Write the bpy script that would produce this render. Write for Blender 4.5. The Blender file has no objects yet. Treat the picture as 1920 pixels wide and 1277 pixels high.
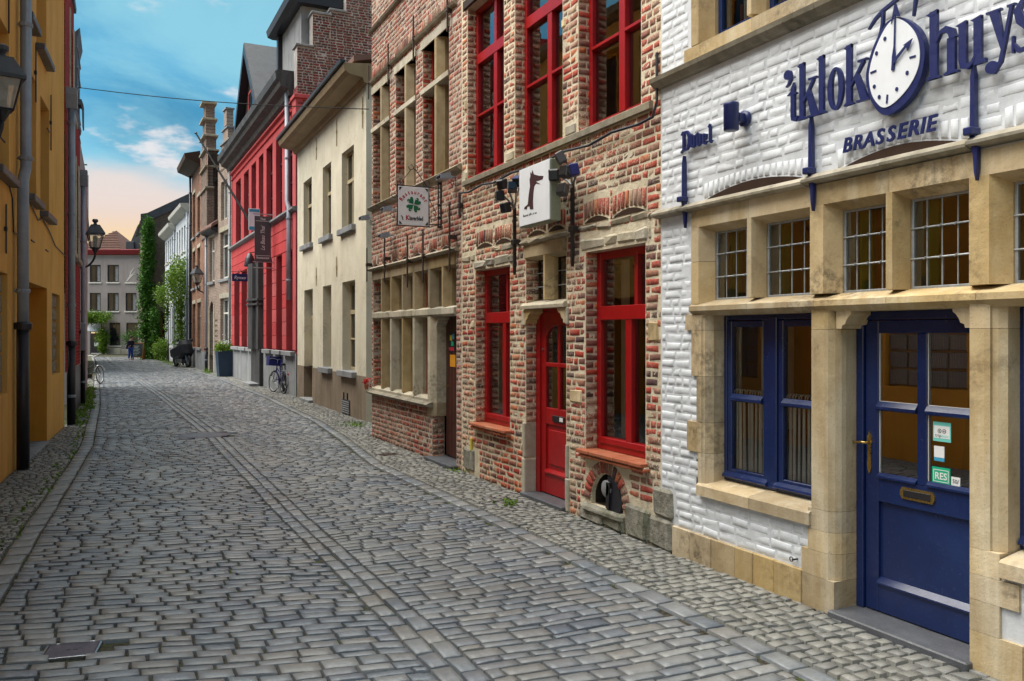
import bpy, bmesh, math, random
import numpy as np
from mathutils import Vector, Matrix, Euler

R = math.radians
scene = bpy.context.scene
COL = scene.collection

# ------------------------------------------------------------------ camera
CAM_H = 1.9
YAW = R(25.32)                      # street runs along +Y, the camera turns right of it
cam_d = bpy.data.cameras.new("camera")
cam_d.sensor_width = 36.0
cam_d.lens = 30.0
cam_d.shift_y = -0.0065
cam_d.clip_start = 0.05
cam_d.clip_end = 3000
cam = bpy.data.objects.new("camera", cam_d)
cam.location = (0, 0, CAM_H)
cam.rotation_euler = (R(90), 0, -YAW)
COL.objects.link(cam)
scene.camera = cam

# ------------------------------------------------------------------ sky and sun
SUN_EL, SUN_AZ = 61.0, 292.0        # compass style: 0 = +Y, clockwise
EXPOSURE = 2.5
SKY_STRENGTH = 0.05
SUN_STRENGTH = 1.5
world = bpy.data.worlds.new("World")
scene.world = world
world.use_nodes = True


def build_sky(w):
    nt = w.node_tree
    N, L = nt.nodes, nt.links
    N.clear()
    out = N.new("ShaderNodeOutputWorld")
    bg = N.new("ShaderNodeBackground")
    bg.inputs["Strength"].default_value = SKY_STRENGTH
    L.new(bg.outputs[0], out.inputs[0])
    sky = N.new("ShaderNodeTexSky")
    sky.sky_type = 'NISHITA'
    sky.sun_disc = False
    sky.sun_elevation = R(SUN_EL)
    sky.sun_rotation = R(SUN_AZ)
    sky.air_density = 1.0
    sky.dust_density = 0.4
    sky.ozone_density = 2.5
    hs = N.new("ShaderNodeHueSaturation")
    hs.inputs["Hue"].default_value = 0.478
    hs.inputs["Saturation"].default_value = 1.45
    hs.inputs["Value"].default_value = 0.5
    L.new(sky.outputs[0], hs.inputs["Color"])
    tc = N.new("ShaderNodeTexCoord")
    sep = N.new("ShaderNodeSeparateXYZ")
    L.new(tc.outputs["Generated"], sep.inputs[0])

    def math_(op, a, b=None, c=None, clamp=False):
        m = N.new("ShaderNodeMath")
        m.operation = op
        m.use_clamp = clamp
        for i, v in enumerate((a, b, c)):
            if v is None:
                continue
            if isinstance(v, (int, float)):
                m.inputs[i].default_value = v
            else:
                L.new(v, m.inputs[i])
        return m.outputs[0]

    def mixc(f, a, b):
        m = N.new("ShaderNodeMix")
        m.data_type = 'RGBA'
        for sock, v in ((m.inputs[0], f), (m.inputs[6], a), (m.inputs[7], b)):
            if isinstance(v, (int, float)):
                sock.default_value = v
            elif isinstance(v, tuple):
                sock.default_value = (*v, 1)
            else:
                L.new(v, sock)
        return m.outputs[2]

    def maprange(v, a, b, c=0.0, d=1.0):
        m = N.new("ShaderNodeMapRange")
        m.interpolation_type = 'SMOOTHSTEP'
        L.new(v, m.inputs[0])
        for i, x in zip((1, 2, 3, 4), (a, b, c, d)):
            m.inputs[i].default_value = x
        return m.outputs[0]

    z = sep.outputs[2]
    zz = math_('ADD', math_('MAXIMUM', z, 0.0), 0.22)
    px = math_('DIVIDE', sep.outputs[0], zz)
    py = math_('DIVIDE', sep.outputs[1], zz)
    cmb = N.new("ShaderNodeCombineXYZ")
    L.new(px, cmb.inputs[0])
    L.new(py, cmb.inputs[1])

    def noise(scale, detail, rough, dist=0.0, w4=0.0):
        n = N.new("ShaderNodeTexNoise")
        n.noise_dimensions = '4D'
        n.inputs["W"].default_value = w4
        n.inputs["Scale"].default_value = scale
        n.inputs["Detail"].default_value = detail
        n.inputs["Roughness"].default_value = rough
        n.inputs["Distortion"].default_value = dist
        L.new(cmb.outputs[0], n.inputs["Vector"])
        return n.outputs[0]

    # thin high veils, then small bright puffs, then the bank above the horizon
    veil = maprange(noise(1.35, 7, 0.6, 0.7, 3.1), 0.40, 0.66, 0.0, 0.75)
    puff = maprange(noise(4.6, 8, 0.54, 0.0, 0.9), 0.545, 0.66, 0.0, 0.75)
    deep = maprange(noise(0.85, 3, 0.5, 0.0, 7.7), 0.35, 0.65, 0.38, 1.0)
    dk = N.new("ShaderNodeVectorMath")
    dk.operation = 'SCALE'
    L.new(hs.outputs[0], dk.inputs[0])
    L.new(deep, dk.inputs["Scale"])
    c = mixc(veil, dk.outputs[0], (1.25, 2.55, 2.95))
    c = mixc(puff, c, (3.5, 3.2, 3.15))
    bankn = noise(2.3, 7, 0.5, 0.2, 1.9)
    zb = math_('ADD', z, math_('MULTIPLY', math_('SUBTRACT', bankn, 0.5), 0.16))
    bank = maprange(zb, 0.205, 0.145, 0.0, 0.9)
    c = mixc(bank, c, (3.1, 2.6, 2.4))
    warm = maprange(z, 0.165, 0.085, 0.0, 0.85)
    c = mixc(warm, c, (3.25, 2.35, 1.8))
    low = maprange(z, 0.135, 0.08, 0.0, 0.9)
    c = mixc(low, c, (3.55, 2.65, 1.25))
    L.new(c, bg.inputs[0])


build_sky(world)
sun_d = bpy.data.lights.new("sun", 'SUN')
sun_d.energy = SUN_STRENGTH
sun_d.angle = R(66)
sun_d.color = (1.0, 0.94, 0.84)
sun = bpy.data.objects.new("sun", sun_d)
_a, _e = R(SUN_AZ), R(SUN_EL)
_dir = Vector((math.sin(_a) * math.cos(_e), math.cos(_a) * math.cos(_e), math.sin(_e)))
sun.rotation_euler = _dir.to_track_quat('Z', 'Y').to_euler()
sun.location = _dir * 60
COL.objects.link(sun)
vs = scene.view_settings
vs.view_transform = 'Standard'
vs.look = 'None'
vs.exposure = EXPOSURE
vs.gamma = 1.0
vs.use_curve_mapping = False
scene.cycles.max_bounces = 6
scene.cycles.diffuse_bounces = 3
scene.cycles.glossy_bounces = 3
scene.cycles.transparent_max_bounces = 10
scene.cycles.caustics_reflective = False
scene.cycles.caustics_refractive = False


# ------------------------------------------------------------------ materials
def srgb(h):
    h = h.lstrip('#')
    v = [int(h[i:i + 2], 16) / 255 for i in (0, 2, 4)]
    return tuple(x / 12.92 if x <= .04045 else ((x + .055) / 1.055) ** 2.4 for x in v)


MAT = {}


class NT:
    def __init__(s, name):
        m = bpy.data.materials.new(name)
        m.use_nodes = True
        s.m = m
        s.t = m.node_tree
        s.t.nodes.clear()
        s.out = s.n("ShaderNodeOutputMaterial")
        MAT[name] = m

    def n(s, typ, **kw):
        x = s.t.nodes.new(typ)
        for k, v in kw.items():
            setattr(x, k, v)
        return x

    def put(s, sock, v):
        if isinstance(v, bpy.types.NodeSocket):
            s.t.links.new(v, sock)
        elif isinstance(v, tuple) and len(v) == 3 and sock.type == 'RGBA':
            sock.default_value = (*v, 1)
        else:
            sock.default_value = v

    def pos(s):
        if not hasattr(s, '_pos'):
            s._pos = s.n("ShaderNodeNewGeometry").outputs["Position"]
        return s._pos

    def mapped(s, scale=(1, 1, 1), v=None):
        mp = s.n("ShaderNodeMapping")
        s.put(mp.inputs[0], v or s.pos())
        mp.inputs["Scale"].default_value = scale
        return mp.outputs[0]

    def noise(s, scale, detail=4, rough=.55, vec=None, dist=0):
        x = s.n("ShaderNodeTexNoise")
        s.put(x.inputs["Vector"], vec or s.pos())
        x.inputs["Scale"].default_value = scale
        x.inputs["Detail"].default_value = detail
        x.inputs["Roughness"].default_value = rough
        x.inputs["Distortion"].default_value = dist
        return x.outputs[0]

    def ramp(s, f, stops, interp='LINEAR'):
        x = s.n("ShaderNodeValToRGB")
        x.color_ramp.interpolation = interp
        e = x.color_ramp.elements
        while len(e) < len(stops):
            e.new(0.5)
        for el, (p, c) in zip(e, stops):
            el.position = p
            el.color = (*c, 1) if len(c) == 3 else c
        s.put(x.inputs[0], f)
        return x.outputs[0]

    def rng(s, v, a, b, c=0., d=1.):
        x = s.n("ShaderNodeMapRange")
        s.put(x.inputs[0], v)
        for i, q in zip((1, 2, 3, 4), (a, b, c, d)):
            x.inputs[i].default_value = q
        return x.outputs[0]

    def mix(s, f, a, b, blend='MIX'):
        x = s.n("ShaderNodeMix", data_type='RGBA', blend_type=blend)
        s.put(x.inputs[0], f)
        s.put(x.inputs[6], a)
        s.put(x.inputs[7], b)
        return x.outputs[2]

    def mth(s, op, a, b=0.):
        x = s.n("ShaderNodeMath", operation=op)
        s.put(x.inputs[0], a)
        s.put(x.inputs[1], b)
        return x.outputs[0]

    def attr(s, name):
        return s.n("ShaderNodeAttribute", attribute_name=name).outputs["Fac"]

    def bump(s, h, strength=.3, dist=.01, normal=None):
        x = s.n("ShaderNodeBump")
        x.inputs["Strength"].default_value = strength
        x.inputs["Distance"].default_value = dist
        s.put(x.inputs["Height"], h)
        if normal is not None:
            s.put(x.inputs["Normal"], normal)
        return x.outputs[0]

    def bsdf(s, color, rough=.7, spec=.5, metal=0., normal=None, **kw):
        p = s.n("ShaderNodeBsdfPrincipled")
        s.put(p.inputs["Base Color"], color)
        s.put(p.inputs["Roughness"], rough)
        s.put(p.inputs["Specular IOR Level"], spec)
        s.put(p.inputs["Metallic"], metal)
        if normal is not None:
            s.put(p.inputs["Normal"], normal)
        for k, v in kw.items():
            s.put(p.inputs[k], v)
        s.t.links.new(p.outputs[0], s.out.inputs[0])
        return p


def mk(name, c1, c2=None, scale=3., rough=.7, spec=.4, bump=.25, bscale=60., metal=0., stain=None, stain_amt=.5, streak=True,
       speck=None, speck_amt=.5, bdist=.006, var=0., crust=None):
    """plain painted / plastered / stone / metal surface with mottling, streaky stains and grain"""
    t = NT(name)
    c2 = c2 or tuple(v * .72 for v in c1)
    f = t.rng(t.noise(scale, 6, .6), .3, .7)
    col = t.mix(f, c1, c2)
    if stain:
        v = t.mapped((1.6, 1.6, .22)) if streak else None
        g = t.rng(t.noise(2.2 if streak else scale * .6, 5, .62, v, .4), .5, .74, 0., stain_amt)
        col = t.mix(g, col, stain)
    if speck:
        g = t.rng(t.noise(scale * 22, 3, .6), .58, .72, 0., speck_amt)
        col = t.mix(g, col, speck)
    if crust:
        g = t.mth('MULTIPLY', t.rng(t.noise(1.7, 5, .65), .50, .66), t.rng(t.noise(17, 5, .7), .42, .62))
        col = t.mix(t.mth('MULTIPLY', g, .75), col, crust)
    if var:
        r_ = t.n("ShaderNodeObjectInfo").outputs["Random"]
        hsv = t.n("ShaderNodeHueSaturation")
        t.put(hsv.inputs["Value"], t.rng(r_, 0., 1., 1. - var, 1. + var * .7))
        t.put(hsv.inputs["Saturation"], t.rng(t.mth('FRACT', t.mth('MULTIPLY', r_, 7.3)), 0., 1., 1. - var, 1. + var * .3))
        t.put(hsv.inputs["Color"], col)
        col = hsv.outputs[0]
    nrm = None
    if bump:
        nrm = t.bump(t.noise(bscale, 4, .65), bump, bdist)
        if bump > .2:
            nrm = t.bump(t.noise(bscale * .16, 4, .6), bump * .7, bdist * 3, nrm)
    t.bsdf(col, t.rng(t.noise(scale * 5, 3), .3, .7, rough * .85, min(1, rough * 1.15)), spec, metal, nrm)
    return t.m


def mk_brick(name, cols, lime, lime_amt=.35, bump=.5):
    t = NT(name)
    tint = t.attr('tint')
    n = len(cols)
    base = t.ramp(tint, [(i / n, c) for i, c in enumerate(cols)], 'CONSTANT')
    f2 = t.rng(t.noise(26, 4, .65), .35, .7)
    base = t.mix(t.mth('MULTIPLY', f2, .8), base, t.mix(.6, base, (.05, .02, .016), 'MIX'))
    big = t.rng(t.noise(.9, 5, .6), .42, .66)
    fine = t.rng(t.noise(55, 5, .7), .46, .62)
    base = t.mix(t.mth('MULTIPLY', t.mth('MULTIPLY', big, fine), lime_amt * 1.6), base, lime)
    nrm = t.bump(t.noise(95, 4, .7), bump, .006)
    nrm = t.bump(t.noise(38, 5, .68), bump * .8, .006, nrm)
    t.bsdf(base, .88, .25, 0., nrm)
    return t.m


def mk_wallbrick(name, c1, c2, mortar, bw, bh, axis='x', rough=.85, bump=.6, msize=.012, offset=.5):
    """far brickwork whose single bricks fall below a few pixels; uses the wall's own metres (uv map)"""
    t = NT(name)
    uv = t.n("ShaderNodeUVMap").outputs[0]
    b = t.n("ShaderNodeTexBrick")
    t.put(b.inputs["Vector"], uv)
    b.inputs["Color1"].default_value = (*c1, 1)
    b.inputs["Color2"].default_value = (*c2, 1)
    b.inputs["Mortar"].default_value = (*mortar, 1)
    b.inputs["Scale"].default_value = 1.0
    b.inputs["Brick Width"].default_value = bw
    b.inputs["Row Height"].default_value = bh
    b.inputs["Mortar Size"].default_value = msize
    b.inputs["Mortar Smooth"].default_value = .3
    b.offset = offset
    v = t.mix(t.rng(t.noise(2.2, 5, .65), .35, .7, 0., .55), b.outputs[0], tuple(x * .45 for x in c2))
    v = t.mix(t.rng(t.noise(9, 4, .6), .5, .7, 0., .35), v, mortar)
    h = t.mth('SUBTRACT', 1.0, b.outputs[1])
    nrm = t.bump(h, bump, .02)
    nrm = t.bump(t.noise(40, 3, .6), bump * .5, .01, nrm)
    t.bsdf(v, rough, .25, 0., nrm)
    return t.m


def mk_glass(name, refl=.10, tint=(.92, .96, .94), rough=.015, wav=.05):
    t = NT(name)
    fr = t.n("ShaderNodeFresnel")
    fr.inputs[0].default_value = 1.5
    nrm = t.bump(t.noise(3.5, 2, .5), wav, .01)
    tr = t.n("ShaderNodeBsdfTransparent")
    tr.inputs[0].default_value = (*tint, 1)
    gl = t.n("ShaderNodeBsdfGlossy")
    gl.inputs["Roughness"].default_value = rough
    gl.inputs["Color"].default_value = (1, 1, 1, 1)
    t.put(gl.inputs["Normal"], nrm)
    f = t.mth('MINIMUM', t.mth('ADD', t.mth('MULTIPLY', fr.outputs[0], 1.5), refl), 1.0)
    mx = t.n("ShaderNodeMixShader")
    t.put(mx.inputs[0], f)
    t.t.links.new(tr.outputs[0], mx.inputs[1])
    t.t.links.new(gl.outputs[0], mx.inputs[2])
    t.t.links.new(mx.outputs[0], t.out.inputs[0])
    return t.m


mk_glass('glass')
mk_glass('glass_window', .07, (.97, .98, .97), .01, .03)
mk_glass('glass_door', .42, (.75, .78, .76), .008, .03)
t = NT('dark_glass')
t.bsdf(t.mix(t.rng(t.noise(.9, 3), .45, .6), (.010, .013, .018), (.028, .030, .032)), .06, .55, 0., t.bump(t.noise(2.5, 2), .08, .02))
t = NT('lamp_glass')
p = t.bsdf(t.mix(t.rng(t.noise(9, 3), .4, .65), (.8, .8, .74), (.6, .58, .5)), .2, .5, 0., None, Alpha=.38)

mk('white_paint_brick', (.78, .805, .84), (.66, .685, .72), 7, .8, .25, .8, 70, stain=(.36, .35, .33), stain_amt=.4, speck=(.34, .33, .31), speck_amt=.4, bdist=.0022)
mk('white_paint_mortar', (.72, .745, .78), (.58, .60, .63), 9, .8, .3, .5, 60, stain=(.36, .35, .33), stain_amt=.4, bdist=.003)
mk('sandstone', (.56, .42, .22), (.42, .29, .13), 5, .85, .25, .4, 55, stain=(.74, .66, .48), stain_amt=.7, speck=(.20, .14, .07), speck_amt=.5, var=.22, crust=(.12, .085, .05))
mk('pale_stone', (.56, .51, .40), (.40, .35, .25), 5, .85, .25, .4, 55, stain=(.27, .22, .15), stain_amt=.6, speck=(.2, .17, .12), speck_amt=.45, var=.2, crust=(.12, .10, .07))
mk('old_timber_stone', (.40, .31, .17), (.27, .19, .09), 6, .8, .25, .35, 60, stain=(.15, .10, .05), stain_amt=.6, speck=(.55, .47, .3), speck_amt=.35, var=.25)
mk('grey_rubble', (.36, .34, .29), (.14, .13, .10), 9, .95, .2, .9, 40, stain=(.10, .13, .05), stain_amt=.5, speck=(.6, .57, .47), speck_amt=.7, bdist=.012)
mk('band_stone', (.42, .37, .28), (.26, .22, .15), 6, .85, .25, .4, 50, stain=(.15, .14, .1), stain_amt=.55, speck=(.12, .11, .08), speck_amt=.4, var=.25, crust=(.07, .07, .055))
mk('bluestone', (.105, .11, .125), (.06, .062, .07), 4, .45, .5, .25, 60, speck=(.3, .3, .3), speck_amt=.35)
mk('lime_mortar', (.76, .68, .52), (.60, .51, .36), 5, .95, .15, .8, 55, stain=(.20, .15, .10), stain_amt=.5, speck=(.75, .68, .54), speck_amt=.5, bdist=.01)
mk('grey_mortar', (.60, .52, .43), (.44, .37, .30), 5, .95, .15, .8, 55, stain=(.16, .12, .09), stain_amt=.45, speck=(.6, .54, .44), speck_amt=.4, bdist=.01)
RED_BRICKS = [(.44, .07, .042), (.30, .11, .075), (.50, .115, .055), (.33, .19, .14), (.42, .058, .04), (.22, .095, .075), (.38, .17, .11),
              (.36, .19, .14), (.48, .065, .04), (.27, .10, .078), (.12, .068, .066), (.44, .29, .20), (.52, .16, .07), (.43, .062, .042)]
mk_brick('red_brick', RED_BRICKS, (.66, .57, .42), .75)
mk_brick('brown_brick', [(.40, .11, .07), (.30, .13, .09), (.44, .15, .085), (.27, .15, .105), (.36, .08, .06), (.19, .09, .075), (.40, .20, .13), (.33, .17, .125)],
         (.60, .52, .42), .6)
mk_brick('dark_brick', [(.16, .06, .045), (.11, .05, .045), (.20, .07, .05), (.10, .06, .05), (.15, .045, .04), (.24, .05, .045)], (.62, .6, .58), .28)
mk('dark_brick_mortar', (.42, .39, .36), (.26, .23, .21), 4, .95, .15, .6, 50, stain=(.7, .69, .67), stain_amt=.5, streak=False)
mk('blue_paint', (.008, .022, .098), (.005, .013, .062), 2.2, .24, .6, .08, 30, stain=(.02, .045, .15), stain_amt=.5, streak=False, speck=(.07, .10, .22), speck_amt=.16)
mk('blue_sign', (.012, .022, .12), (.009, .017, .095), 6, .4, .5, .05, 50)
mk('red_paint', (.38, .006, .009), (.29, .005, .007), 4, .33, .5, .07, 40, speck=(.25, .01, .01), speck_amt=.2)
mk('beige_plaster', (.74, .68, .54), (.62, .56, .43), 1.6, .9, .2, .22, 45, stain=(.46, .40, .28), stain_amt=.35, crust=(.45, .40, .30))
mk('beige_trim', (.50, .42, .27), (.42, .34, .2), 2, .7, .3, .12, 40)
mk('brown_plinth', (.30, .235, .175), (.20, .155, .11), 1.4, .9, .2, .2, 40, stain=(.10, .075, .05), stain_amt=.55)
mk('cornice_wood', (.33, .24, .14), (.25, .18, .1), 2.5, .65, .3, .12, 30, stain=(.15, .10, .06), stain_amt=.4)
mk('ochre_plaster', (.82, .45, .13), (.70, .37, .09), .9, .9, .2, .16, 40, stain=(.40, .22, .07), stain_amt=.45)
mk('ochre_deep', (.72, .33, .05), (.62, .27, .035), 1.2, .85, .2, .12, 40, stain=(.32, .13, .02), stain_amt=.4)
mk('red_plaster', (.52, .050, .052), (.42, .036, .040), 1.6, .85, .25, .18, 40, stain=(.54, .11, .11), stain_amt=.45, crust=(.28, .04, .04), var=.10)
mk('concrete', (.30, .31, .32), (.21, .215, .22), 1.6, .85, .25, .3, 40, stain=(.12, .12, .125), stain_amt=.65)
mk('dark_pillar', (.045, .045, .047), (.028, .028, .03), 3, .55, .4, .25, 40, stain=(.16, .15, .15), stain_amt=.6)
mk('slate', (.065, .072, .085), (.042, .046, .055), 3, .55, .4, .3, 30)
mk('zinc', (.30, .34, .40), (.22, .25, .30), 4, .42, .5, .1, 40, .0, stain=(.14, .16, .19), stain_amt=.45)
mk('black_iron', (.012, .012, .015), (.02, .017, .018), 8, .45, .5, .2, 60)
mk('black_paint', (.010, .011, .020), (.016, .016, .022), 5, .4, .5, .12, 50)
mk('rusty_iron', (.06, .035, .028), (.03, .022, .02), 12, .75, .3, .3, 60, speck=(.18, .07, .03), speck_amt=.5)
mk('tile_sill', (.42, .13, .06), (.32, .09, .045), 9, .8, .3, .4, 60, stain=(.5, .36, .24), stain_amt=.4, streak=False, speck=(.16, .15, .06), speck_amt=.3)
mk('brown_door', (.075, .022, .016), (.045, .014, .01), 3, .4, .45, .1, 50)
mk('mauve_plaster', (.37, .33, .32), (.30, .265, .255), .8, .9, .2, .12, 20, stain=(.22, .19, .18), stain_amt=.4)
mk('white_plaster', (.70, .74, .78), (.60, .64, .68), 1., .85, .25, .12, 20, stain=(.45, .47, .5), stain_amt=.35)
mk('pale_plaster', (.50, .49, .46), (.4, .39, .37), 1., .85, .25, .12, 20, stain=(.3, .29, .27), stain_amt=.35)
mk('white_trim', (.74, .72, .66), (.6, .58, .53), 3, .6, .4, .1, 30)
mk('sign_white', (.82, .84, .88), (.76, .78, .82), 5, .45, .4, .03, 30, stain=(.5, .52, .56), stain_amt=.3)
mk('sign_box', (.26, .29, .21), (.19, .22, .15), 6, .55, .4, .1, 40, stain=(.16, .2, .12), stain_amt=.5)
mk('sign_grey', (.085, .082, .09), (.07, .068, .075), 3, .5, .4, .02, 30)
mk('print_white', (.8, .8, .8), (.75, .75, .75), 4, .6, .3, 0)
mk('print_green', (.005, .16, .07), (.004, .13, .055), 6, .5, .4, 0)
mk('print_red', (.5, .02, .045), (.42, .015, .035), 6, .5, .4, 0)
mk('print_black', (.012, .014, .02), (.01, .01, .015), 6, .5, .4, 0)
mk('print_brown', (.085, .028, .03), (.02, .008, .012), 70, .6, .3, 0)
mk('sticker_mint', (.18, .62, .55), (.16, .58, .5), 6, .4, .4, 0)
mk('sticker_green', (.01, .42, .22), (.01, .38, .2), 6, .4, .4, 0)
mk('sticker_blue', (.05, .35, .55), (.05, .32, .5), 6, .4, .4, 0)
mk('yellow', (.65, .52, .015), (.55, .43, .01), 8, .5, .4, .05, 30)
mk('orange_paper', (.75, .33, .02), (.68, .28, .015), 8, .7, .3, 0)
mk('brass', (.55, .38, .12), (.35, .22, .06), 20, .28, .5, .1, 60, .9)
mk('steel', (.45, .46, .48), (.32, .33, .35), 15, .3, .5, .05, 60, .9)
mk('lead', (.42, .44, .46), (.28, .3, .31), 20, .45, .5, .2, 80, .4)
mk('rubber', (.014, .014, .015), (.022, .021, .02), 12, .75, .3, .1, 50)
mk('bike_violet', (.035, .03, .16), (.03, .025, .13), 8, .32, .5, 0)
mk('bike_silver', (.5, .5, .52), (.4, .4, .42), 8, .3, .5, 0, 30, .6)
mk('crate_blue', (.02, .025, .17), (.015, .02, .13), 8, .5, .4, .05, 40)
mk('planter_blue', (.022, .045, .085), (.016, .035, .068), 3, .5, .4, .08, 30)
mk('cover_black', (.016, .018, .028), (.01, .011, .016), 6, .6, .35, .3, 14)
mk('curtain_green', (.28, .31, .035), (.18, .22, .02), 6, .9, .1, .1, 30)
mk('curtain_cream', (.86, .84, .74), (.76, .74, .62), 9, .9, .1, .1, 40)
mk('curtain_white', (.62, .65, .70), (.5, .53, .58), 9, .9, .1, .1, 40)
mk('room_orange', (.46, .12, .02), (.36, .085, .014), 1.5, .9, .15, .05, 20)
mk('room_dark', (.06, .045, .035), (.04, .03, .025), 1.5, .9, .15, 0)
mk('room_ochre', (.45, .28, .12), (.36, .21, .09), 1.5, .9, .15, 0)
mk('dark_wood_and_shade', (.045, .022, .012), (.03, .014, .008), 4, .6, .3, .1, 30)  # timber colour, also used for the painted shade in the arch hollows
mk('post_wood', (.28, .11, .025), (.2, .075, .015), 5, .6, .3, .1, 30)
mk('roof_tile_red', (.21, .12, .095), (.15, .085, .07), 4, .8, .25, .3, 20)
mk('chalk_green', (.03, .05, .055), (.045, .065, .07), 9, .8, .2, 0)
mk('skin', (.42, .24, .17), (.36, .2, .14), 12, .6, .3, 0)
mk('cloth_navy', (.012, .013, .03), (.02, .02, .042), 12, .9, .2, .1, 60)
mk('cloth_jeans', (.025, .06, .24), (.035, .075, .28), 12, .9, .2, .1, 60)
mk('hair_dark', (.02, .013, .01), (.03, .018, .013), 30, .7, .3, .2, 80)
mk('iron_cover', (.105, .085, .105), (.07, .058, .075), 9, .5, .5, .5, 45, .3, speck=(.2, .16, .2), speck_amt=.4)
mk('flag_yellow', (.55, .5, .06), (.5, .45, .05), 5, .8, .2, 0)
mk('flag_green', (.05, .10, .07), (.04, .08, .06), 5, .8, .2, 0)
mk('eaves_red', (.17, .008, .012), (.13, .006, .009), 3, .6, .3, .05)
mk('curtain_dim', (.30, .32, .34), (.2, .21, .23), 5, .9, .1, 0)
mk('matte_black', (.010, .010, .012), (.014, .013, .014), 5, .8, .15, 0)
mk('geranium', (.6, .02, .02), (.5, .015, .01), 30, .6, .3, 0)


def mk_leaf(name, c1, c2, c3):
    t = NT(name)
    col = t.ramp(t.attr('tint'), [(0, c1), (.5, c2), (1., c3)])
    p = t.bsdf(col, .55, .35)
    tr = t.n("ShaderNodeBsdfTranslucent")
    t.put(tr.inputs[0], col)
    mx = t.n("ShaderNodeMixShader")
    mx.inputs[0].default_value = .3
    t.t.links.new(p.outputs[0], mx.inputs[1])
    t.t.links.new(tr.outputs[0], mx.inputs[2])
    t.t.links.new(mx.outputs[0], t.out.inputs[0])


mk_leaf('leaf', (.022, .075, .008), (.045, .15, .012), (.10, .24, .02))
mk_leaf('leaf_yellow', (.06, .13, .01), (.11, .22, .015), (.2, .32, .03))


def mk_sett(name, cols, wet=.42):
    t = NT(name)
    tint = t.attr('tint')
    n = len(cols)
    c = t.ramp(tint, [(i / (n - 1), x) for i, x in enumerate(cols)])
    c = t.mix(t.rng(t.noise(45, 5, .7), .4, .68, 0., .55), c, t.mix(.6, c, (.03, .03, .032)))
    c = t.mix(t.rng(t.noise(1.1, 5, .62), .45, .68, 0., .75), c, t.mix(.6, c, (.34, .33, .30)))
    c = t.mix(t.rng(t.noise(.55, 4, .6), .52, .70, 0., .7), c, t.mix(.6, c, (.05, .055, .065)))
    c = t.mix(t.rng(t.noise(130, 3, .6), .6, .72, 0., .35), c, (.36, .36, .35))
    nrm = t.bump(t.noise(150, 4, .75), .5, .004)
    nrm = t.bump(t.noise(34, 5, .68), .3, .006, nrm)
    r = t.rng(t.noise(5, 5, .65), .3, .7, wet * .8, wet * 1.35)
    t.bsdf(c, r, .5, 0., nrm)


mk_sett('sett', [(.15, .172, .198), (.205, .226, .248), (.115, .138, .172), (.26, .27, .275), (.172, .192, .22), (.215, .21, .2), (.138, .16, .2)], .34)
mk_sett('cobble', [(.19, .19, .18), (.25, .245, .22), (.15, .153, .148), (.29, .285, .26), (.2, .195, .175), (.24, .235, .21)], .55)
mk_sett('kerbstone', [(.16, .17, .176), (.21, .214, .21), (.18, .188, .198), (.235, .235, .225)], .45)
t = NT('joint_soil')
soil = t.mix(t.rng(t.noise(40, 4), .35, .65), (.030, .027, .022), (.085, .076, .060))
moss = t.mth('MULTIPLY', t.rng(t.noise(.8, 4, .6), .42, .62), t.rng(t.noise(14, 4, .6), .45, .62))
soil = t.mix(moss, soil, (.06, .095, .012))
t.bsdf(soil, .95, .1, 0., t.bump(t.noise(70, 4), .6, .01))
t = NT('joint_pale')
soil = t.mix(t.rng(t.noise(40, 4), .35, .65), (.05, .045, .036), (.13, .12, .095))
moss = t.mth('MULTIPLY', t.rng(t.noise(.9, 4, .6), .40, .6), t.rng(t.noise(11, 4, .6), .42, .6))
soil = t.mix(t.mth('MULTIPLY', moss, .6), soil, (.08, .115, .025))
t.bsdf(soil, .95, .1, 0., t.bump(t.noise(70, 4), .6, .01))
mk('ground_far', (.14, .14, .14), (.10, .10, .10), 1., .8, .3, .3, 20)

# glass blocks: wavy, seen through dimly
t = NT('glass_block')
w = t.n("ShaderNodeTexWave", wave_type='BANDS', bands_direction='Y')
t.put(w.inputs[0], t.mapped((1, 1, 1)))
w.inputs["Scale"].default_value = 14
w.inputs["Distortion"].default_value = 3.
t.bsdf(t.mix(w.outputs[0], (.30, .28, .25), (.10, .10, .10)), .12, .7, 0., t.bump(w.outputs[0], .5, .01))


# ------------------------------------------------------------------ mesh helpers
def _cham_topology():
    corners = [(sx, sy, sz) for sx in (0, 1) for sy in (0, 1) for sz in (0, 1)]
    idx = {c: i for i, c in enumerate(corners)}
    P = np.zeros((24, 3))
    b = .2
    for c, i in idx.items():
        for a in range(3):
            p = [b + (1 - 2 * b) * s for s in c]
            p[a] = c[a]
            P[3 * i + a] = p
    faces = []
    for a in range(3):
        o = [k for k in range(3) if k != a]
        for s in (0, 1):
            q = []
            for (u, v) in ((0, 0), (1, 0), (1, 1), (0, 1)):
                c = [0, 0, 0]
                c[a], c[o[0]], c[o[1]] = s, u, v
                q.append(3 * idx[tuple(c)] + a)
            faces.append(q)
    for a in range(3):
        for b_ in range(a + 1, 3):
            k = 3 - a - b_
            for sa in (0, 1):
                for sb in (0, 1):
                    c = [0, 0, 0]
                    c[a], c[b_] = sa, sb
                    c0 = list(c); c0[k] = 0
                    c1 = list(c); c1[k] = 1
                    i0, i1 = idx[tuple(c0)], idx[tuple(c1)]
                    faces.append([3 * i0 + a, 3 * i1 + a, 3 * i1 + b_, 3 * i0 + b_])
    for c, i in idx.items():
        faces.append([3 * i, 3 * i + 1, 3 * i + 2])
    out = []
    for f in faces:
        pts = P[f]
        n = np.cross(pts[1] - pts[0], pts[2] - pts[0])
        out.append(f if np.dot(n, pts.mean(0) - .5) > 0 else f[::-1])
    return corners, out


_CC, _CF = _cham_topology()


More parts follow.
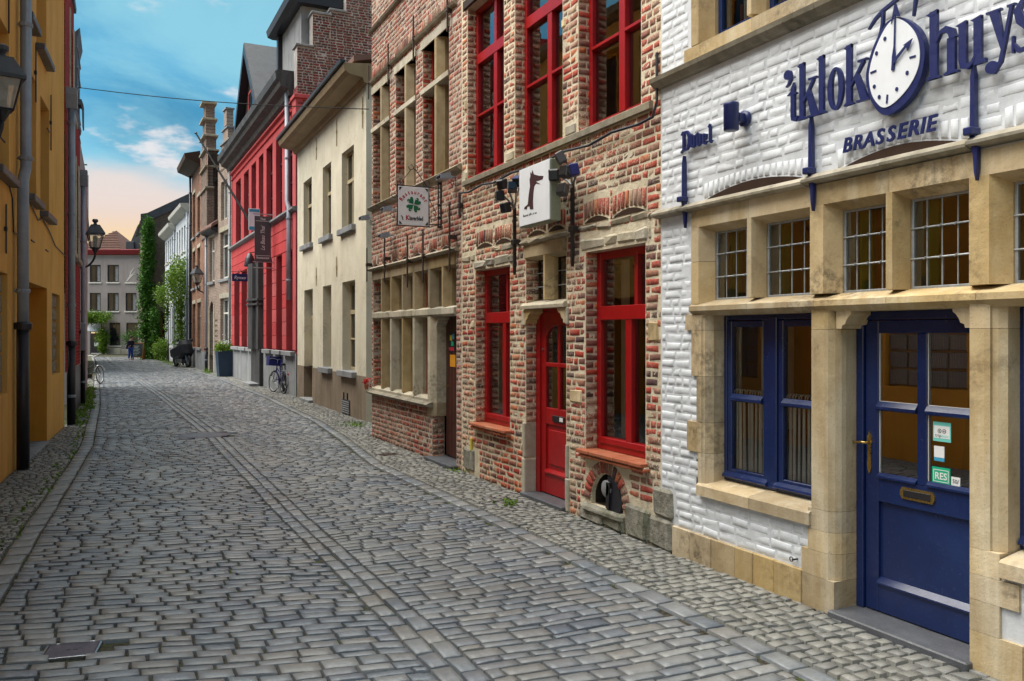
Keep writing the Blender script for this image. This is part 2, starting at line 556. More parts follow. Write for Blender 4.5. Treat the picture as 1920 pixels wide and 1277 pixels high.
class MB:
    """collects geometry; build() links it as one mesh object"""

    def __init__(s):
        s.v, s.f = [], []

    def add(s, verts, faces):
        o = len(s.v)
        s.v += [tuple(p) for p in verts]
        s.f += [[i + o for i in f] for f in faces]
        return s

    def box(s, x0, x1, y0, y1, z0, z1, b=0.0, jit=0.0):
        lo, hi = (min(x0, x1), min(y0, y1), min(z0, z1)), (max(x0, x1), max(y0, y1), max(z0, z1))
        if b <= 0:
            v = [(hi[0] if i & 4 else lo[0], hi[1] if i & 2 else lo[1], hi[2] if i & 1 else lo[2]) for i in range(8)]
            return s.add(v, [[0, 1, 3, 2], [4, 6, 7, 5], [0, 4, 5, 1], [2, 3, 7, 6], [0, 2, 6, 4], [1, 5, 7, 3]])
        b = min(b, *[(h - l) * .45 for h, l in zip(hi, lo)])
        v = []
        for c in _CC:
            j = [random.uniform(-jit, jit) for _ in range(3)] if jit else (0, 0, 0)
            for a in range(3):
                p = [(h - b if q else l + b) + w for l, h, q, w in zip(lo, hi, c, j)]
                p[a] = (hi[a] if c[a] else lo[a]) + j[a]
                v.append(p)
        return s.add(v, _CF)

    def prism(s, poly, axis, a, b):
        """poly: 2D outline; axis 'z': (x,y) extruded in z, 'y': (x,z) extruded in y, 'x': (y,z) extruded in x"""
        def P(p, t):
            return {'z': (p[0], p[1], t), 'y': (p[0], t, p[1]), 'x': (t, p[0], p[1])}[axis]
        n = len(poly)
        ar = sum(poly[i][0] * poly[(i + 1) % n][1] - poly[(i + 1) % n][0] * poly[i][1] for i in range(n))
        pl = list(poly) if (ar > 0) != (axis == 'y') else list(poly)[::-1]
        a, b = min(a, b), max(a, b)
        v = [P(p, a) for p in pl] + [P(p, b) for p in pl]
        f = [list(range(n))[::-1], list(range(n, 2 * n))]
        f += [[i, (i + 1) % n, n + (i + 1) % n, n + i] for i in range(n)]
        return s.add(v, f)

    def tube(s, pts, r, n=8, cap=True):
        pts = [Vector(p) for p in pts]
        rs = r if isinstance(r, (list, tuple)) else [r] * len(pts)
        rings = []
        up = Vector((0, 0, 1))
        prev = None
        for i, p in enumerate(pts):
            d = (pts[min(i + 1, len(pts) - 1)] - pts[max(i - 1, 0)]).normalized()
            if prev is None:
                u = d.cross(up if abs(d.z) < .95 else Vector((1, 0, 0))).normalized()
            else:
                u = (prev - d * prev.dot(d)).normalized()
            prev = u
            w = d.cross(u)
            rings.append([p + (u * math.cos(2 * math.pi * k / n) + w * math.sin(2 * math.pi * k / n)) * rs[i] for k in range(n)])
        v = [q for ring in rings for q in ring]
        f = []
        for i in range(len(pts) - 1):
            for k in range(n):
                k2 = (k + 1) % n
                f.append([i * n + k, i * n + k2, (i + 1) * n + k2, (i + 1) * n + k])
        if cap:
            f.append(list(range(n))[::-1])
            f.append([(len(pts) - 1) * n + k for k in range(n)])
        return s.add(v, f)

    def lathe(s, prof, n=12, c=(0, 0, 0), axis='z'):
        v = []
        for r, h in prof:
            for k in range(n):
                a = 2 * math.pi * k / n
                q = (r * math.cos(a), r * math.sin(a), h)
                if axis == 'x':
                    q = (q[2], q[0], q[1])
                elif axis == 'y':
                    q = (q[1], q[2], q[0])
                v.append((c[0] + q[0], c[1] + q[1], c[2] + q[2]))
        m = len(prof)
        f = [[i * n + k, i * n + (k + 1) % n, (i + 1) * n + (k + 1) % n, (i + 1) * n + k] for i in range(m - 1) for k in range(n)]
        f.append(list(range(n))[::-1])
        f.append([(m - 1) * n + k for k in range(n)])
        return s.add(v, f)

    def torus(s, c, R_, r, axis='y', n=28, m=8, a0=0., a1=2 * math.pi):
        full = abs(a1 - a0 - 2 * math.pi) < 1e-6
        v = []
        k1 = n if full else n + 1
        for i in range(k1):
            a = a0 + (a1 - a0) * i / n
            for j in range(m):
                b = 2 * math.pi * j / m
                rr = R_ + r * math.cos(b)
                p = (rr * math.cos(a), r * math.sin(b), rr * math.sin(a))
                if axis == 'x':
                    p = (p[1], p[0], p[2])
                elif axis == 'z':
                    p = (p[0], p[2], p[1])
                v.append((c[0] + p[0], c[1] + p[1], c[2] + p[2]))
        f = []
        for i in range(n):
            i2 = (i + 1) % k1
            for j in range(m):
                j2 = (j + 1) % m
                f.append([i * m + j, i2 * m + j, i2 * m + j2, i * m + j2])
        return s.add(v, f)

    def build(s, name, mat, parent=None, smooth=False, uv=None, fix=False):
        me = bpy.data.meshes.new(name)
        me.from_pydata(s.v, [], s.f)
        if fix:
            bm = bmesh.new()
            bm.from_mesh(me)
            bmesh.ops.recalc_face_normals(bm, faces=bm.faces)
            bm.to_mesh(me)
            bm.free()
        me.update()
        if uv:
            lay = me.uv_layers.new(name="uv")
            co = np.array(s.v)
            li = np.zeros(len(me.loops), dtype=np.int32)
            me.loops.foreach_get('vertex_index', li)
            ax = {'x': 0, 'y': 1, 'z': 2}
            d = np.stack([co[li, ax[uv[0]]], co[li, ax[uv[1]]]], 1).astype(np.float32)
            lay.data.foreach_set('uv', d.ravel())
        return link(name, me, mat, parent, smooth)


def rim_flags(nu, nv):
    return np.array([not (i in (0, nu - 2) or j in (0, nv - 2)) for j in range(nv - 1) for i in range(nu - 1)])


def link(name, me, mat, parent=None, smooth=False):
    if mat:
        me.materials.append(MAT[mat] if isinstance(mat, str) else mat)
    if isinstance(smooth, np.ndarray):
        me.polygons.foreach_set('use_smooth', smooth)
    elif smooth:
        me.polygons.foreach_set('use_smooth', np.ones(len(me.polygons), dtype=bool))
    o = bpy.data.objects.new(name, me)
    COL.objects.link(o)
    if parent:
        o.parent = parent
    return o


def tag(o, label=None, cat=None, group=None, kind=None):
    for k, v in (('label', label), ('category', cat), ('group', group), ('kind', kind)):
        if v:
            o[k] = v
    return o


def thing(name, label, cat, loc=(0, 0, 0), rz=0., group=None):
    o = bpy.data.objects.new(name, None)
    o.empty_display_size = .2
    o.location = loc
    o.rotation_euler = (0, 0, rz)
    COL.objects.link(o)
    return tag(o, label, cat, group)


def bx(name, mat, parent, *a, b=0.004, jit=0.):
    return MB().box(*a, b=b, jit=jit).build(name, mat, parent)


def copy_tree(o, parent=None):
    c = o.copy()
    COL.objects.link(c)
    if parent:
        c.parent = parent
    for ch in o.children:
        copy_tree(ch, c)
    return c


# projected size of a point for ranking the pieces that show largest
_cs, _sn = math.cos(YAW), math.sin(YAW)


def in_view(P):
    P = np.asarray(P, dtype=float)
    fw = P[:, 0] * _sn + P[:, 1] * _cs
    rt = P[:, 0] * _cs - P[:, 1] * _sn
    fw2 = np.maximum(fw, .05)
    u = 960 + 1600 * rt / fw2
    v = 626 - 1600 * (P[:, 2] - CAM_H) / fw2
    ok = (fw > .3) & (u > -10) & (u < 1930) & (v > -10) & (v < 1287)
    return ok, fw, u, v


def patches(quads, h, nu, nv, edge, sink, rough, rs, dome_k=.5):
    """quads (n,4,2) -> verts (n, nu*nv, 3) in (u, v, height); rim sunk, inside domed and uneven"""
    n = len(quads)
    q = np.asarray(quads, dtype=float)
    su = np.linalg.norm(q[:, 1] - q[:, 0], axis=1)
    sv = np.linalg.norm(q[:, 3] - q[:, 0], axis=1)
    iu = np.linspace(0, 1, nu - 2)
    iv = np.linspace(0, 1, nv - 2)
    eu = np.clip(edge / np.maximum(su, 1e-4), 0, .3)[:, None]
    ev = np.clip(edge / np.maximum(sv, 1e-4), 0, .3)[:, None]
    U = np.concatenate([np.zeros((n, 1)), eu + (1 - 2 * eu) * iu[None], np.ones((n, 1))], 1)
    V = np.concatenate([np.zeros((n, 1)), ev + (1 - 2 * ev) * iv[None], np.ones((n, 1))], 1)
    UU = np.repeat(U[:, None, :], nv, 1)
    VV = np.repeat(V[:, :, None], nu, 2)
    q0, q1, q2, q3 = (q[:, i][:, None, None, :] for i in range(4))
    a, b = UU[..., None], VV[..., None]
    XY = q0 * (1 - a) * (1 - b) + q1 * a * (1 - b) + q2 * a * b + q3 * (1 - a) * b
    H = np.full((n, nv, nu), 0.0)
    hh = np.asarray(h, dtype=float).reshape(n, 1, 1)
    dome = 1 - dome_k * .5 * (np.abs(UU - .5) * 2) ** 3 - dome_k * .5 * (np.abs(VV - .5) * 2) ** 3
    H[:] = hh * dome
    H += rs.normal(0, rough, H.shape)
    tilt = rs.normal(0, max(rough, .0014) * .9, (n, 2))
    H += tilt[:, 0][:, None, None] * (UU - .5) * 2 + tilt[:, 1][:, None, None] * (VV - .5) * 2
    rim = np.ones((nv, nu), bool)
    rim[1:-1, 1:-1] = False
    H[:, rim] = -sink
    XY[:, 1:-1, 1:-1] += rs.normal(0, edge * .12, XY[:, 1:-1, 1:-1].shape)
    out = np.concatenate([XY, H[..., None]], -1).reshape(n, nu * nv, 3)
    f = []
    for j in range(nv - 1):
        for i in range(nu - 1):
            k = j * nu + i
            f.append((k, k + 1, k + nu + 1, k + nu))
    return out, np.array(f)


def mesh_from(name, V, F, tint=None):
    me = bpy.data.meshes.new(name)
    nv, nf = len(V), len(F)
    k = F.shape[1]
    me.vertices.add(nv)
    me.vertices.foreach_set('co', np.ascontiguousarray(V, dtype=np.float32).ravel())
    me.loops.add(nf * k)
    me.loops.foreach_set('vertex_index', np.ascontiguousarray(F, dtype=np.int32).ravel())
    me.polygons.add(nf)
    me.polygons.foreach_set('loop_start', np.arange(0, nf * k, k, dtype=np.int32))
    me.update(calc_edges=True)
    if tint is not None:
        a = me.attributes.new('tint', 'FLOAT', 'POINT')
        a.data.foreach_set('value', np.ascontiguousarray(tint, dtype=np.float32))
    return me


def lay_pieces(quads, h, frame, mat, parent, name, rest_name, rs, nu=5, nv=4, edge=.012, sink=.006, rough=.0015, limit=300,
               world_mat=None, dome=.5):
    """pieces on a plane.  frame = (O, U, V, N) local to the parent.  The pieces that show largest become
    objects of their own, the others one joined part of kind stuff."""
    if len(quads) == 0:
        return
    quads = np.asarray(quads, dtype=float)
    h = np.asarray(h, dtype=float)
    O, U, V, N = (np.array(v, dtype=float) for v in frame)
    P, F = patches(quads, h, nu, nv, edge, sink, rough, rs, dome)
    P3 = O + P[..., 0:1] * U + P[..., 1:2] * V + P[..., 2:3] * N
    if np.dot(np.cross(U, V), N) < 0:
        F = F[:, ::-1]
    fl = rim_flags(nu, nv)
    tint = rs.random(len(quads))
    M = np.array(world_mat if world_mat is not None else Matrix.Identity(4))
    cen = P3.mean(1)
    wc = cen @ M[:3, :3].T + M[:3, 3]
    ok, fw, u, v = in_view(wc)
    width = np.linalg.norm(quads[:, 1] - quads[:, 0], axis=1) * np.linalg.norm(quads[:, 3] - quads[:, 0], axis=1)
    score = np.where(ok, width / fw ** 2, -1)
    order = np.argsort(-score)
    pick = order[:limit]
    pick = pick[score[pick] > 0]
    mask = np.zeros(len(quads), bool)
    mask[pick] = True
    for i in pick:
        me = mesh_from(name, P3[i] - cen[i], F, np.full(nu * nv, tint[i]))
        o = link(name, me, mat, parent, fl)
        o.location = cen[i]
    rest = ~mask
    if rest.any():
        R_ = P3[rest]
        m = len(R_)
        VV = R_.reshape(-1, 3)
        FF = (F[None] + (np.arange(m) * nu * nv)[:, None, None]).reshape(-1, 4)
        me = mesh_from(rest_name, VV, FF, np.repeat(tint[rest], nu * nv))
        o = link(rest_name, me, mat, parent, np.tile(fl, m))
        o['kind'] = 'stuff'


def subtract(a, b, cuts):
    segs = [(a, b)]
    for c0, c1 in cuts:
        nxt = []
        for s0, s1 in segs:
            if c1 <= s0 or c0 >= s1:
                nxt.append((s0, s1))
                continue
            if c0 > s0:
                nxt.append((s0, c0))
            if c1 < s1:
                nxt.append((c1, s1))
        segs = nxt
    return segs


def brick_rows(x0, x1, z0, z1, ch, bl, cuts, rs, gap=.012, wav=.004):
    """rows of bricks, alternating stretchers and headers, trimmed at the cuts (x0,x1,z0,z1)"""
    Q = []
    z = z0
    k = 0
    while z + ch * .6 < z1:
        zt = min(z + ch - gap, z1 - .004)
        cs = [(c[0] - gap * .5, c[1] + gap * .5) for c in cuts if c[2] < z + ch * .62 and c[3] > z + ch * .30]
        for s0, s1 in subtract(x0, x1, cs):
            x = s0 - (bl * (.25 if k % 2 else .6)) * rs.random()
            first = True
            while x < s1 - .02:
                L = bl * (1.0 if (rs.random() < .62) else .5) * rs.uniform(.9, 1.1)
                a, b = max(x, s0 + .002), min(x + L - gap * rs.uniform(.7, 1.4), s1 - .002)
                x += L
                if b - a < .035:
                    continue
                j = rs.uniform(-wav, wav, 4)
                Q.append([(a, z + j[0]), (b, z + j[1]), (b, zt + j[2]), (a, zt + j[3])])
        z += ch
        k += 1
    return np.array(Q) if Q else np.zeros((0, 4, 2))


def wall_panel(x0, x1, z0, z1, holes, depth=.25, y=0., reveal=True):
    """front face of a wall with rectangular holes and their reveals"""
    mb = MB()
    xs = sorted({x0, x1, *[min(max(h[0], x0), x1) for h in holes], *[min(max(h[1], x0), x1) for h in holes]})
    zs = sorted({z0, z1, *[min(max(h[2], z0), z1) for h in holes], *[min(max(h[3], z0), z1) for h in holes]})
    for i in range(len(xs) - 1):
        run = None
        for k in range(len(zs) - 1):
            cx, cz = (xs[i] + xs[i + 1]) / 2, (zs[k] + zs[k + 1]) / 2
            hole = any(h[0] < cx < h[1] and h[2] < cz < h[3] for h in holes)
            if not hole and run is None:
                run = zs[k]
            if (hole or k == len(zs) - 2) and run is not None:
                top = zs[k] if hole else zs[k + 1]
                if top > run:
                    mb.add([(xs[i], y, run), (xs[i + 1], y, run), (xs[i + 1], y, top), (xs[i], y, top)], [[0, 1, 2, 3]])
                run = None
    for a, b, c, d in (holes if reveal else ()):
        D = y + depth
        mb.add([(a, y, c), (a, D, c), (a, D, d), (a, y, d)], [[0, 1, 2, 3]])
        mb.add([(b, y, c), (b, y, d), (b, D, d), (b, D, c)], [[0, 1, 2, 3]])
        mb.add([(a, y, d), (a, D, d), (b, D, d), (b, y, d)], [[0, 1, 2, 3]])
        mb.add([(a, y, c), (b, y, c), (b, D, c), (a, D, c)], [[0, 1, 2, 3]])
    return mb


def shell(parent, x0, x1, z0, z1, depth, mat='room_dark', y=.3, name='inner_wall'):
    """the closed room behind the openings: sides, back, ceiling and floor"""
    mb = MB()
    D = y + depth
    mb.add([(x0, D, z0), (x1, D, z0), (x1, D, z1), (x0, D, z1)], [[0, 1, 2, 3]])
    mb.add([(x0, y, z0), (x0, D, z0), (x0, D, z1), (x0, y, z1)], [[0, 1, 2, 3]])
    mb.add([(x1, y, z0), (x1, D, z0), (x1, D, z1), (x1, y, z1)], [[3, 2, 1, 0]])
    mb.add([(x0, y, z1), (x0, D, z1), (x1, D, z1), (x1, y, z1)], [[0, 1, 2, 3]])
    mb.add([(x0, y, z0), (x1, y, z0), (x1, D, z0), (x0, D, z0)], [[0, 1, 2, 3]])
    return mb.build(name, mat, parent)


def window(parent, x0, x1, z0, z1, y, paint, fw=.06, fd=.06, mull=(), trans=(), mw=.05, glass='glass', name='window', sash=0.):
    """timber window: outer frame, mullions (x, z0, z1) and rails (z, x0, x1) as one joinery mesh, each pane a child"""
    mb = MB()
    b = .005
    mb.box(x0, x0 + fw, y, y + fd, z0, z1, b)
    mb.box(x1 - fw, x1, y, y + fd, z0, z1, b)
    mb.box(x0 + fw, x1 - fw, y + .001, y + fd - .001, z0, z0 + fw * 1.2, b)
    mb.box(x0 + fw, x1 - fw, y + .001, y + fd - .001, z1 - fw, z1, b)
    for m in mull:
        x, a, c, w = (m + (mw,))[:4] if len(m) < 4 else m
        mb.box(x - w / 2, x + w / 2, y - .008, y + fd + .002, a, c, b)
    for tr in trans:
        z, a, c, w = (tr + (mw,))[:4] if len(tr) < 4 else tr
        mb.box(a, c, y - .014, y + fd + .004, z - w / 2, z + w / 2, b)
    o = mb.build(name, paint, parent)
    if glass:
        MB().add([(x0 + fw * .6, y + fd * .6, z0 + fw * .6), (x1 - fw * .6, y + fd * .6, z0 + fw * .6), (x1 - fw * .6, y + fd * .6, z1 - fw * .6),
                  (x0 + fw * .6, y + fd * .6, z1 - fw * .6)], [[0, 1, 2, 3]]).build('pane', glass, o)
    return o


def text_mesh(body, size, name, mat, parent, loc, rot=(R(90), 0, 0), extrude=.003, shear=0., xs=1., align='CENTER', bold=0., spacing=1.):
    cu = bpy.data.curves.new('text', 'FONT')
    cu.body = body
    cu.size = size
    cu.extrude = extrude
    cu.shear = shear
    cu.align_x = align
    cu.offset = bold
    cu.space_character = spacing
    cu.resolution_u = 3
    ob = bpy.data.objects.new('text', cu)
    COL.objects.link(ob)
    dg = bpy.context.evaluated_depsgraph_get()
    me = bpy.data.meshes.new_from_object(ob.evaluated_get(dg))
    bpy.data.objects.remove(ob)
    me.transform(Matrix.Diagonal((xs, 1, 1, 1)))
    me.materials.clear()
    o = link(name, me, mat, parent)
    o.location = loc
    o.rotation_euler = rot
    return o


def ribbon(pts, w, n=1):
    """outline polygon of a stroke with varying width"""
    pts = [Vector((p[0], p[1])) for p in pts]
    ws = w if isinstance(w, (list, tuple)) else [w] * len(pts)
    L, Rr = [], []
    for i, p in enumerate(pts):
        d = (pts[min(i + 1, len(pts) - 1)] - pts[max(i - 1, 0)]).normalized()
        nrm = Vector((-d.y, d.x)) * ws[i] / 2
        L.append(p + nrm)
        Rr.append(p - nrm)
    return [tuple(q) for q in L] + [tuple(q) for q in Rr[::-1]]


def ell(cx, cz, rx, rz, n=24, a0=0., a1=2 * math.pi):
    return [(cx + rx * math.cos(a0 + (a1 - a0) * i / n), cz + rz * math.sin(a0 + (a1 - a0) * i / n)) for i in range(n)]


def foliage(name, mat, parent, pts, size, rs, up=.3):
    """leaf-sized quads at pts (n,3)"""
    pts = np.asarray(pts, dtype=float)
    n = len(pts)
    d = rs.normal(0, 1, (n, 3))
    d /= np.linalg.norm(d, axis=1)[:, None]
    e = np.cross(d, rs.normal(0, 1, (n, 3)))
    e /= np.linalg.norm(e, axis=1)[:, None] + 1e-9
    s = size * rs.uniform(.6, 1.4, (n, 1))
    a, b = d * s, e * s * .6
    nn = np.cross(d, e) * s * .18
    V = np.stack([pts - a, pts - b + nn, pts + a, pts + b + nn], 1).reshape(-1, 3)
    F = np.arange(n * 4).reshape(n, 4)
    me = mesh_from(name, V, F, np.repeat(rs.random(n), 4))
    return link(name, me, mat, parent)


def wmat(o):
    return Matrix.Translation(o.location) @ Euler(o.rotation_euler).to_matrix().to_4x4()

# ================================================================== ground, road and pavements
def interp(tab):
    ys = [a for a, _ in tab]
    xs = [b for _, b in tab]
    return lambda y: np.interp(y, ys, xs)


kerb_l = interp([(-3, -1.22), (2, -1.0), (7.6, -.75), (9.1, -.68), (12.3, -.51), (16.2, -.33), (25.2, -.29), (45.7, -.49), (62.7, -.80), (92, -1.5)])
mid_l = interp([(-3, 1.72), (5, 1.77), (9, 1.73), (17, 1.76), (29, 1.46), (73, .0), (92, -.6)])
kerb_r = interp([(-3, 3.52), (9, 3.56), (12, 3.52), (15.5, 3.87), (18.5, 4.10), (26, 4.32), (40, 4.30), (52, 3.75), (68, 3.1), (92, 3.2)])
wall_l = interp([(-3, -2.22), (0, -2.03), (12.69, -1.25), (19.7, -.82), (26, -.69), (34, -.74), (34.2, -1.25), (92, -2.1)])
wall_r = interp([(-3, 4.43), (15.5, 4.43), (15.6, 5.1), (26, 5.16), (40, 5.0), (53, 4.4), (68, 3.85), (92, 4.4)])

ground = MB().add([(-300, -60, -.09), (300, -60, -.09), (300, 600, -.09), (-300, 600, -.09)], [[0, 1, 2, 3]]).build('ground', 'ground_far')
tag(ground, 'grey ground reaching past the houses', 'ground', kind='structure')


def strip(name, mat, fa, fb, y0, y1, z, step=1.5):
    mb = MB()
    ys = np.arange(y0, y1 + step, step)
    v = []
    for y in ys:
        v += [(float(fa(y)), float(y), z), (float(fb(y)), float(y), z)]
    f = [[2 * i, 2 * i + 1, 2 * i + 3, 2 * i + 2] for i in range(len(ys) - 1)]
    return tag(mb.add(v, f).build(name, mat), kind='structure')


road = strip('road', 'joint_soil', lambda y: kerb_l(y), lambda y: kerb_r(y), -1, 92, -.014)
tag(road, 'cobbled road of grey setts running down the lane', 'road')
pave_l = strip('pavement_left', 'joint_pale', lambda y: wall_l(y) - .8, lambda y: kerb_l(y), -1, 92, -.012)
tag(pave_l, 'narrow cobbled pavement along the ochre house', 'pavement')
pave_r = strip('pavement_right', 'joint_pale', lambda y: kerb_r(y), lambda y: wall_r(y) + .9, -1, 92, -.012)
tag(pave_r, 'cobbled pavement along the brick houses', 'pavement')

COVER = (-.20, 5.765)


def sett_rows(y0, y1, pitch, l0, l1, fa, fb, skew, xref, rs, gap=.012, wav=.010, holes=()):
    Q = []
    K0, K1 = int((y0 - 1.5) / pitch), int((y1 + 1.5) / pitch)
    ph = rs.uniform(0, 6.28, 6)

    def row(k, x):
        w = .018 * math.sin(x * 2.1 + k * .07 + ph[0]) + .012 * math.sin(x * 5.3 + k * .13 + ph[1]) + .03 * math.sin(k * .021 + x * .8 + ph[2])
        return k * pitch + skew * (x - xref) + w
    off = rs.uniform(-.18, .18, K1 - K0 + 3) * pitch
    for k in range(K0, K1):
        ymid = row(k, xref)
        if ymid < y0 or ymid > y1:
            continue
        xa, xb = float(fa(row(k, fa(ymid)))), float(fb(row(k, fb(ymid))))
        x = xa + rs.uniform(-.5, 0.) * l0
        while x < xb:
            L = rs.uniform(l0, l1)
            a, b = max(x, xa) + gap * rs.uniform(.3, .8), min(x + L, xb) - gap * rs.uniform(.3, .8)
            x += L
            if b - a < l0 * .4:
                continue
            g = gap * rs.uniform(.3, .75, 4)
            o0, o1 = off[k - K0], off[k - K0 + 1]
            j = rs.uniform(-wav, wav, (4, 2)) * .5
            q = [(a, row(k, a) + o0 + g[0]), (b, row(k, b) + o0 + g[1]), (b, row(k + 1, b) + o1 - g[2]), (a, row(k + 1, a) + o1 - g[3])]
            cx, cy = (a + b) / 2, (q[0][1] + q[2][1]) / 2
            if any(abs(cx - h[0]) < h[2] and abs(cy - h[1]) < h[3] for h in holes):
                continue
            Q.append([(p[0] + d[0], p[1] + d[1]) for p, d in zip(q, j)])
    return np.array(Q)


GF = ((0, 0, 0), (1, 0, 0), (0, 1, 0), (0, 0, 1))
rs = np.random.RandomState(11)


def lay_ground(Q, parent, mat, name, rest, edge, rough, hj, near=13., limit=300, sink=.020, nn=(7, 5)):
    y = Q[:, :, 1].mean(1)
    h = np.abs(rs.normal(0, hj, len(Q)))
    a = y < near
    if a.any():
        lay_pieces(Q[a], h[a] + .006, GF, mat, parent, name, rest, rs, nn[0], nn[1], edge, sink, rough, limit, None, .10)
    if (~a).any():
        lay_pieces(Q[~a], h[~a] + .004, GF, mat, parent, name, rest, rs, 4, 4, edge, sink, rough, 0)


holes = [(COVER[0], COVER[1], .215, .15), (1.71, 16.9, .42, .5)]
Ql = sett_rows(1.0, 78, .108, .16, .27, lambda y: kerb_l(y) + .1, lambda y: mid_l(y) - .13, -.235, .6, rs, .009, .009, holes)
Qr = sett_rows(1.0, 78, .108, .16, .27, lambda y: mid_l(y) + .13, lambda y: kerb_r(y) - .1, -.02, 2.6, rs, .009, .009, holes)
lay_ground(np.concatenate([Ql, Qr]), road, 'sett', 'sett', 'sett_paving', .005, .0010, .004)


def line_stones(f, w, l0, l1, y0, y1, rs, gap=.012, shift=0.):
    Q = []
    y = y0
    while y < y1:
        L = rs.uniform(l0, l1)
        a, b = y + gap * rs.uniform(.3, .8), y + L - gap * rs.uniform(.3, .8)
        xa, xb = float(f(a)) + shift, float(f(b)) + shift
        ww = w * .5 - gap * .4
        j = rs.uniform(-.008, .008, 4)
        Q.append([(xa - ww + j[0], a), (xa + ww + j[1], a), (xb + ww + j[2], b), (xb - ww + j[3], b)])
        y += L
    return np.array(Q)


Qm = np.concatenate([line_stones(mid_l, .13, .18, .30, 1, 78, rs, shift=-.065), line_stones(mid_l, .13, .18, .30, 1, 78, rs, shift=.065)])
lay_ground(Qm, road, 'sett', 'gutter_stone', 'gutter_paving', .006, .0010, .003, limit=120)
kl = tag(strip('kerb_left', 'joint_soil', lambda y: kerb_l(y) - .1, lambda y: kerb_l(y) + .1, -1, 78, -.0105), 'row of long kerb stones on the left of the road', 'kerb')
lay_ground(line_stones(kerb_l, .19, .26, .46, 1, 78, rs), kl, 'kerbstone', 'kerb_stone', 'kerb_row', .007, .0010, .003, limit=120)
kr = tag(strip('kerb_right', 'joint_soil', lambda y: kerb_r(y) - .1, lambda y: kerb_r(y) + .1, -1, 78, -.0105), 'row of squared kerb stones on the right of the road', 'kerb')
lay_ground(line_stones(kerb_r, .17, .2, .34, 1, 78, rs), kr, 'sett', 'kerb_stone', 'kerb_row', .007, .0010, .003, limit=120)
Qp = sett_rows(1.0, 27, .098, .075, .15, lambda y: kerb_r(y) + .1, lambda y: wall_r(y) - .01, -.05, 4.0, rs, .010, .020)
lay_ground(Qp, pave_r, 'cobble', 'cobble', 'cobble_paving', .0065, .0013, .004, near=11, nn=(5, 4))
Qp2 = sett_rows(27, 60, .12, .11, .18, lambda y: kerb_r(y) + .1, lambda y: wall_r(y) - .01, -.05, 4.0, rs, .012, .016)
lay_ground(Qp2, pave_r, 'cobble', 'cobble', 'far_cobble_paving', .010, .0022, .003, near=0)
Qq = sett_rows(1.0, 40, .09, .07, .14, lambda y: wall_l(y) + .01, lambda y: kerb_l(y) - .1, -.15, -1.0, rs, .010, .020)
lay_ground(Qq, pave_l, 'cobble', 'cobble', 'cobble_paving', .0065, .0013, .004, near=11, nn=(5, 4))

# iron covers and gratings let into the paving
cv = thing('access_cover', 'small rectangular iron cover set among the nearest setts', 'cover', (COVER[0], COVER[1], 0), R(-9))
mb = MB()
mb.box(-.14, .14, -.115, .115, -.03, .004, .004)
mb.build('plate', 'iron_cover', cv)
fr = MB()
for a in ((-.155, -.142, -.13, .13), (.142, .155, -.13, .13), (-.142, .142, -.13, -.117), (-.142, .142, .117, .13)):
    fr.box(a[0], a[1], a[2], a[3], -.03, .007, .002)
fr.build('frame', 'steel', cv)
for x in (-.03, .01):
    bx('slot', 'black_iron', cv, x, x + .025, -.006, .006, .003, .0065, b=.001)
mh = thing('manhole_cover', 'round worn manhole cover on the middle line of the road', 'manhole', (1.62, 16.9, 0))
MB().lathe([(.0, -.02), (.38, -.02), (.38, .010), (.33, .014), (.0, .014)], 28).build('lid', 'bluestone', mh, fix=True)
MB().lathe([(.40, -.02), (.46, -.02), (.46, .008), (.40, .008)], 28).build('rim', 'iron_cover', mh, fix=True)
for (x, y, lab) in ((3.98, 12.95, 'small drain grating beside the brick sill wall'), (4.06, 8.95, 'small drain grating by the red door step')):
    g = thing('drain_grating', lab, 'grating', (x, y, 0), R(4))
    MB().box(-.19, .19, -.14, .14, -.03, -.004, .003).build('tray', 'rusty_iron', g)
    for k in range(6):
        bx('bar', 'rusty_iron', g, -.16, .16, -.12 + k * .046, -.098 + k * .046, -.004, .008, b=.003)

# ================================================================== white painted brick house (right foreground)
WX = 4.43


def right_house(name, label, cat, yfar, group=None):
    return thing(name, label, cat, (WX, yfar, 0), R(-90), group)


rs = np.random.RandomState(23)
W = right_house('brasserie_house', 'white painted brick house with sandstone window frames and blue door', 'house', 6.27)
WW = wmat(W)
XE = 7.2                                           # house runs on past the frame
STONE = [(.50, 4.36, .60, 2.905), (1.93, 3.09, 0, .62), (.50, 4.36, 4.20, 6.1)]
wall = wall_panel(0.0, XE, -.05, 6.6, STONE, .30, reveal=False).build('wall', 'white_paint_mortar', W)
cuts = [(.55, 4.36, .55, 2.99), (-.02, XE, 2.90, 2.995), (1.70, 3.33, 0, .42), (1.80, 3.2, 0, .62), (-.02, 6.5, -.1, .245), (.40, 4.5, 4.05, 6.6), (-.02, XE, 4.04, 4.18),
        (.378, .56, 1.93, 2.06), (.46, .56, 1.55, 1.93), (.40, .56, .92, 1.17), (.53, .56, .57, 2.9), (.45, .56, 2.06, 2.9), (-.02, .2, 0, .55),
        (.60, 1.77, 2.99, 3.15), (2.02, 3.0, 2.99, 3.15), (3.2, 4.3, 2.99, 3.15), (1.70, 1.81, .24, .40)]
Q = brick_rows(.01, 4.9, .25, 5.4, .0755, .215, cuts, rs, .013, .006)
h = np.abs(rs.normal(.0024, .0010, len(Q)))
FW = ((0, 0, 0), (1, 0, 0), (0, 0, 1), (0, -1, 0))
lay_pieces(Q, h, FW, 'white_paint_brick', wall, 'brick', 'brickwork', rs, 8, 5, .006, .002, .0007, 300, WW, .05)

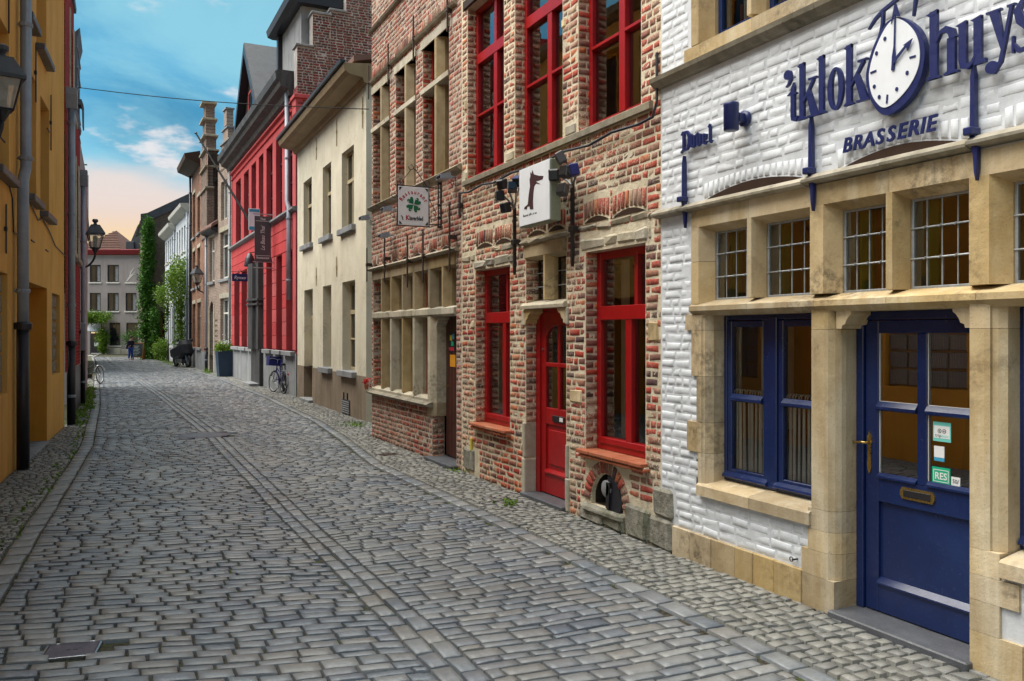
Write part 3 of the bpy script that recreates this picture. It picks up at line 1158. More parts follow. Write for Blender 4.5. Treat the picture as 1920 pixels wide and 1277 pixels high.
# relieving arches: soldier bricks over a dark plate painted as the slot's shade
for ax0, ax1 in ((.60, 1.77), (2.02, 3.0), (3.2, 4.3)):
    n = int((ax1 - ax0) / .062)
    Qs, rise = [], .075
    for i in range(n):
        a, b = ax0 + (ax1 - ax0) * i / n + .004, ax0 + (ax1 - ax0) * (i + 1) / n - .004
        fz = lambda x: 3.006 + rise * math.sin(math.pi * (x - ax0) / (ax1 - ax0))
        Qs.append([(a, fz(a)), (b, fz(b)), (b, 3.135 + .03 * math.sin(math.pi * (b - ax0) / (ax1 - ax0))), (a, 3.135 + .03 * math.sin(math.pi * (a - ax0) / (ax1 - ax0)))])
    lay_pieces(np.array(Qs), rs.normal(.005, .001, n), FW, 'white_paint_brick', wall, 'brick', 'arch_brickwork', rs, 5, 5, .006, .004, .001, 300, WW, .1)
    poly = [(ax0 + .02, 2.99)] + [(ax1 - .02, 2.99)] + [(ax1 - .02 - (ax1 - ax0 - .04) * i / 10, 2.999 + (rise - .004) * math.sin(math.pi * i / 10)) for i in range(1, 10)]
    MB().prism(poly, 'y', -.012, .02).build('arch_slot_shade', 'dark_wood_and_shade', wall)

FRONT, GL = -.022, .115


def stone(name, poly, axis, a, b, mat='sandstone', par=None):
    return MB().prism(poly, axis, a, b).build(name, mat, par or W)


def stone_mullion(c, hw, bw, z0, z1, mat, parent, f=FRONT, d=.09, back=.24):
    """mullion with splayed flanks"""
    return stone('mullion', [(c - hw, f), (c + hw, f), (c + bw, d), (c + bw, back), (c - bw, back), (c - bw, d)], 'z', z0, z1, mat, parent)


def splay_lintel(x0, x1, z0, z1, mat, parent, f=FRONT, drop=.045, back=.24, name='lintel_stone'):
    return stone(name, [(f, z1), (f, z0), (.09, z0 - drop), (back, z0 - drop), (back, z1)], 'x', x0 + .0015, x1 - .0015, mat, parent)


def stone_storey(z0, zl, zt, W_=W):
    """row of transom lights between z0 (sill band top) and zl (lintel bottom)"""
    for x0, x1 in ((.458, 1.17), (1.17, 1.855), (1.855, 2.46), (2.46, 3.07), (3.07, 3.75), (3.75, 4.42)):
        splay_lintel(x0, x1, zl, zt, 'sandstone', W_)
    zm = z0 + (zl - z0) * .55
    for a, b in ((z0, zm), (zm, zl)):
        stone('jamb_stone', [(.458, FRONT), (.555, FRONT), (.63, .09), (.63, .24), (.458, .24)], 'z', a + .0015, b - .0015)
        stone('jamb_stone', [(4.42, FRONT), (4.42, .24), (4.25, .24), (4.25, .09), (4.325, FRONT)], 'z', a + .0015, b - .0015)
    for c in (1.172, 2.459, 3.75):
        stone_mullion(c, .024, .062, z0 + .03, zl, 'sandstone', W_)
    for c in (1.855, 3.068):
        stone_mullion(c, .061, .125, z0 + .03, zl, 'sandstone', W_)


LIGHTS = [(.63, 1.11), (1.234, 1.73), (1.98, 2.397), (2.521, 2.943), (3.193, 3.688), (3.812, 4.25)]
stone_storey(2.146, 2.783, 2.925)
# transom band with weathered sill
for x0, x1 in ((.46, 1.172), (1.172, 1.855), (1.855, 2.459), (2.459, 3.068), (3.068, 3.75), (3.75, 4.42)):
    stone('transom_stone', [(-.05, 2.09), (-.05, 2.128), (-.028, 2.140), (.09, 2.178), (.24, 2.178), (.24, 2.05), (.0, 2.05)], 'x', x0 + .0015, x1 - .0015)
# leaded transom lights
for i, (a, b) in enumerate(LIGHTS):
    z0, z1 = 2.176, 2.74
    fr = MB()
    fr.box(a, a + .018, .10, .13, z0, z1, .003).box(b - .018, b, .10, .13, z0, z1, .003).box(a, b, .101, .129, z0, z0 + .018, .003).box(a, b, .101, .129, z1 - .018, z1, .003)
    w = fr.build('leaded_light', 'lead', W)
    nc = 4
    for c in range(1, nc):
        x = a + (b - a) * c / nc
        bx('lead_bar', 'lead', w, x - .004, x + .004, .108, .120, z0 + .018, z1 - .018, b=.002)
    for k in (1, 2):
        z = z0 + (z1 - z0) * k / 3
        MB().tube([(a - .03, .098, z), (b + .03, .098, z + .004)], .006, 6).build('saddle_bar', 'lead', w)
        for c in range(1, nc):
            x = a + (b - a) * c / nc
            MB().tube([(x - .008, .090, z - .006), (x + .006, .092, z + .010)], .005, 5).build('tie', 'lead', w)
    for c in range(nc):
        for k in range(3):
            xa, xb = a + (b - a) * c / nc + .004, a + (b - a) * (c + 1) / nc - .004
            za, zb = z0 + (z1 - z0) * k / 3, z0 + (z1 - z0) * (k + 1) / 3
            t1, t2 = rs.normal(0, .0012, 2)
            MB().add([(xa, .114 + t1, za), (xb, .114 - t1, za), (xb, .114 - t1 + t2, zb), (xa, .114 + t1 + t2, zb)], [[0, 1, 2, 3]]).build('pane', 'glass', w)
# hood mould over the ground floor, stepping at the door bay
for x0, x1, dz in ((-.045, .62, 0), (.62, 1.19, .001), (1.19, 1.77, .002), (1.77, 2.44, .012), (2.44, 3.03, .013), (3.03, 3.72, .022), (3.72, 4.6, .022), (4.6, 7.2, .022)):
    p = [(0.0, 2.918), (-.055, 2.925), (-.085, 2.938), (-.088, 2.955), (-.05, 2.985), (0.0, 3.0)]
    stone('hood_stone', [(y, z + dz) for y, z in p], 'x', x0 + .001, x1 - .001, 'band_stone')
# left jamb stack with toothed quoins
for z0, z1, xo in ((.575, .92, .545), (.92, 1.17, .40), (1.17, 1.55, .53), (1.55, 1.93, .46), (1.93, 2.06, .378)):
    stone('jamb_stone', [(xo, FRONT), (.59, FRONT), (.60, FRONT + .012), (.625, FRONT + .012), (.665, .05), (.665, .24), (xo, .24)], 'z', z0 + .0015, z1 - .0015)
# pier between window and door, rounded on the door side
PZ = (0.0, .23, .406, .55, .695, 1.93, 2.09)
for i in range(len(PZ) - 1):
    p = [(1.809, FRONT), (1.925, FRONT), (1.952, FRONT + .008), (1.985, .018), (2.005, .055), (2.011, .09), (2.011, .30), (1.75, .30), (1.75, .10), (1.809, .05)]
    if i == 0:
        p = [(1.72, FRONT), (2.011, FRONT), (2.011, .30), (1.72, .30)]
    if i == 1:
        p[0] = (1.715, FRONT); p = p[:7] + [(1.715, .30)]
    if i in (2, 3):
        p = p[:7] + [(1.775, .30), (1.775, FRONT)]
        p = p[1:]
    stone('pier_stone', p, 'z', PZ[i] + .001, PZ[i + 1] - .001)
for i in range(len(PZ) - 1):
    p = [(3.011, FRONT), (3.10, FRONT), (3.128, FRONT + .01), (3.128, FRONT + .03), (3.155, FRONT + .04), (3.19, .05), (3.19, .30), (3.011, .30)]
    if i <= 3:
        p = [(3.011, FRONT), (3.19 if i % 2 else 3.30, FRONT), (3.19 if i % 2 else 3.30, .30), (3.011, .30)]
    if i == 0:
        p = [(3.011, FRONT), (3.32, FRONT), (3.32, .30), (3.011, .30)]
    stone('pier_stone', p, 'z', PZ[i] + .001, PZ[i + 1] - .001)
for sx, x in ((1, 2.011), (-1, 3.011)):
    p = [(0, 1.935), (.045, 1.935), (.05, 1.955), (.075, 1.965), (.085, 1.99), (.105, 2.015), (.125, 2.03), (.125, 2.052), (0, 2.052)]
    stone('corbel', [(x + sx * a, z) for a, z in p], 'y', .0, .20)
# window sills
for a, b in ((.551, 1.19), (1.19, 1.808), (3.20, 3.85), (3.85, 4.5)):
    stone('sill_stone', [(-.045, .573), (-.045, .655), (-.03, .668), (.16, .705), (.24, .705), (.24, .573)], 'x', a + .0015, b - .0015)
# right-hand jamb beyond the second window
stone('jamb_stone', [(4.24, .05), (4.28, FRONT), (4.42, FRONT), (4.42, .24), (4.24, .24)], 'z', .70, 2.06)
# plinth slabs
px = (.19, .445, .72, 1.01, 1.215, 1.44, 1.718)
for i in range(len(px) - 1):
    bx('plinth_slab', 'sandstone', W, px[i] + .0015, px[i + 1] - .0015, -.026 - .004 * (i % 2), .02, -.02, .243, b=.005)
for i, (a, b) in enumerate(((3.325, 3.75), (3.75, 4.2), (4.2, 4.8), (4.8, 5.4), (5.4, 6.4))):
    bx('plinth_slab', 'sandstone', W, a + .0015, b - .0015, -.027 - .003 * (i % 2), .02, -.02, .243, b=.005)
# rough old corner stones where the two houses meet
for a in ((-.16, .185, -.035, .1, .0, .268), (-.10, .185, -.028, .1, .272, .55)):
    bx('corner_stone', 'grey_rubble', W, *a, b=.03, jit=.012)
# iron hooks low on the wall
for x, z in ((1.655, .30), (3.42, .32)):
    k = MB().tube([(x, .0, z), (x, -.05, z)], .006, 6).torus((x - .03, -.03, z - .005), .016, .004, 'y', 12, 5).build('hook', 'black_iron', W)
# upper floor: sill band, frames and windows
for i, (x0, x1) in enumerate(((-.05, .9), (.9, 1.9), (1.9, 2.95), (2.95, 4.0), (4.0, 5.2), (5.2, 7.2))):
    stone('band_stone', [(0.0, 4.066), (-.05, 4.075), (-.09, 4.115), (-.10, 4.15), (-.045, 4.178), (0., 4.182)], 'x', x0 + .0015, x1 - .0015, 'cornice_wood' if False else 'band_stone')
for x0, x1 in ((.36, 1.2), (1.2, 2.1), (2.1, 3.2), (3.2, 4.45)):
    stone('sill_stone', [(-.022, 4.184), (-.022, 4.295), (.09, 4.335), (.24, 4.335), (.24, 4.184)], 'x', x0 + .0015, x1 - .0015, 'sandstone')
stone_storey(4.30, 5.9, 6.1)
for i, (a, b) in enumerate(LIGHTS):
    window(W, a, b, 4.335, 5.86, .12, 'blue_paint', .045, .05)
    for k in range(5):
        MB().tube([(a + .08 + .045 * k, .3, 4.30), (a + .08 + .045 * k, .3, 4.62 + .02 * (k % 3))], .012, 5).build('candle', 'curtain_cream' if k % 3 else 'room_orange', W)

# blue ground floor windows
def blue_window(x0, x1):
    xm = (x0 + x1) / 2
    z0, z1, y = .705, 2.05, .15
    mb = MB()
    mb.box(x0, x0 + .035, y, y + .07, z0, z1, .004).box(x1 - .035, x1, y, y + .07, z0, z1, .004)
    mb.box(x0 + .035, x1 - .035, y + .001, y + .069, z1 - .04, z1, .004).box(x0 + .035, x1 - .035, y + .001, y + .069, z0, z0 + .035, .004)
    mb.box(xm - .055, xm + .055, y - .012, y + .071, z0 + .01, z1 - .02, .006)
    w = mb.build('window', 'blue_paint', W)
    for a, b in ((x0 + .04, xm - .058), (xm + .058, x1 - .04)):
        s = MB()
        zb, zt, zr = z0 + .04, z1 - .045, 1.385
        s.box(a, a + .05, y + .004, y + .06, zb, zt, .005).box(b - .05, b, y + .004, y + .06, zb, zt, .005)
        s.box(a + .05, b - .05, y + .005, y + .059, zb, zb + .06, .005).box(a + .05, b - .05, y + .005, y + .059, zt - .05, zt, .005)
        s.prism([(y - .006, zr - .03), (y - .018, zr - .022), (y - .018, zr - .002), (y + .012, zr + .03), (y + .055, zr + .03), (y + .055, zr - .03)], 'x', a + .052, b - .052)
        s.prism([(y - .03, zb - .012), (y - .038, zb - .004), (y - .03, zb + .012), (y + .0, zb + .036), (y + .003, zb - .012)], 'x', a - .02, b + .02)
        sash = s.build('sash', 'blue_paint', w)
        for za, zc in ((zb + .05, zr - .02), (zr + .02, zt - .04)):
            MB().add([(a + .04, y + .03, za), (b - .04, y + .03, za), (b - .04, y + .03, zc), (a + .04, y + .03, zc)], [[0, 1, 2, 3]]).build('pane', 'glass_window', sash)
    bx('head_board', 'black_paint', w, x0, x1, y + .0, y + .09, z1 + .002, z1 + .06, b=.003)
    return w


blue_window(.667, 1.80)
blue_window(3.18, 4.25)

# the blue door
D0, D1 = 2.012, 3.010
dy = .20
d = MB()
x0, x1 = 2.075, 2.995
d.box(x0, x0 + .105, dy, dy + .05, .055, 1.99, .004).box(x1 - .105, x1, dy, dy + .05, .055, 1.99, .004)
d.box(x0 + .105, x1 - .105, dy + .001, dy + .049, 1.905, 1.99, .004)
d.box(x0 + .105, x1 - .105, dy + .001, dy + .049, .785, .945, .004)
d.box(x0 + .105, x1 - .105, dy + .001, dy + .049, .055, .24, .004)
d.box(2.483, 2.552, dy - .002, dy + .051, .945, 1.905, .004)
for a, b in ((x0 + .10, 2.483), (2.552, x1 - .10)):
    d.prism([(dy - .012, 1.392), (dy - .02, 1.40), (dy - .02, 1.418), (dy + .006, 1.452), (dy + .049, 1.452), (dy + .049, 1.392)], 'x', a, b)
    d.prism([(dy - .014, .945), (dy - .014, .958), (dy + .012, .978), (dy + .03, .978), (dy + .03, .945)], 'x', a + .004, b - .004)
d.prism([(dy - .012, .238), (dy - .012, .25), (dy + .02, .285), (dy + .04, .285), (dy + .04, .238)], 'x', x0 + .10, x1 - .10)
door = d.build('door', 'blue_paint', W)
bx('panel', 'blue_paint', door, x0 + .10, x1 - .10, dy + .024, dy + .034, .24, .79, b=.002)
for a, b in ((x0 + .10, 2.488), (2.547, x1 - .10)):
    for za, zb in ((.965, 1.40), (1.445, 1.91)):
        MB().add([(a, dy + .02, za), (b, dy + .02, za), (b, dy + .02, zb), (a, dy + .02, zb)], [[0, 1, 2, 3]]).build('pane', 'glass_door', door)
        for e in ((a + .004, a + .010, za + .003, zb), (a, b, za + .002, za + .009), (b - .010, b - .004, za + .003, zb)):
            bx('putty', 'white_trim', door, e[0], e[1], dy + .012, dy + .0185, e[2], e[3], b=.001)
f = MB()
f.box(D0, x0 - .004, dy - .02, dy + .07, .05, 2.05, .004).box(x1 + .003, D1, dy - .02, dy + .07, .05, 2.05, .004).box(D0, D1, dy - .02, dy + .07, 1.994, 2.05, .004)
f.build('door_frame', 'blue_paint', door)
# handle plate and lever
hb = MB()
hx, hz = 2.112, 1.125
hb.prism([(hx - .012, hz - .14), (hx, hz - .165), (hx + .012, hz - .14), (hx + .018, hz - .10), (hx + .013, hz - .06), (hx + .013, hz + .03), (hx + .02, hz + .05), (hx + .018, hz + .085),
          (hx + .008, hz + .10), (hx, hz + .125), (hx - .008, hz + .10), (hx - .018, hz + .085), (hx - .02, hz + .05), (hx - .013, hz + .03), (hx - .013, hz - .06), (hx - .018, hz - .10)], 'y', dy - .008, dy + .002)
plate = hb.build('handle', 'brass', door)
MB().tube([(hx, dy, hz + .045), (hx, dy - .045, hz + .045), (hx - .03, dy - .05, hz + .048), (hx - .075, dy - .05, hz + .04), (hx - .10, dy - .048, hz + .046)], [.008, .009, .009, .008, .006], 8).build('lever', 'brass', plate, True)
# letter slot
m = MB()
m.prism([(2.36, .865), (2.375, .84), (2.60, .84), (2.615, .865), (2.615, .89), (2.60, .915), (2.375, .915), (2.36, .89)], 'y', dy - .010, dy + .002)
ms = m.build('letter_slot', 'brass', door)
bx('flap', 'black_iron', ms, 2.388, 2.588, dy - .014, dy - .009, .855, .90, b=.002)
# stickers on the lower right pane
sy = dy + .0165
st = bx('sticker', 'sticker_mint', door, 2.585, 2.710, sy, sy + .0015, 1.235, 1.355, b=0)
bx('card', 'print_white', st, 2.593, 2.702, sy - .001, sy - .0002, 1.255, 1.332, b=0)
for ex in (2.632, 2.664):
    MB().prism(ell(ex, 1.300, .0135, .0135, 14), 'y', sy - .0022, sy - .0012).build('owl_eye', 'print_black', st)
    MB().prism(ell(ex, 1.300, .0095, .0095, 14), 'y', sy - .0032, sy - .0024).build('owl_eye_white', 'print_white', st)
    MB().prism(ell(ex, 1.300, .005, .005, 10), 'y', sy - .0042, sy - .0034).build('pupil', 'print_black', st)
text_mesh('trip', .030, 'lettering', 'print_black', st, (2.601, sy - .0015, 1.262), extrude=.0003, align='LEFT')
text_mesh('advisor', .026, 'lettering', 'sticker_mint', st, (2.636, sy - .0015, 1.262), extrude=.0003, align='LEFT', xs=.8)
st = bx('sticker', 'print_white', door, 2.592, 2.664, sy, sy + .0015, 1.135, 1.205, b=0)
bx('stripe', 'sticker_blue', st, 2.592, 2.664, sy, sy + .0015, 1.112, 1.134, b=0)
st = bx('sticker', 'sticker_green', door, 2.577, 2.705, sy, sy + .0015, .968, 1.075, b=0)
for e in ((2.588, 2.694, 1.056, 1.060), (2.588, 2.694, .984, .988), (2.588, 2.592, .988, 1.056), (2.690, 2.694, .988, 1.056)):
    bx('border', 'print_white', st, e[0], e[1], sy - .001, sy - .0002, e[2], e[3], b=0)
text_mesh('RES', .060, 'lettering', 'print_white', st, (2.641, sy - .0012, 1.001), extrude=.0003, xs=.92, bold=.001)
st = bx('sticker', 'print_white', door, 2.712, 2.772, sy, sy + .0015, .978, 1.030, b=0)
text_mesh('50/', .034, 'lettering', 'print_black', st, (2.742, sy - .0012, .992), extrude=.0003)
bx('door_step', 'bluestone', W, 2.0, 3.03, -.075, .30, -.02, .048, b=.008)

# rooms behind; lower back wall is an added partition, close so daylight brightens it
shell(W, .55, 4.4, .05, 3.0, .6, 'room_orange', .31)
shell(W, .5, 4.4, 3.9, 6.1, 2.5, 'room_dark', .31)
for x, wd in ((.95, .05), (2.35, .07), (3.4, .06)):
    MB().prism([(x, .3), (x + wd, .3), (x + .25 + wd, 2.9), (x + .25, 2.9)], 'y', .70, .78).build('beam', 'dark_wood_and_shade', W)
bx('radiator', 'curtain_cream', W, .70, .80, .5, .8, 1.1, 2.2, b=.02)
# curtains stand on their own rods inside the windows
def strips(x0, x1, z0, z1, y, lab):
    c = thing('strip_curtain', lab, 'curtain', tuple(WW @ Vector(((x0 + x1) / 2, y, z0))), R(-90))
    w = (x1 - x0)
    MB().tube([(-w / 2, 0, z1 - z0), (w / 2, 0, z1 - z0)], .006, 6).build('rod', 'steel', c)
    n = 14
    for i in range(n):
        x = -w / 2 + w * (i + .5) / n + rs.uniform(-.008, .008)
        t = rs.uniform(-.012, .012)
        hw = rs.uniform(.011, .018)
        MB().prism([(x - hw + t, 0), (x + hw + t, 0), (x + hw * .8, z1 - z0 - .004), (x - hw * .8, z1 - z0 - .004)], 'y', -.004 + .01 * (i % 3), .001 + .01 * (i % 3)).build('strip', 'curtain_cream', c)
        MB().torus((x, 0, z1 - z0 + .03), .03, .004, 'x', 10, 4).build('ring', 'curtain_cream', c)


strips(.74, 1.17, .74, 1.39, .215, 'cream strip curtain behind the left half of the blue window')
strips(1.30, 1.74, .74, 1.39, .215, 'cream strip curtain behind the right half of the blue window')
for i, (a, b) in enumerate(LIGHTS[:5]):
    c = thing('drape', ('yellow green drape behind the first leaded light', 'yellow green drape behind the second leaded light', 'yellow green drape behind the third leaded light, over the door',
                        'yellow green drape behind the fourth leaded light, over the door', 'yellow green drape behind the leaded light cut by the frame')[i], 'drape', tuple(WW @ Vector((a, .24, 2.15))), R(-90))
    pl = []
    n = 12
    for k in range(n + 1):
        pl.append((.01 + .12 * k / n * (.7 if i % 2 else 1), .02 * math.sin(k * 1.9)))
    MB().prism(pl + [(x, y + .004) for x, y in pl[::-1]], 'z', 0, .62).build('cloth', 'curtain_green', c, fix=True)

# wrought iron wall anchors, painted blue
for x, zb, zc, zt in ((.385, 2.79, 3.0, 3.40), (1.825, 2.745, 2.99, 3.40), (3.05, 2.755, 3.0, 3.41)):
    a = MB()
    a.prism([(x - .016, zc - .02), (x + .016, zc - .02), (x + .012, zt - .06), (x + .002, zt), (x - .012, zt - .06)], 'y', -.055, -.02)
    a.prism([(x + .004, zc - .05), (x + .036, zc - .05), (x + .030, zb + .05), (x + .024, zb), (x + .014, zb + .05)], 'y', -.06, -.03)
    a.box(x - .028, x + .028, -.10, -.015, zc + .01, zc + .055, .006)
    a.prism([(x - .012, zc + .03), (x + .016, zc + .03), (x + .030, zc - .09), (x + .004, zc - .09)], 'y', -.062, -.032)
    a.build('wall_anchor', 'blue_sign', W, fix=True)

# up-and-down wall lamp
lp = thing('wall_lamp', 'dark blue cylinder wall lamp between the small and the large lettering', 'lamp', tuple(WW @ Vector((1.12, 0, 3.55))), R(-90))
MB().lathe([(.052, -.105), (.058, -.10), (.058, .075), (.060, .08), (.060, .10), (.054, .105)], 18, (0, -.15, 0)).build('tube', 'blue_sign', lp, True)
MB().box(-.03, .03, -.10, -.03, -.035, .035, .008).build('arm', 'blue_sign', lp)
MB().lathe([(.06, 0), (.06, .028), (.05, .034)], 16, (0, -.036, 0), 'y').build('rose', 'blue_sign', lp, True)

# ------------------------------------------------------------------ lettering on the white wall
def letter(sign, strokes, y=-.065, th=.022, mat='blue_sign', name='letter'):
    mb = MB()
    for i, p in enumerate(strokes):
        mb.prism(p, 'y', y - .0006 * i, y + th)
    return mb.build(name, mat, sign, fix=True)


def rect(a, b, c, d_):
    return [(a, c), (b, c), (b, d_), (a, d_)]


sg = thing('lettered_sign', 'large dark blue raised letters with a crooked clock for an o', 'sign', W.location, R(-90))
B0, XH, AS = 3.392, 3.668, 3.785


def stem(x, w, top, foot=True, serif=True):
    s = [rect(x - w / 2, x + w / 2, B0, top)]
    if foot:
        s.append([(x - w * .95, B0), (x + w * .95, B0), (x + w * .95, B0 + .008), (x + w * .5, B0 + .02), (x - w * .5, B0 + .02), (x - w * .95, B0 + .008)])
    if serif:
        s.append([(x - w * 1.0, top - .012), (x - w * .45, top - .03), (x + w * .5, top - .02), (x + w * .5, top + .004)])
    return s


# apostrophe and t
letter(sg, [ell(1.62, 3.742, .036, .034, 18), ribbon([(1.648, 3.735), (1.648, 3.70), (1.628, 3.672), (1.604, 3.658)], [.022, .024, .016, .006])])
letter(sg, [[(1.652, B0 + .045), (1.69, B0 + .045), (1.69, 3.64), (1.678, 3.675), (1.652, 3.63)], ribbon([(1.618, 3.592), (1.66, 3.605), (1.708, 3.592)], [.004, .026, .012]),
            ribbon([(1.671, B0 + .06), (1.675, B0 + .025), (1.695, B0 + .014), (1.722, B0 + .035)], [.038, .036, .026, .008])])


def kay(x, w):
    s = stem(x + .03, .042, AS)
    s += [ribbon([(x + .045, 3.51), (x + w - .03, XH - .02)], [.014, .02]), rect(x + w - .075, x + w + .0, XH - .02, XH - .006),
          [(x + .075, 3.565), (x + .105, 3.585), (x + w + .005, B0 + .012), (x + w - .052, B0 + .012)], rect(x + w - .085, x + w + .02, B0 - .0005, B0 + .0125)]
    return s


letter(sg, kay(1.728, .17))
letter(sg, stem(1.938, .042, AS))


def ring_o(cx, cz, rx, rz, tx, tz, n=26):
    o = []
    for i in range(n):
        a0, a1 = 2 * math.pi * i / n, 2 * math.pi * (i + 1) / n
        o.append([(cx + rx * math.cos(a0), cz + rz * math.sin(a0)), (cx + rx * math.cos(a1), cz + rz * math.sin(a1)),
                  (cx + (rx - tx) * math.cos(a1), cz + (rz - tz) * math.sin(a1)), (cx + (rx - tx) * math.cos(a0), cz + (rz - tz) * math.sin(a0))])
    return o


mb = MB()
for p in ring_o(2.062, 3.53, .068, .143, .040, .018):
    mb.prism(p, 'y', -.065, -.043)
mb.build('letter', 'blue_sign', sg, fix=True)
letter(sg, kay(2.146, .18))
# h u y s
s = stem(2.808, .05, AS + .005) + stem(2.925, .05, 3.60, True, False)
s.append(ribbon([(2.828, 3.60), (2.85, 3.648), (2.89, 3.660), (2.925, 3.635), (2.938, 3.59)], [.012, .022, .034, .044, .044]))
letter(sg, s)
s = [rect(2.972, 3.020, 3.45, XH - .01), [(2.952, XH - .014), (2.975, XH - .03), (3.02, XH - .02), (3.02, XH)], rect(3.066, 3.112, B0 + .006, XH - .01),
     [(3.046, XH - .014), (3.07, XH - .03), (3.112, XH - .02), (3.112, XH)], rect(3.10, 3.138, B0 + .006, B0 + .03),
     ribbon([(2.997, 3.455), (3.004, 3.415), (3.03, 3.402), (3.058, 3.42), (3.075, 3.455)], [.047, .044, .030, .016, .010])]
letter(sg, s)
s = [[(3.158, XH - .012), (3.212, XH - .012), (3.248, 3.44), (3.232, 3.42)], rect(3.140, 3.228, XH - .014, XH - .002), ribbon([(3.285, XH - .01), (3.245, 3.47), (3.222, 3.375), (3.195, 3.345)], [.018, .018, .02, .02]),
     rect(3.262, 3.308, XH - .014, XH - .002), ell(3.172, 3.358, .036, .034, 16), ribbon([(3.20, 3.345), (3.185, 3.328), (3.165, 3.328)], [.024, .02, .012])]
letter(sg, s)
s = [ribbon([(3.405, 3.60), (3.385, 3.655), (3.345, 3.660), (3.318, 3.62), (3.335, 3.565), (3.385, 3.515), (3.405, 3.455), (3.375, 3.405), (3.325, 3.405), (3.292, 3.455)],
            [.012, .022, .026, .042, .05, .052, .042, .028, .024, .012]), rect(3.288, 3.300, 3.40, 3.49), rect(3.398, 3.408, 3.58, 3.665)]
letter(sg, s)
# the clock
OUT = [(2.328, 3.55), (2.342, 3.442), (2.383, 3.343), (2.459, 3.262), (2.546, 3.261), (2.648, 3.314), (2.721, 3.401), (2.753, 3.503), (2.757, 3.598), (2.721, 3.70), (2.656, 3.777), (2.572, 3.834),
       (2.494, 3.831), (2.433, 3.778), (2.369, 3.679)]
FACE = [(2.356, 3.543), (2.369, 3.435), (2.406, 3.36), (2.464, 3.306), (2.538, 3.313), (2.631, 3.368), (2.693, 3.436), (2.725, 3.511), (2.725, 3.608), (2.697, 3.694), (2.639, 3.772), (2.572, 3.825),
        (2.542, 3.828), (2.494, 3.806), (2.441, 3.746), (2.388, 3.652)]


def smooth_loop(p, k=4):
    out = []
    n = len(p)
    for i in range(n):
        p0, p1, p2, p3 = (Vector(p[(i + j - 1) % n]) for j in range(4))
        for q in range(k):
            u = q / k
            out.append(tuple(.5 * ((2 * p1) + (p2 - p0) * u + (2 * p0 - 5 * p1 + 4 * p2 - p3) * u * u + (3 * p1 - p0 - 3 * p2 + p3) * u ** 3)))
    return out


ck = MB().prism(smooth_loop(OUT), 'y', -.075, -.03).build('clock', 'blue_sign', sg)
MB().prism(smooth_loop(FACE), 'y', -.080, -.0755).build('clock_face', 'sign_white', ck)
for x, z in ((2.48, 3.728), (2.416, 3.657), (2.399, 3.453), (2.437, 3.378), (2.568, 3.393), (2.643, 3.472)):
    MB().prism(ell(x, z, .011, .013, 14), 'y', -.084, -.0805).build('hour_dot', 'blue_sign', ck)
for a, b in (((2.369, 3.546), (2.415, 3.549)), ((2.499, 3.377), (2.494, 3.324)), ((2.66, 3.558), (2.703, 3.556))):
    MB().prism(ribbon([a, b], .012), 'y', -.084, -.0805).build('hour_bar', 'blue_sign', ck)
hn = letter(ck, [ribbon([(2.542, 3.515), (2.550, 3.60), (2.553, 3.66), (2.560, 3.90)], [.022, .026, .010, .008]), [(2.529, 3.801), (2.556, 3.92), (2.566, 3.92), (2.596, 3.826), (2.572, 3.836), (2.556, 3.86)]], -.088, .006, name='minute_hand')
letter(ck, [ribbon([(2.545, 3.555), (2.60, 3.60), (2.645, 3.636)], [.020, .018, .014]), [(2.690, 3.664), (2.622, 3.642), (2.642, 3.632), (2.654, 3.598)]], -.094, .005, name='hour_hand')
letter(sg, [ribbon([(2.333, 3.836), (2.385, 3.885), (2.441, 3.917), (2.546, 3.952), (2.60, 3.975)], [.008, .018, .020, .020, .012]), ribbon([(2.446, 3.912), (2.442, 3.84), (2.430, 3.79), (2.401, 3.733)], [.018, .018, .016, .008]),
            ribbon([(2.60, 3.97), (2.66, 3.99), (2.72, 3.985)], [.012, .022, .02]), ribbon([(2.690, 3.98), (2.684, 3.90), (2.668, 3.808)], [.02, .016, .008]), rect(2.76, 2.80, 3.90, 3.955)], name='ornament')
# BRASSERIE
sb = thing('lettered_sign', 'slanted dark blue capitals spelling BRASSERIE above the door', 'sign', W.location, R(-90))
wd = [.70, .74, .70, .69, .69, .64, .74, .30, .64]
tot = sum(wd)
x = 2.085
for chh, w_ in zip('BRASSERIE', wd):
    dxx = .715 * w_ / tot
    text_mesh(chh, .132, 'letter', 'blue_sign', sb, (x + dxx / 2, -.028, 3.100), extrude=.006, shear=.22, xs=1.0, bold=.0028)
    x += dxx
# Duvel
sd = thing('lettered_sign', 'small dark blackletter word Duvel on the white wall', 'sign', W.location, R(-90))
zb = 3.445
letter(sd, [ribbon([(.352, 3.580), (.372, 3.597), (.43, 3.592), (.462, 3.555), (.462, 3.490), (.435, 3.452), (.365, 3.440)], [.012, .020, .026, .036, .036, .022, .012]), rect(.372, .400, zb + .004, 3.585),
            ribbon([(.350, 3.432), (.385, 3.452)], [.016, .02])], -.05, .02, 'blue_sign')
letter(sd, [rect(.478, .505, zb + .014, 3.552), rect(.515, .541, zb + .004, 3.545), ribbon([(.485, zb + .018), (.52, zb + .004)], [.024, .012]), ribbon([(.470, 3.54), (.50, 3.556)], .016)], -.05, .02)
letter(sd, [rect(.556, .582, zb + .014, 3.545), rect(.596, .620, zb + .018, 3.540), ribbon([(.565, zb + .02), (.59, zb + .002), (.612, zb + .022)], [.022, .014, .022]), ribbon([(.548, 3.535), (.58, 3.552)], .016)], -.05, .02)
letter(sd, [rect(.636, .660, zb + .014, 3.525), ribbon([(.65, 3.528), (.685, 3.515), (.680, 3.485), (.652, 3.478)], [.016, .022, .02, .010]), ribbon([(.645, zb + .018), (.67, zb + .003), (.700, zb + .018)], [.02, .02, .006])], -.05, .02)
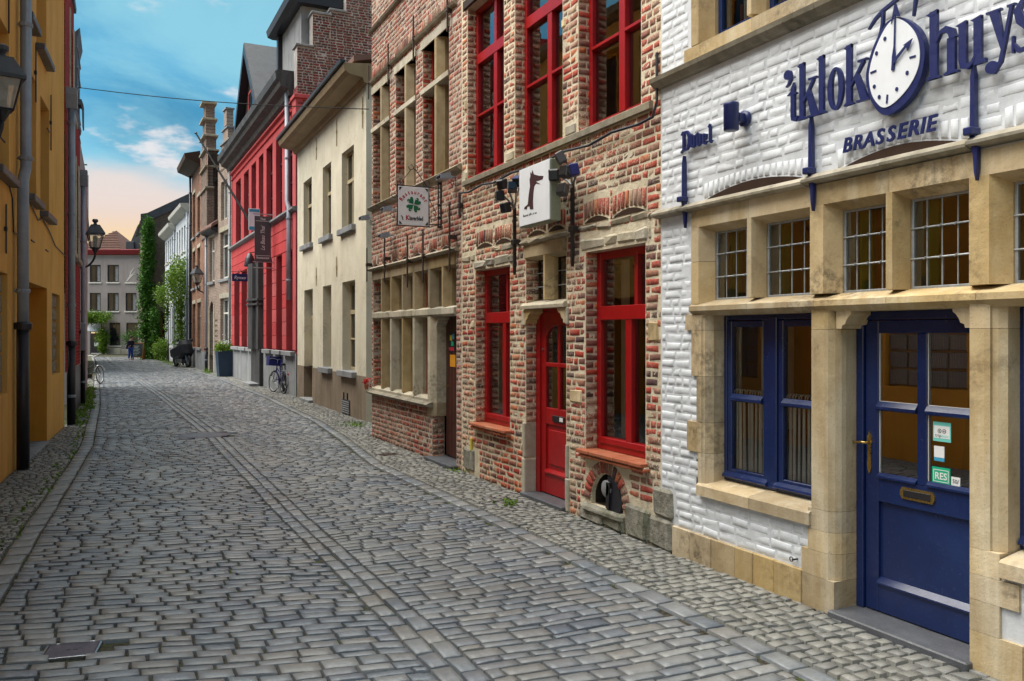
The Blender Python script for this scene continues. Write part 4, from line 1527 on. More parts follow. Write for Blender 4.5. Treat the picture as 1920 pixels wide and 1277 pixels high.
letter(sd, [rect(.722, .746, zb + .010, 3.575), ribbon([(.714, 3.570), (.736, 3.590)], .016), ribbon([(.733, zb + .014), (.745, zb - .002), (.762, zb + .012)], [.022, .016, .004])], -.05, .02)

# ================================================================== brick house with red windows
rs = np.random.RandomState(41)
H2 = right_house('brick_house', 'weathered brick house with bright red windows and red door', 'house', 10.99)
M2 = wmat(H2)
RW = [(.206, 1.395, 4.0, 6.33), (1.711, 2.904, 4.0, 6.33), (3.245, 4.403, 4.0, 6.33), (.485, 1.57, .72, 2.745), (3.394, 4.475, .72, 2.735), (2.007, 2.985, .0, 2.79), (3.50, 4.10, .18, .52)]
RV = .185
wall2 = wall_panel(0, 4.72, -.05, 8.2, RW, RV).build('wall', 'lime_mortar', H2)
rough_cuts = [(-.02, .5, 2.86, 2.98), (.42, 1.66, 2.745, 2.89), (1.96, 3.02, 2.79, 3.02), (3.28, 4.6, 2.735, 2.90), (.10, 4.6, 3.915, 4.0), (1.93, 2.07, .0, .86), (2.93, 3.06, .0, .72),
              (2.0, 3.0, 2.18, 2.30), (.09, .62, -.1, .36), (3.30, 4.72, -.1, .20), (4.15, 4.72, -.1, .34), (-.01, .02, 0, 8), (.05, .40, 3.98, 4.12), (1.36, 1.75, 3.98, 4.13), (2.87, 3.27, 3.98, 4.15)]
arch_cut = [(3.40, 4.20, .16, .64)]
sold = [(.52, 1.06), (1.12, 1.62), (2.05, 2.52), (2.56, 2.98), (3.36, 3.86), (3.92, 4.5)]
cuts = RW[:6] + rough_cuts + arch_cut + [(a, b, 3.03, 3.27) for a, b in sold]
Q = brick_rows(.01, 4.715, .0, 8.15, .0755, .205, cuts, rs, .0165, .007)
lay_pieces(Q, np.abs(rs.normal(.0028, .0012, len(Q))), FW, 'red_brick', wall2, 'brick', 'brickwork', rs, 6, 5, .004, .003, .0009, 300, M2, .05)


def jamb_bricks(wall_o, x, z0, z1, depth, facing, ch, mat, world, rs_, y0=0., rest='jamb_brickwork', limit=60):
    """bricks on the reveal at x; facing +1 looks towards +x"""
    Qj = []
    z = z0
    k = 0
    while z + ch * .5 < z1:
        zt = min(z + ch - .015, z1)
        split = depth * (.55 if k % 2 else 1.)
        for a, b in ((0., split), (split, depth)):
            if b - a > .03:
                Qj.append([(a + .003, z), (b - .010, z), (b - .010, zt), (a + .003, zt)])
        z += ch
        k += 1
    Qj = np.array(Qj)
    Qj[..., 1] += rs_.uniform(-.004, .004, Qj[..., 1].shape)
    lay_pieces(Qj, rs_.normal(.006, .003, len(Qj)), ((x, y0, 0), (0, 1, 0), (0, 0, 1), (facing, 0, 0)), mat, wall_o, 'jamb_brick', rest, rs_, 5, 4, .005, .004, .001, limit, world, .1)


for (a, b, c, d_) in RW[:6]:
    jamb_bricks(wall2, a, c if c > 0 else .86, d_, RV, 1, .0755, 'red_brick', M2, rs)
# soldier arches, the shade of the hollows under them painted as dark plates
for a, b in sold:
    n = max(5, int((b - a) / .068))
    Qs = []
    for i in range(n):
        p, q = a + (b - a) * i / n, a + (b - a) * (i + 1) / n
        f0 = lambda t_: 3.055 + .045 * math.sin(math.pi * (t_ - a) / (b - a))
        Qs.append([(p + .007, f0(p)), (q - .007, f0(q)), (q - .007, 3.235 + .02 * math.sin(math.pi * (q - a) / (b - a))), (p + .007, 3.235 + .02 * math.sin(math.pi * (p - a) / (b - a)))])
    lay_pieces(np.array(Qs), rs.normal(.010, .003, n), FW, 'red_brick', wall2, 'brick', 'arch_brickwork', rs, 5, 5, .005, .004, .001, 60, M2, .1)
    MB().prism([(a + .02, 3.03), (b - .02, 3.03)] + [(b - .02 - (b - a - .04) * i / 8, 3.034 + .05 * math.sin(math.pi * i / 8)) for i in range(1, 8)], 'y', -.008, .01).build('arch_hollow_shade', 'dark_wood_and_shade', wall2)


def blocks(parent, mat, name, lst, b=.014, jit=.006):
    for a in lst:
        bx(name, mat, parent, *a, b=b, jit=jit)


def rubble(parent, x0, x1, z0, z1, y=-.02, mat='band_stone'):
    x = x0
    while x < x1 - .03:
        w = min(random.uniform(.2, .52), x1 - x)
        bx('rough_stone', mat, parent, x + .004, x + w - .004, y - random.uniform(0, .012), .03, z0 + random.uniform(0, .015), z1 - random.uniform(0, .02), b=.022, jit=.012)
        x += w


random.seed(5)
rubble(H2, .45, 1.64, 2.755, 2.88)
rubble(H2, 3.30, 4.58, 2.745, 2.885, -.018, 'pale_stone')
rubble(H2, -.0, .48, 2.87, 2.975, -.012)
rubble(H2, 1.10, 1.64, 2.93, 3.02, -.012)
rubble(H2, 3.10, 3.62, 2.945, 3.03, -.02)
rubble(H2, 3.62, 4.6, 2.93, 3.02, -.014)
rubble(H2, .10, .46, .05, .36, -.02, 'grey_rubble')
rubble(H2, 3.32, 4.15, .0, .165, -.035, 'grey_rubble')
rubble(H2, 4.16, 4.56, .0, .32, -.03, 'grey_rubble')
# sill band under the upper windows, with its stone springers
for a, b in ((.10, 1.05), (1.05, 2.1), (2.1, 3.1), (3.1, 4.02), (4.02, 4.6)):
    MB().prism([(-.045, 3.925), (-.05, 3.985), (-.03, 3.998), (.17, 4.01), (.17, 3.925)], 'x', a + .002, b - .002).build('sill_stone', 'band_stone', H2)
for x in (.14, 1.47, 2.98):
    bx('springer_stone', 'pale_stone', H2, x, x + (.06 if x < 1 else .22), -.018, .15, 4.012, 4.115, b=.012, jit=.004)
for a, b in ((.1, 1.5), (1.6, 3.0), (3.15, 4.5)):
    bx('lintel', 'dark_wood_and_shade', H2, a, b, -.03, .17, 6.335, 6.46, b=.01)
# brick cill tiles of the lower windows
for a, b in ((.44, 1.60), (3.33, 4.55)):
    x = a
    while x < b - .03:
        w = min(random.uniform(.2, .26), b - x)
        bx('sill_tile', 'tile_sill', H2, x + .002, x + w - .002, -.085 + random.uniform(-.004, .004), .16, .685, .722, b=.006)
        bx('sill_tile', 'tile_sill', H2, x + .05, min(x + w + .046, b), -.07 + random.uniform(-.004, .004), .0, .645, .674, b=.006)
        x += w
    bx('mortar_bed', 'lime_mortar', H2, a + .01, b - .01, -.055, .0, .672, .687, b=.003)

# joinery
for i, (a, b, c, d_) in enumerate(RW[:3]):
    mx = a + (b - a) * .56
    zt = 5.63
    w = window(H2, a + .002, b - .002, c + .012, d_, .125, 'red_paint', .065, .075, [(mx, c + .08, zt - .05, .105), (mx, zt + .05, d_ - .05, .075)],
               [(zt, a + .07, b - .07, .14), (4.86, a + .07, mx - .05, .035), (4.86, mx + .05, b - .07, .035)])
for i, (a, b, c, d_) in enumerate(RW[3:5]):
    mx = a + (b - a) * (.60 if i == 0 else .56)
    w = window(H2, a + .002, b - .002, c + .005, d_, .13, 'red_paint', .08, .07, [(mx, c + .10, 2.05, .10), (a + (b - a) * .68, 2.17, d_ - .05, .05)], [(2.11, a + .07, b - .07, .14), (c + .10, a + .07, b - .07, .06)])
# the red door under its stone transom light
dr = MB()
x0, x1, y = 2.11, 2.965, .15
dr.box(x0, x0 + .11, y, y + .05, .06, 2.16, .005).box(x1 - .11, x1, y, y + .05, .06, 2.16, .005)
for za, zb in ((.06, .30), (.86, 1.05), (2.0, 2.16)):
    dr.box(x0 + .11, x1 - .11, y + .001, y + .049, za, zb, .005)
dr.box(2.515, 2.56, y - .003, y + .051, 1.05, 2.0, .005)
dr.box(x0 + .11, x1 - .11, y - .006, y + .051, 1.52, 1.57, .008)
dr.prism([(y - .02, .30), (y - .02, .315), (y + .02, .345), (y + .04, .345), (y + .04, .30)], 'x', x0 + .10, x1 - .10)
dr.prism([(x0 + .11, 2.0), (x0 + .11, 1.86), (x0 + .17, 1.93), (x0 + .28, 1.985), (x0 + .36, 2.0)], 'y', y + .002, y + .048)
dr.prism([(x1 - .11, 2.0), (x1 - .36, 2.0), (x1 - .28, 1.985), (x1 - .17, 1.93), (x1 - .11, 1.86)], 'y', y + .002, y + .048)
rd = dr.build('door', 'red_paint', H2)
bx('panel', 'red_paint', rd, x0 + .10, x1 - .10, y + .022, y + .032, .30, .87, b=.003)
bx('raised_panel', 'red_paint', rd, x0 + .17, x1 - .17, y + .008, y + .023, .40, .80, b=.012)
for a, b in ((x0 + .10, 2.52), (2.555, x1 - .10)):
    for za, zb in ((1.04, 1.53), (1.56, 2.01)):
        MB().add([(a, y + .025, za), (b, y + .025, za), (b, y + .025, zb), (a, y + .025, zb)], [[0, 1, 2, 3]]).build('pane', 'glass', rd)
df = MB()
df.box(2.008, x0 - .004, y - .02, y + .06, .05, 2.2, .005).box(x1 + .003, 2.984, y - .02, y + .06, .05, 2.2, .005).box(2.008, 2.984, y - .02, y + .06, 2.163, 2.21, .005)
df.build('door_frame', 'red_paint', rd)
ls = bx('letter_slot', 'black_iron', rd, 2.40, 2.68, y - .012, y + .001, .90, .975, b=.006)
bx('name_card', 'print_white', ls, 2.58, 2.66, y - .016, y - .0125, .915, .96, b=.002)
MB().lathe([(.012, 0), (.012, .012), (.006, .016)], 10, (x0 + .055, y - .016, 1.72), 'y').build('bell_push', 'steel', rd)
bx('door_step', 'bluestone', H2, 1.98, 3.0, -.07, .22, -.02, .05, b=.008)
for sx, x in ((1, 2.007), (-1, 2.985)):
    p = [(0, 2.02), (.03, 2.02), (.04, 2.06), (.075, 2.075), (.10, 2.12), (.15, 2.14), (.17, 2.155), (.17, 2.185), (0, 2.185)]
    stone('corbel', [(x + sx * a, z) for a, z in p], 'y', -.02, .14, 'sandstone', H2)
    if sx > 0:
        bx('corbel_stone', 'pale_stone', H2, x - .09, x - .002, -.02, .1, 2.0, 2.185, b=.01, jit=.003)
    else:
        bx('corbel_stone', 'pale_stone', H2, x + .002, x + .06, -.02, .1, 2.0, 2.185, b=.01, jit=.003)
MB().prism([(-.05, 2.19), (-.055, 2.225), (-.03, 2.25), (.12, 2.285), (.2, 2.285), (.2, 2.19)], 'x', 1.97, 3.0).build('transom_stone', 'pale_stone', H2)
stone_mullion(2.50, .022, .06, 2.285, 2.79, 'sandstone', H2, -.015, .08, .2)
splay_lintel(1.985, 3.0, 2.79, 2.925, 'sandstone', H2, -.018, .03, .2)
rubble(H2, 1.94, 3.08, 2.93, 3.01, -.055)
for a, b in ((2.07, 2.44), (2.56, 2.925)):
    w = window(H2, a, b, 2.285, 2.76, .13, 'dark_wood_and_shade', .015, .03)
    for k in (1, 2):
        MB().tube([(a - .02, .12, 2.285 + .16 * k), (b + .02, .12, 2.285 + .16 * k)], .006, 6).build('saddle_bar', 'lead', w)
# stone door jambs at the foot
for a in ((1.925, 2.012, -.022, .14, .0, .44, 'pale_stone'), (1.95, 2.012, -.022, .14, .445, .86, 'pale_stone'), (2.982, 3.06, -.02, .14, .0, .36, 'pale_stone'), (2.982, 3.045, -.02, .14, .365, .72, 'pale_stone')):
    bx('jamb_stone', a[6], H2, *a[:6], b=.012, jit=.003)
# odd stones in the wall beside the openings
for a in ((.36, .47, -.02, .05, 1.98, 2.08), (.30, .38, -.016, .05, 1.22, 1.30), (3.06, 3.33, -.014, .05, 1.18, 1.32), (4.52, 4.68, -.016, .05, 1.83, 2.02), (.1, .19, -.02, .08, 4.95, 5.12), (2.88, 2.98, -.018, .05, 5.18, 5.3)):
    bx('odd_stone', 'sandstone', H2, *a, b=.02, jit=.008)
# cellar vent: brick arch, hole painted dark, extractor
cx, r0 = 3.80, .30
spand = MB()
n = 12
arc = [(cx - r0 * math.cos(math.pi * i / n), .22 + r0 * math.sin(math.pi * i / n)) for i in range(n + 1)]
for side in (0, 1):
    pts = arc[:n // 2 + 1] if side == 0 else arc[n // 2:]
    xe = cx - r0 if side == 0 else cx + r0
    poly = pts + ([(cx, .525), (xe, .525)] if side == 0 else [(xe, .525), (cx, .525)])
    spand.prism(poly, 'y', .002, .05)
spand.build('spandrel', 'lime_mortar', H2, fix=True)
Qs = []
for i in range(15):
    a0, a1 = math.pi * (i + .08) / 15, math.pi * (i + .92) / 15
    Qs.append([(cx - (r0 + .005) * math.cos(a0), .22 + (r0 + .005) * math.sin(a0)), (cx - (r0 + .125) * math.cos(a0), .22 + (r0 + .125) * math.sin(a0)),
               (cx - (r0 + .125) * math.cos(a1), .22 + (r0 + .125) * math.sin(a1)), (cx - (r0 + .005) * math.cos(a1), .22 + (r0 + .005) * math.sin(a1))])
lay_pieces(np.array(Qs)[:, ::-1], rs.normal(.012, .003, len(Qs)), FW, 'red_brick', wall2, 'brick', 'arch_brickwork', rs, 5, 5, .005, .004, .001, 60, M2, .1)
bx('vent_sill', 'grey_rubble', H2, 3.42, 4.14, -.06, .17, .10, .178, b=.02, jit=.008)
shell(H2, 3.504, 4.096, .184, .516, .5, 'room_dark', .052, 'vent_shade_lining')  # dark colour of this added lining stands in for shade inside the hole
fan = thing('extractor_fan', 'black duct fan standing in the arched cellar vent', 'fan', tuple(M2 @ Vector((3.88, .0, .18))), R(-90))
MB().prism([(-.04, 0), (.17, 0), (.22, .10), (.13, .30), (-.04, .33)], 'y', -.01, .11).build('housing', 'black_paint', fan)
MB().prism([(-.05, .02), (.0, .0), (.03, .27), (-.04, .27)], 'y', -.03, .10).build('cheek', 'black_iron', fan)
MB().lathe([(.07, 0), (.085, .01), (.085, .05), (.06, .06)], 18, (-.06, -.03, .20), 'y').build('duct_ring', 'concrete', fan, True)
bx('marker_plate', 'yellow', H2, .355, .40, -.022, -.002, .33, .50, b=.004)
# iron wall ties
def anchor(parent, x, z0, z1, w=.028, mat='black_iron', d=.05):
    a = MB().prism([(x - w / 2, z0 + .03), (x, z0), (x + w / 2, z0 + .03), (x + w / 2, z1 - .03), (x, z1), (x - w / 2, z1 - .03)], 'y', -d, -d + .018)
    zc = (z0 + z1) / 2
    a.box(x - w * .9, x + w * .9, -d - .006, -.005, zc - .03, zc + .03, .005)
    return a.build('wall_anchor', mat, parent)


# rooms
shell(H2, .1, 4.65, .05, 2.95, 2.4, 'room_dark', .22)
shell(H2, .1, 4.65, 3.9, 6.6, 2.4, 'room_ochre', .2)
for (a, b, c, d_, lab) in ((.42 + .13, .70, .9, 2.0, 'pale drape behind the narrow lower red window'), (3.60, 3.72, .85, 2.65, 'pale drape behind the lower red window by the white house')):
    cu = thing('drape', lab, 'drape', tuple(M2 @ Vector((a, .30, c))), R(-90))
    pl = [((b - a) * k / 8, .02 * math.sin(k * 1.8)) for k in range(9)]
    MB().prism(pl + [(x, yy + .004) for x, yy in pl[::-1]], 'z', 0, d_ - c).build('cloth', 'curtain_cream', cu, fix=True)
cu = thing('drape', 'white drape tied back behind the upper red window by the white house', 'drape', tuple(M2 @ Vector((3.9, .34, 4.02))), R(-90))
pl = [(.30 * k / 10, .02 * math.sin(k * 1.8)) for k in range(11)]
MB().prism(pl + [(x, yy + .004) for x, yy in pl[::-1]], 'z', 0, 1.1).build('cloth', 'curtain_white', cu, fix=True)

# wolf's head light box, held off the wall
sx0, sx1 = 2.43, 3.17
sw = thing('light_box_sign', 'white light box sign with a drawn wolf head', 'sign', tuple(M2 @ Vector((2.8, 0, 3.08))), R(-90))
o = sw
bxs = MB().box(-.37, .37, -.285, -.165, .0, .642, .006).build('case', 'sign_box', sw)
MB().box(-.355, .365, -.299, -.286, .008, .636, .004).build('panel', 'sign_white', sw)
wolf = [(2.719, 3.655), (2.752, 3.625), (2.774, 3.665), (2.813, 3.612), (2.926, 3.578), (3.032, 3.558), (3.011, 3.528), (2.926, 3.527), (2.85, 3.531), (2.968, 3.481), (2.861, 3.506), (2.822, 3.485),
        (2.80, 3.419), (2.789, 3.332), (2.796, 3.242), (2.719, 3.247), (2.707, 3.283), (2.651, 3.286), (2.64, 3.257), (2.572, 3.271), (2.583, 3.29), (2.663, 3.309), (2.685, 3.406), (2.719, 3.501), (2.707, 3.572), (2.73, 3.608)]
MB().prism([(a - 2.8, b - 3.08) for a, b in wolf], 'y', -.3015, -.2995).build('wolf_drawing', 'print_brown', sw)
sq = MB()
random.seed(3)
xx = -.25
while xx < .06:
    hgt = random.choice((.018, .03, .014, .02))
    sq.prism(ribbon([(xx, .105), (xx + .006, .105 + hgt), (xx + .014, .104), (xx + .022, .118)], .0035), 'y', -.301 - random.uniform(0, .0004), -.2995)
    xx += random.choice((.024, .026, .04))
sq.build('handwriting', 'print_black', sw, fix=True)
for zz in (.1, .55):
    MB().tube([(.0, -.165, zz), (.0, .0, zz)], .015, 6).build('bracket', 'black_iron', sw)
# poles with little floodlights on either side of it
def spot(parent, p, rz, rx, mat='black_paint', s=1.):
    o = MB().box(-.055 * s, .055 * s, -.045 * s, .045 * s, -.06 * s, .06 * s, .01).build('lamp_head', mat, parent)
    o.location = p
    o.rotation_euler = (rx, 0, rz)
    bb = MB().box(-.045 * s, .045 * s, -.052 * s, -.0455 * s, -.048 * s, .048 * s, .002).build('lens', 'dark_glass', o)
    return o


for x, zt, zb, heads, lab in ((1.84, 3.40, 2.60, [(.03, -.24, .26, .4, .3, 'black_paint'), (.26, -.22, .19, 1.1, -.4, 'sign_grey'), (-.02, -.25, .13, -.2, .1, 'black_paint'), (.08, -.22, -.02, .2, .2, 'black_paint'), (.28, -.16, .26, .8, .5, 'blue_sign')],
                               'black pole with a cluster of small floodlights left of the wolf sign'),
                              (3.24, 3.45, 2.60, [(.08, -.25, .25, -.5, .5, 'sign_grey'), (-.06, -.25, .10, .9, .2, 'black_paint'), (.13, -.22, .10, .3, -.2, 'sign_grey'), (.26, -.2, .10, -.3, .2, 'crate_blue'), (.10, -.24, -.08, .5, -.3, 'sign_grey')],
                               'black pole with a cluster of small floodlights right of the wolf sign')):
    pt = thing('floodlight_pole', lab, 'floodlights', tuple(M2 @ Vector((x, 0, 0))), R(-90))
    MB().prism([(-.018, zb + .1), (.0, zb), (.018, zb + .1), (.016, zt), (-.016, zt)], 'y', -.085, -.05).build('pole', 'black_iron', pt)
    bx('clamp', 'black_iron', pt, -.04, .04, -.10, .0, zb + .36, zb + .42, b=.006)
    for (dx, dy_, dz, rz, rx, mt) in heads:
        MB().tube([(0, -.07, zt - .02), (dx * .5, -.11, zt + dz * .4), (dx, dy_ + .05, zt + dz)], .012, 6).build('arm', 'steel', pt)
        spot(pt, (dx, dy_, zt + dz), rz, rx, mt)
# cable slung along the sill
cb = MB().tube([(4.68, -.02, 4.4), (4.71, -.04, 3.95), (4.66, -.05, 3.83), (4.45, -.06, 3.81), (4.0, -.06, 3.835), (3.55, -.05, 3.80), (3.05, -.06, 3.835), (2.4, -.05, 3.80), (1.73, -.06, 3.83), (1.2, -.05, 3.80), (.85, -.06, 3.83), (.4, -.06, 3.80), (.05, -.06, 3.84)], .014, 6).build('cable', 'black_paint', None)
cb.location = H2.location
cb.rotation_euler = (0, 0, R(-90))
tag(cb, 'black cable slung under the sill of the upper red windows', 'cable')
anchor(H2, .02, 3.5, 3.85, .05)

# ================================================================== brick house with mullioned windows
rs = np.random.RandomState(57)
H3 = right_house('mullioned_house', 'brown brick house with stone mullioned windows over a brick sill wall', 'house', 15.46)
M3 = wmat(H3)
UW = [(.07, 1.13, 4.25, 6.32), (1.46, 2.52, 4.25, 6.32), (2.85, 3.98, 4.25, 6.32)]
LW = [(.10, 4.27, .88, 2.90), (3.27, 4.27, .0, .88)]
wall3 = wall_panel(0, 4.47, -.05, 10.5, UW + LW, .22, reveal=False).build('wall', 'grey_mortar', H3)
def reveal_faces(x0, x1, z0, z1, d, sides='lrt'):
    v = MB()
    if 'l' in sides:
        v.add([(x0, 0, z0), (x0, d, z0), (x0, d, z1), (x0, 0, z1)], [[0, 1, 2, 3]])
    if 'r' in sides:
        v.add([(x1, 0, z0), (x1, d, z0), (x1, d, z1), (x1, 0, z1)], [[3, 2, 1, 0]])
    if 't' in sides:
        v.add([(x0, 0, z1), (x0, d, z1), (x1, d, z1), (x1, 0, z1)], [[0, 1, 2, 3]])
    v.build('reveal', 'grey_mortar', H3)


for a, b, c, d_ in UW:
    reveal_faces(a, b, c, d_, .2)
reveal_faces(3.27, 3.3, 0, .88, .2, 'l')
reveal_faces(.10, 4.27, .88, 2.9, .2, 'l')
reveal_faces(.10, 4.27, .0, 2.9, .2, 'r')
holl = [(.12, .46), (.68, 1.02), (1.26, 1.64), (1.80, 2.16), (2.40, 2.82), (3.14, 3.50), (3.66, 4.06)]
cuts = UW + [(.10, 4.27, .80, 3.13), (3.27, 4.27, 0, 1)] + [(-.02, 4.45, 4.18, 4.26), (-.02, 4.3, 6.32, 6.40), (-.02, 4.47, 7.46, 7.56)] + [(a, b, 3.1, 3.35) for a, b in holl] + \
       [(a - .05, b + .05, 6.60, 6.78) for a, b, _, _ in UW]
Q = brick_rows(.008, 4.465, .0, 10.4, .078, .20, cuts, rs, .015, .006)
lay_pieces(Q, np.abs(rs.normal(.003, .0012, len(Q))), FW, 'brown_brick', wall3, 'brick', 'brickwork', rs, 5, 4, .0045, .003, .0009, 300, M3, .05)
for a, b, c, d_ in UW:
    jamb_bricks(wall3, a, c, d_, .18, 1, .078, 'red_brick', M3, rs)
jamb_bricks(wall3, .10, .90, 2.88, .19, 1, .078, 'red_brick', M3, rs)
jamb_bricks(wall3, 3.27, .0, .80, .2, 1, .078, 'red_brick', M3, rs)
for a, b in holl + [(a - .05, b + .05) for a, b, _, _ in UW]:
    up = b - a > .6
    zb, zt = (6.60, 6.77) if up else (3.15, 3.33)
    n = max(4, int((b - a) / .07))
    Qs = []
    for i in range(n):
        p, q = a + (b - a) * i / n, a + (b - a) * (i + 1) / n
        f0 = lambda t_: zb + (0 if up else .035) * math.sin(math.pi * (t_ - a) / (b - a))
        Qs.append([(p + .007, f0(p)), (q - .007, f0(q)), (q - .007, zt), (p + .007, zt)])
    lay_pieces(np.array(Qs), rs.normal(.008, .003, n), FW, 'brown_brick', wall3, 'brick', 'arch_brickwork', rs, 5, 4, .005, .004, .001, 20, M3, .1)
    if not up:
        MB().prism([(a + .02, 3.10), (b - .02, 3.10)] + [(b - .02 - (b - a - .04) * i / 6, 3.125 + .05 * math.sin(math.pi * i / 6)) for i in range(1, 6)], 'y', -.008, .01).build('arch_hollow_shade', 'dark_wood_and_shade', wall3)  # dark plate on the wall face, painted as the hollow's shade
# ground floor frontage: mullions, transom, lintel, sill ledge
BAY = [.10, .66, 1.22, 1.86, 2.44, 3.16, 3.74, 4.25]
for i in range(7):
    splay_lintel(BAY[i], BAY[i + 1], 2.885, 3.05, 'old_timber_stone', H3, -.02, .03, .22)
    MB().prism([(-.035, 2.19), (-.035, 2.275), (.08, 2.31), (.22, 2.31), (.22, 2.16), (.0, 2.16)], 'x', BAY[i] + .002, BAY[i + 1] - .002).build('transom_stone', 'pale_stone', H3)
for i, x in enumerate(BAY[1:7]):
    wide = i in (1, 3, 4)
    stone_mullion(x + .02, .045 if wide else .028, .11 if wide else .085, 2.30, 2.885, 'old_timber_stone', H3, -.02, .10, .22)
    if i < 4:
        stone_mullion(x + .02, .045 if wide else .028, .11 if wide else .085, .93, 2.165, 'pale_stone' if wide else 'old_timber_stone', H3, -.02, .10, .22)
stone('post_stone', [(3.13, -.022), (3.245, -.022), (3.275, .0), (3.33, .05), (3.33, .22), (3.06, .22), (3.06, .10)], 'z', .86, 2.165, 'pale_stone', H3)
stone('post_foot', [(3.13, -.026), (3.25, -.026), (3.285, .0), (3.34, .05), (3.34, .22), (3.06, .22)], 'z', .66, .858, 'old_timber_stone', H3)
p = [(0, 2.0), (.04, 2.0), (.05, 2.04), (.09, 2.06), (.11, 2.10), (.15, 2.12), (.15, 2.16), (0, 2.16)]
stone('corbel', [(3.335 + a, z) for a, z in p], 'y', .03, .2, 'pale_stone', H3)
for i in range(5):
    MB().prism([(-.03, .86), (-.03, .905), (.06, .945), (.22, .945), (.22, .86)], 'x', BAY[i] + (.004 if i else -.02), BAY[i + 1] - .002).build('sill_stone', 'pale_stone', H3)
MB().prism([(-.0, .775), (-.03, .785), (-.10, .81), (-.11, .83), (-.05, .862), (.0, .87)], 'x', -.03, 3.30).build('ledge', 'band_stone', H3)
MB().prism([(-.0, 3.055), (-.06, 3.065), (-.09, 3.09), (-.05, 3.12), (.0, 3.125)], 'x', -.05, 4.38).build('hood', 'band_stone', H3)
for i in range(7):
    a, b = BAY[i] + (.03 if i == 0 else .11), BAY[i + 1] - .06
    window(H3, a, b, 2.31, 2.855, .16, 'red_paint' if i in (4,) else 'dark_wood_and_shade', .03, .04)
    if i < 5:
        window(H3, a, b, .945, 2.16, .16, 'red_paint' if i in (4,) else 'dark_wood_and_shade', .03, .04)
# panelled brown door in the recess, with its notices
dd = MB().box(3.36, 4.26, .20, .24, .06, 2.16, .004)
for k in range(7):
    dd.box(3.37 + .125 * k, 3.485 + .125 * k, .188, .2, .08, 2.14, .006)
bd = dd.build('door', 'brown_door', H3)
bx('lock_plate', 'black_iron', bd, 3.78, 3.90, .172, .19, .78, .90, b=.01)
MB().tube([(3.46, .19, 1.12), (3.46, .14, 1.12), (3.53, .135, 1.125)], .010, 6).build('handle', 'brass', bd)
po = bx('notice', 'print_black', bd, 3.49, 3.77, .180, .187, 1.63, 1.93, b=.002)
for q in ((3.55, 3.63, 1.80, 1.88, 'yellow'), (3.60, 3.70, 1.72, 1.79, 'sticker_green'), (3.52, 3.72, 1.65, 1.70, 'print_red'), (3.65, 3.73, 1.82, 1.90, 'sticker_blue')):
    bx('print', q[4], po, q[0], q[1], .178, .1795, q[2], q[3], b=0)
bx('notice', 'orange_paper', bd, 3.55, 3.77, .180, .187, 1.41, 1.59, b=.001)
bx('door_step', 'bluestone', H3, 3.22, 4.33, -.12, .25, -.02, .055, b=.01)
bx('pot_saddle', 'brass', H3, 4.18, 4.26, .10, .16, .6, .64, b=.01)
# upper cross windows
for a, b, c, d_ in UW:
    cxm = (a + b) / 2 + .05
    zt = 5.66
    splay_lintel(a - .06, b + .02, d_, d_ + .13, 'pale_stone', H3, -.02, .0, .2)
    stone('mullion', [(cxm - .04, -.02), (cxm + .045, -.02), (cxm + .12, .09), (cxm + .12, .2), (cxm - .12, .2), (cxm - .12, .09)], 'z', zt + .05, d_, 'old_timber_stone', H3)
    stone('mullion', [(cxm - .04, -.02), (cxm + .045, -.02), (cxm + .12, .09), (cxm + .12, .2), (cxm - .12, .2), (cxm - .12, .09)], 'z', c, zt - .05, 'old_timber_stone', H3)
    MB().prism([(-.025, zt - .04), (-.025, zt + .035), (.08, zt + .06), (.2, zt + .06), (.2, zt - .06), (.0, zt - .06)], 'x', a - .05, b + .02).build('transom_stone', 'pale_stone', H3)
    for xa, xb in ((a, cxm - .11), (cxm + .11, b)):
        window(H3, xa + .002, xb - .002, c, zt - .06, .15, 'red_paint', .035, .04)
        window(H3, xa + .002, xb - .002, zt + .06, d_, .15, 'red_paint', .035, .04)
for i in range(4):
    MB().prism([(0, 4.17), (-.06, 4.19), (-.09, 4.225), (-.03, 4.262), (.18, 4.275), (.18, 4.17)], 'x', -.04 + 1.13 * i + .002, -.04 + 1.13 * (i + 1) - .002).build('sill_stone', 'band_stone', H3)
for x0, x1, z in ((-.05, 4.3, 6.52), (-.05, 4.47, 7.47)):
    MB().prism([(0, z), (-.05, z + .02), (-.07, z + .05), (0, z + .085)], 'x', x0, x1).build('string_course', 'band_stone', H3)
for x, z0, z1 in ((2.57, 6.22, 6.95), (1.22, 6.2, 6.92), (4.07, 6.2, 6.85), (.0, 6.25, 6.9), (.02, 2.86, 3.5), (1.14, 2.79, 3.62), (2.39, 2.64, 3.5), (3.14, 2.68, 3.5), (4.26, 2.77, 3.75)):
    anchor(H3, x, z0, z1, .035, 'rusty_iron', .11 if z0 < 4 else .07)
shell(H3, .05, 4.42, .05, 3.0, 2.4, 'room_dark', .23)
shell(H3, .05, 4.42, 4.0, 6.5, 2.4, 'room_dark', .22)
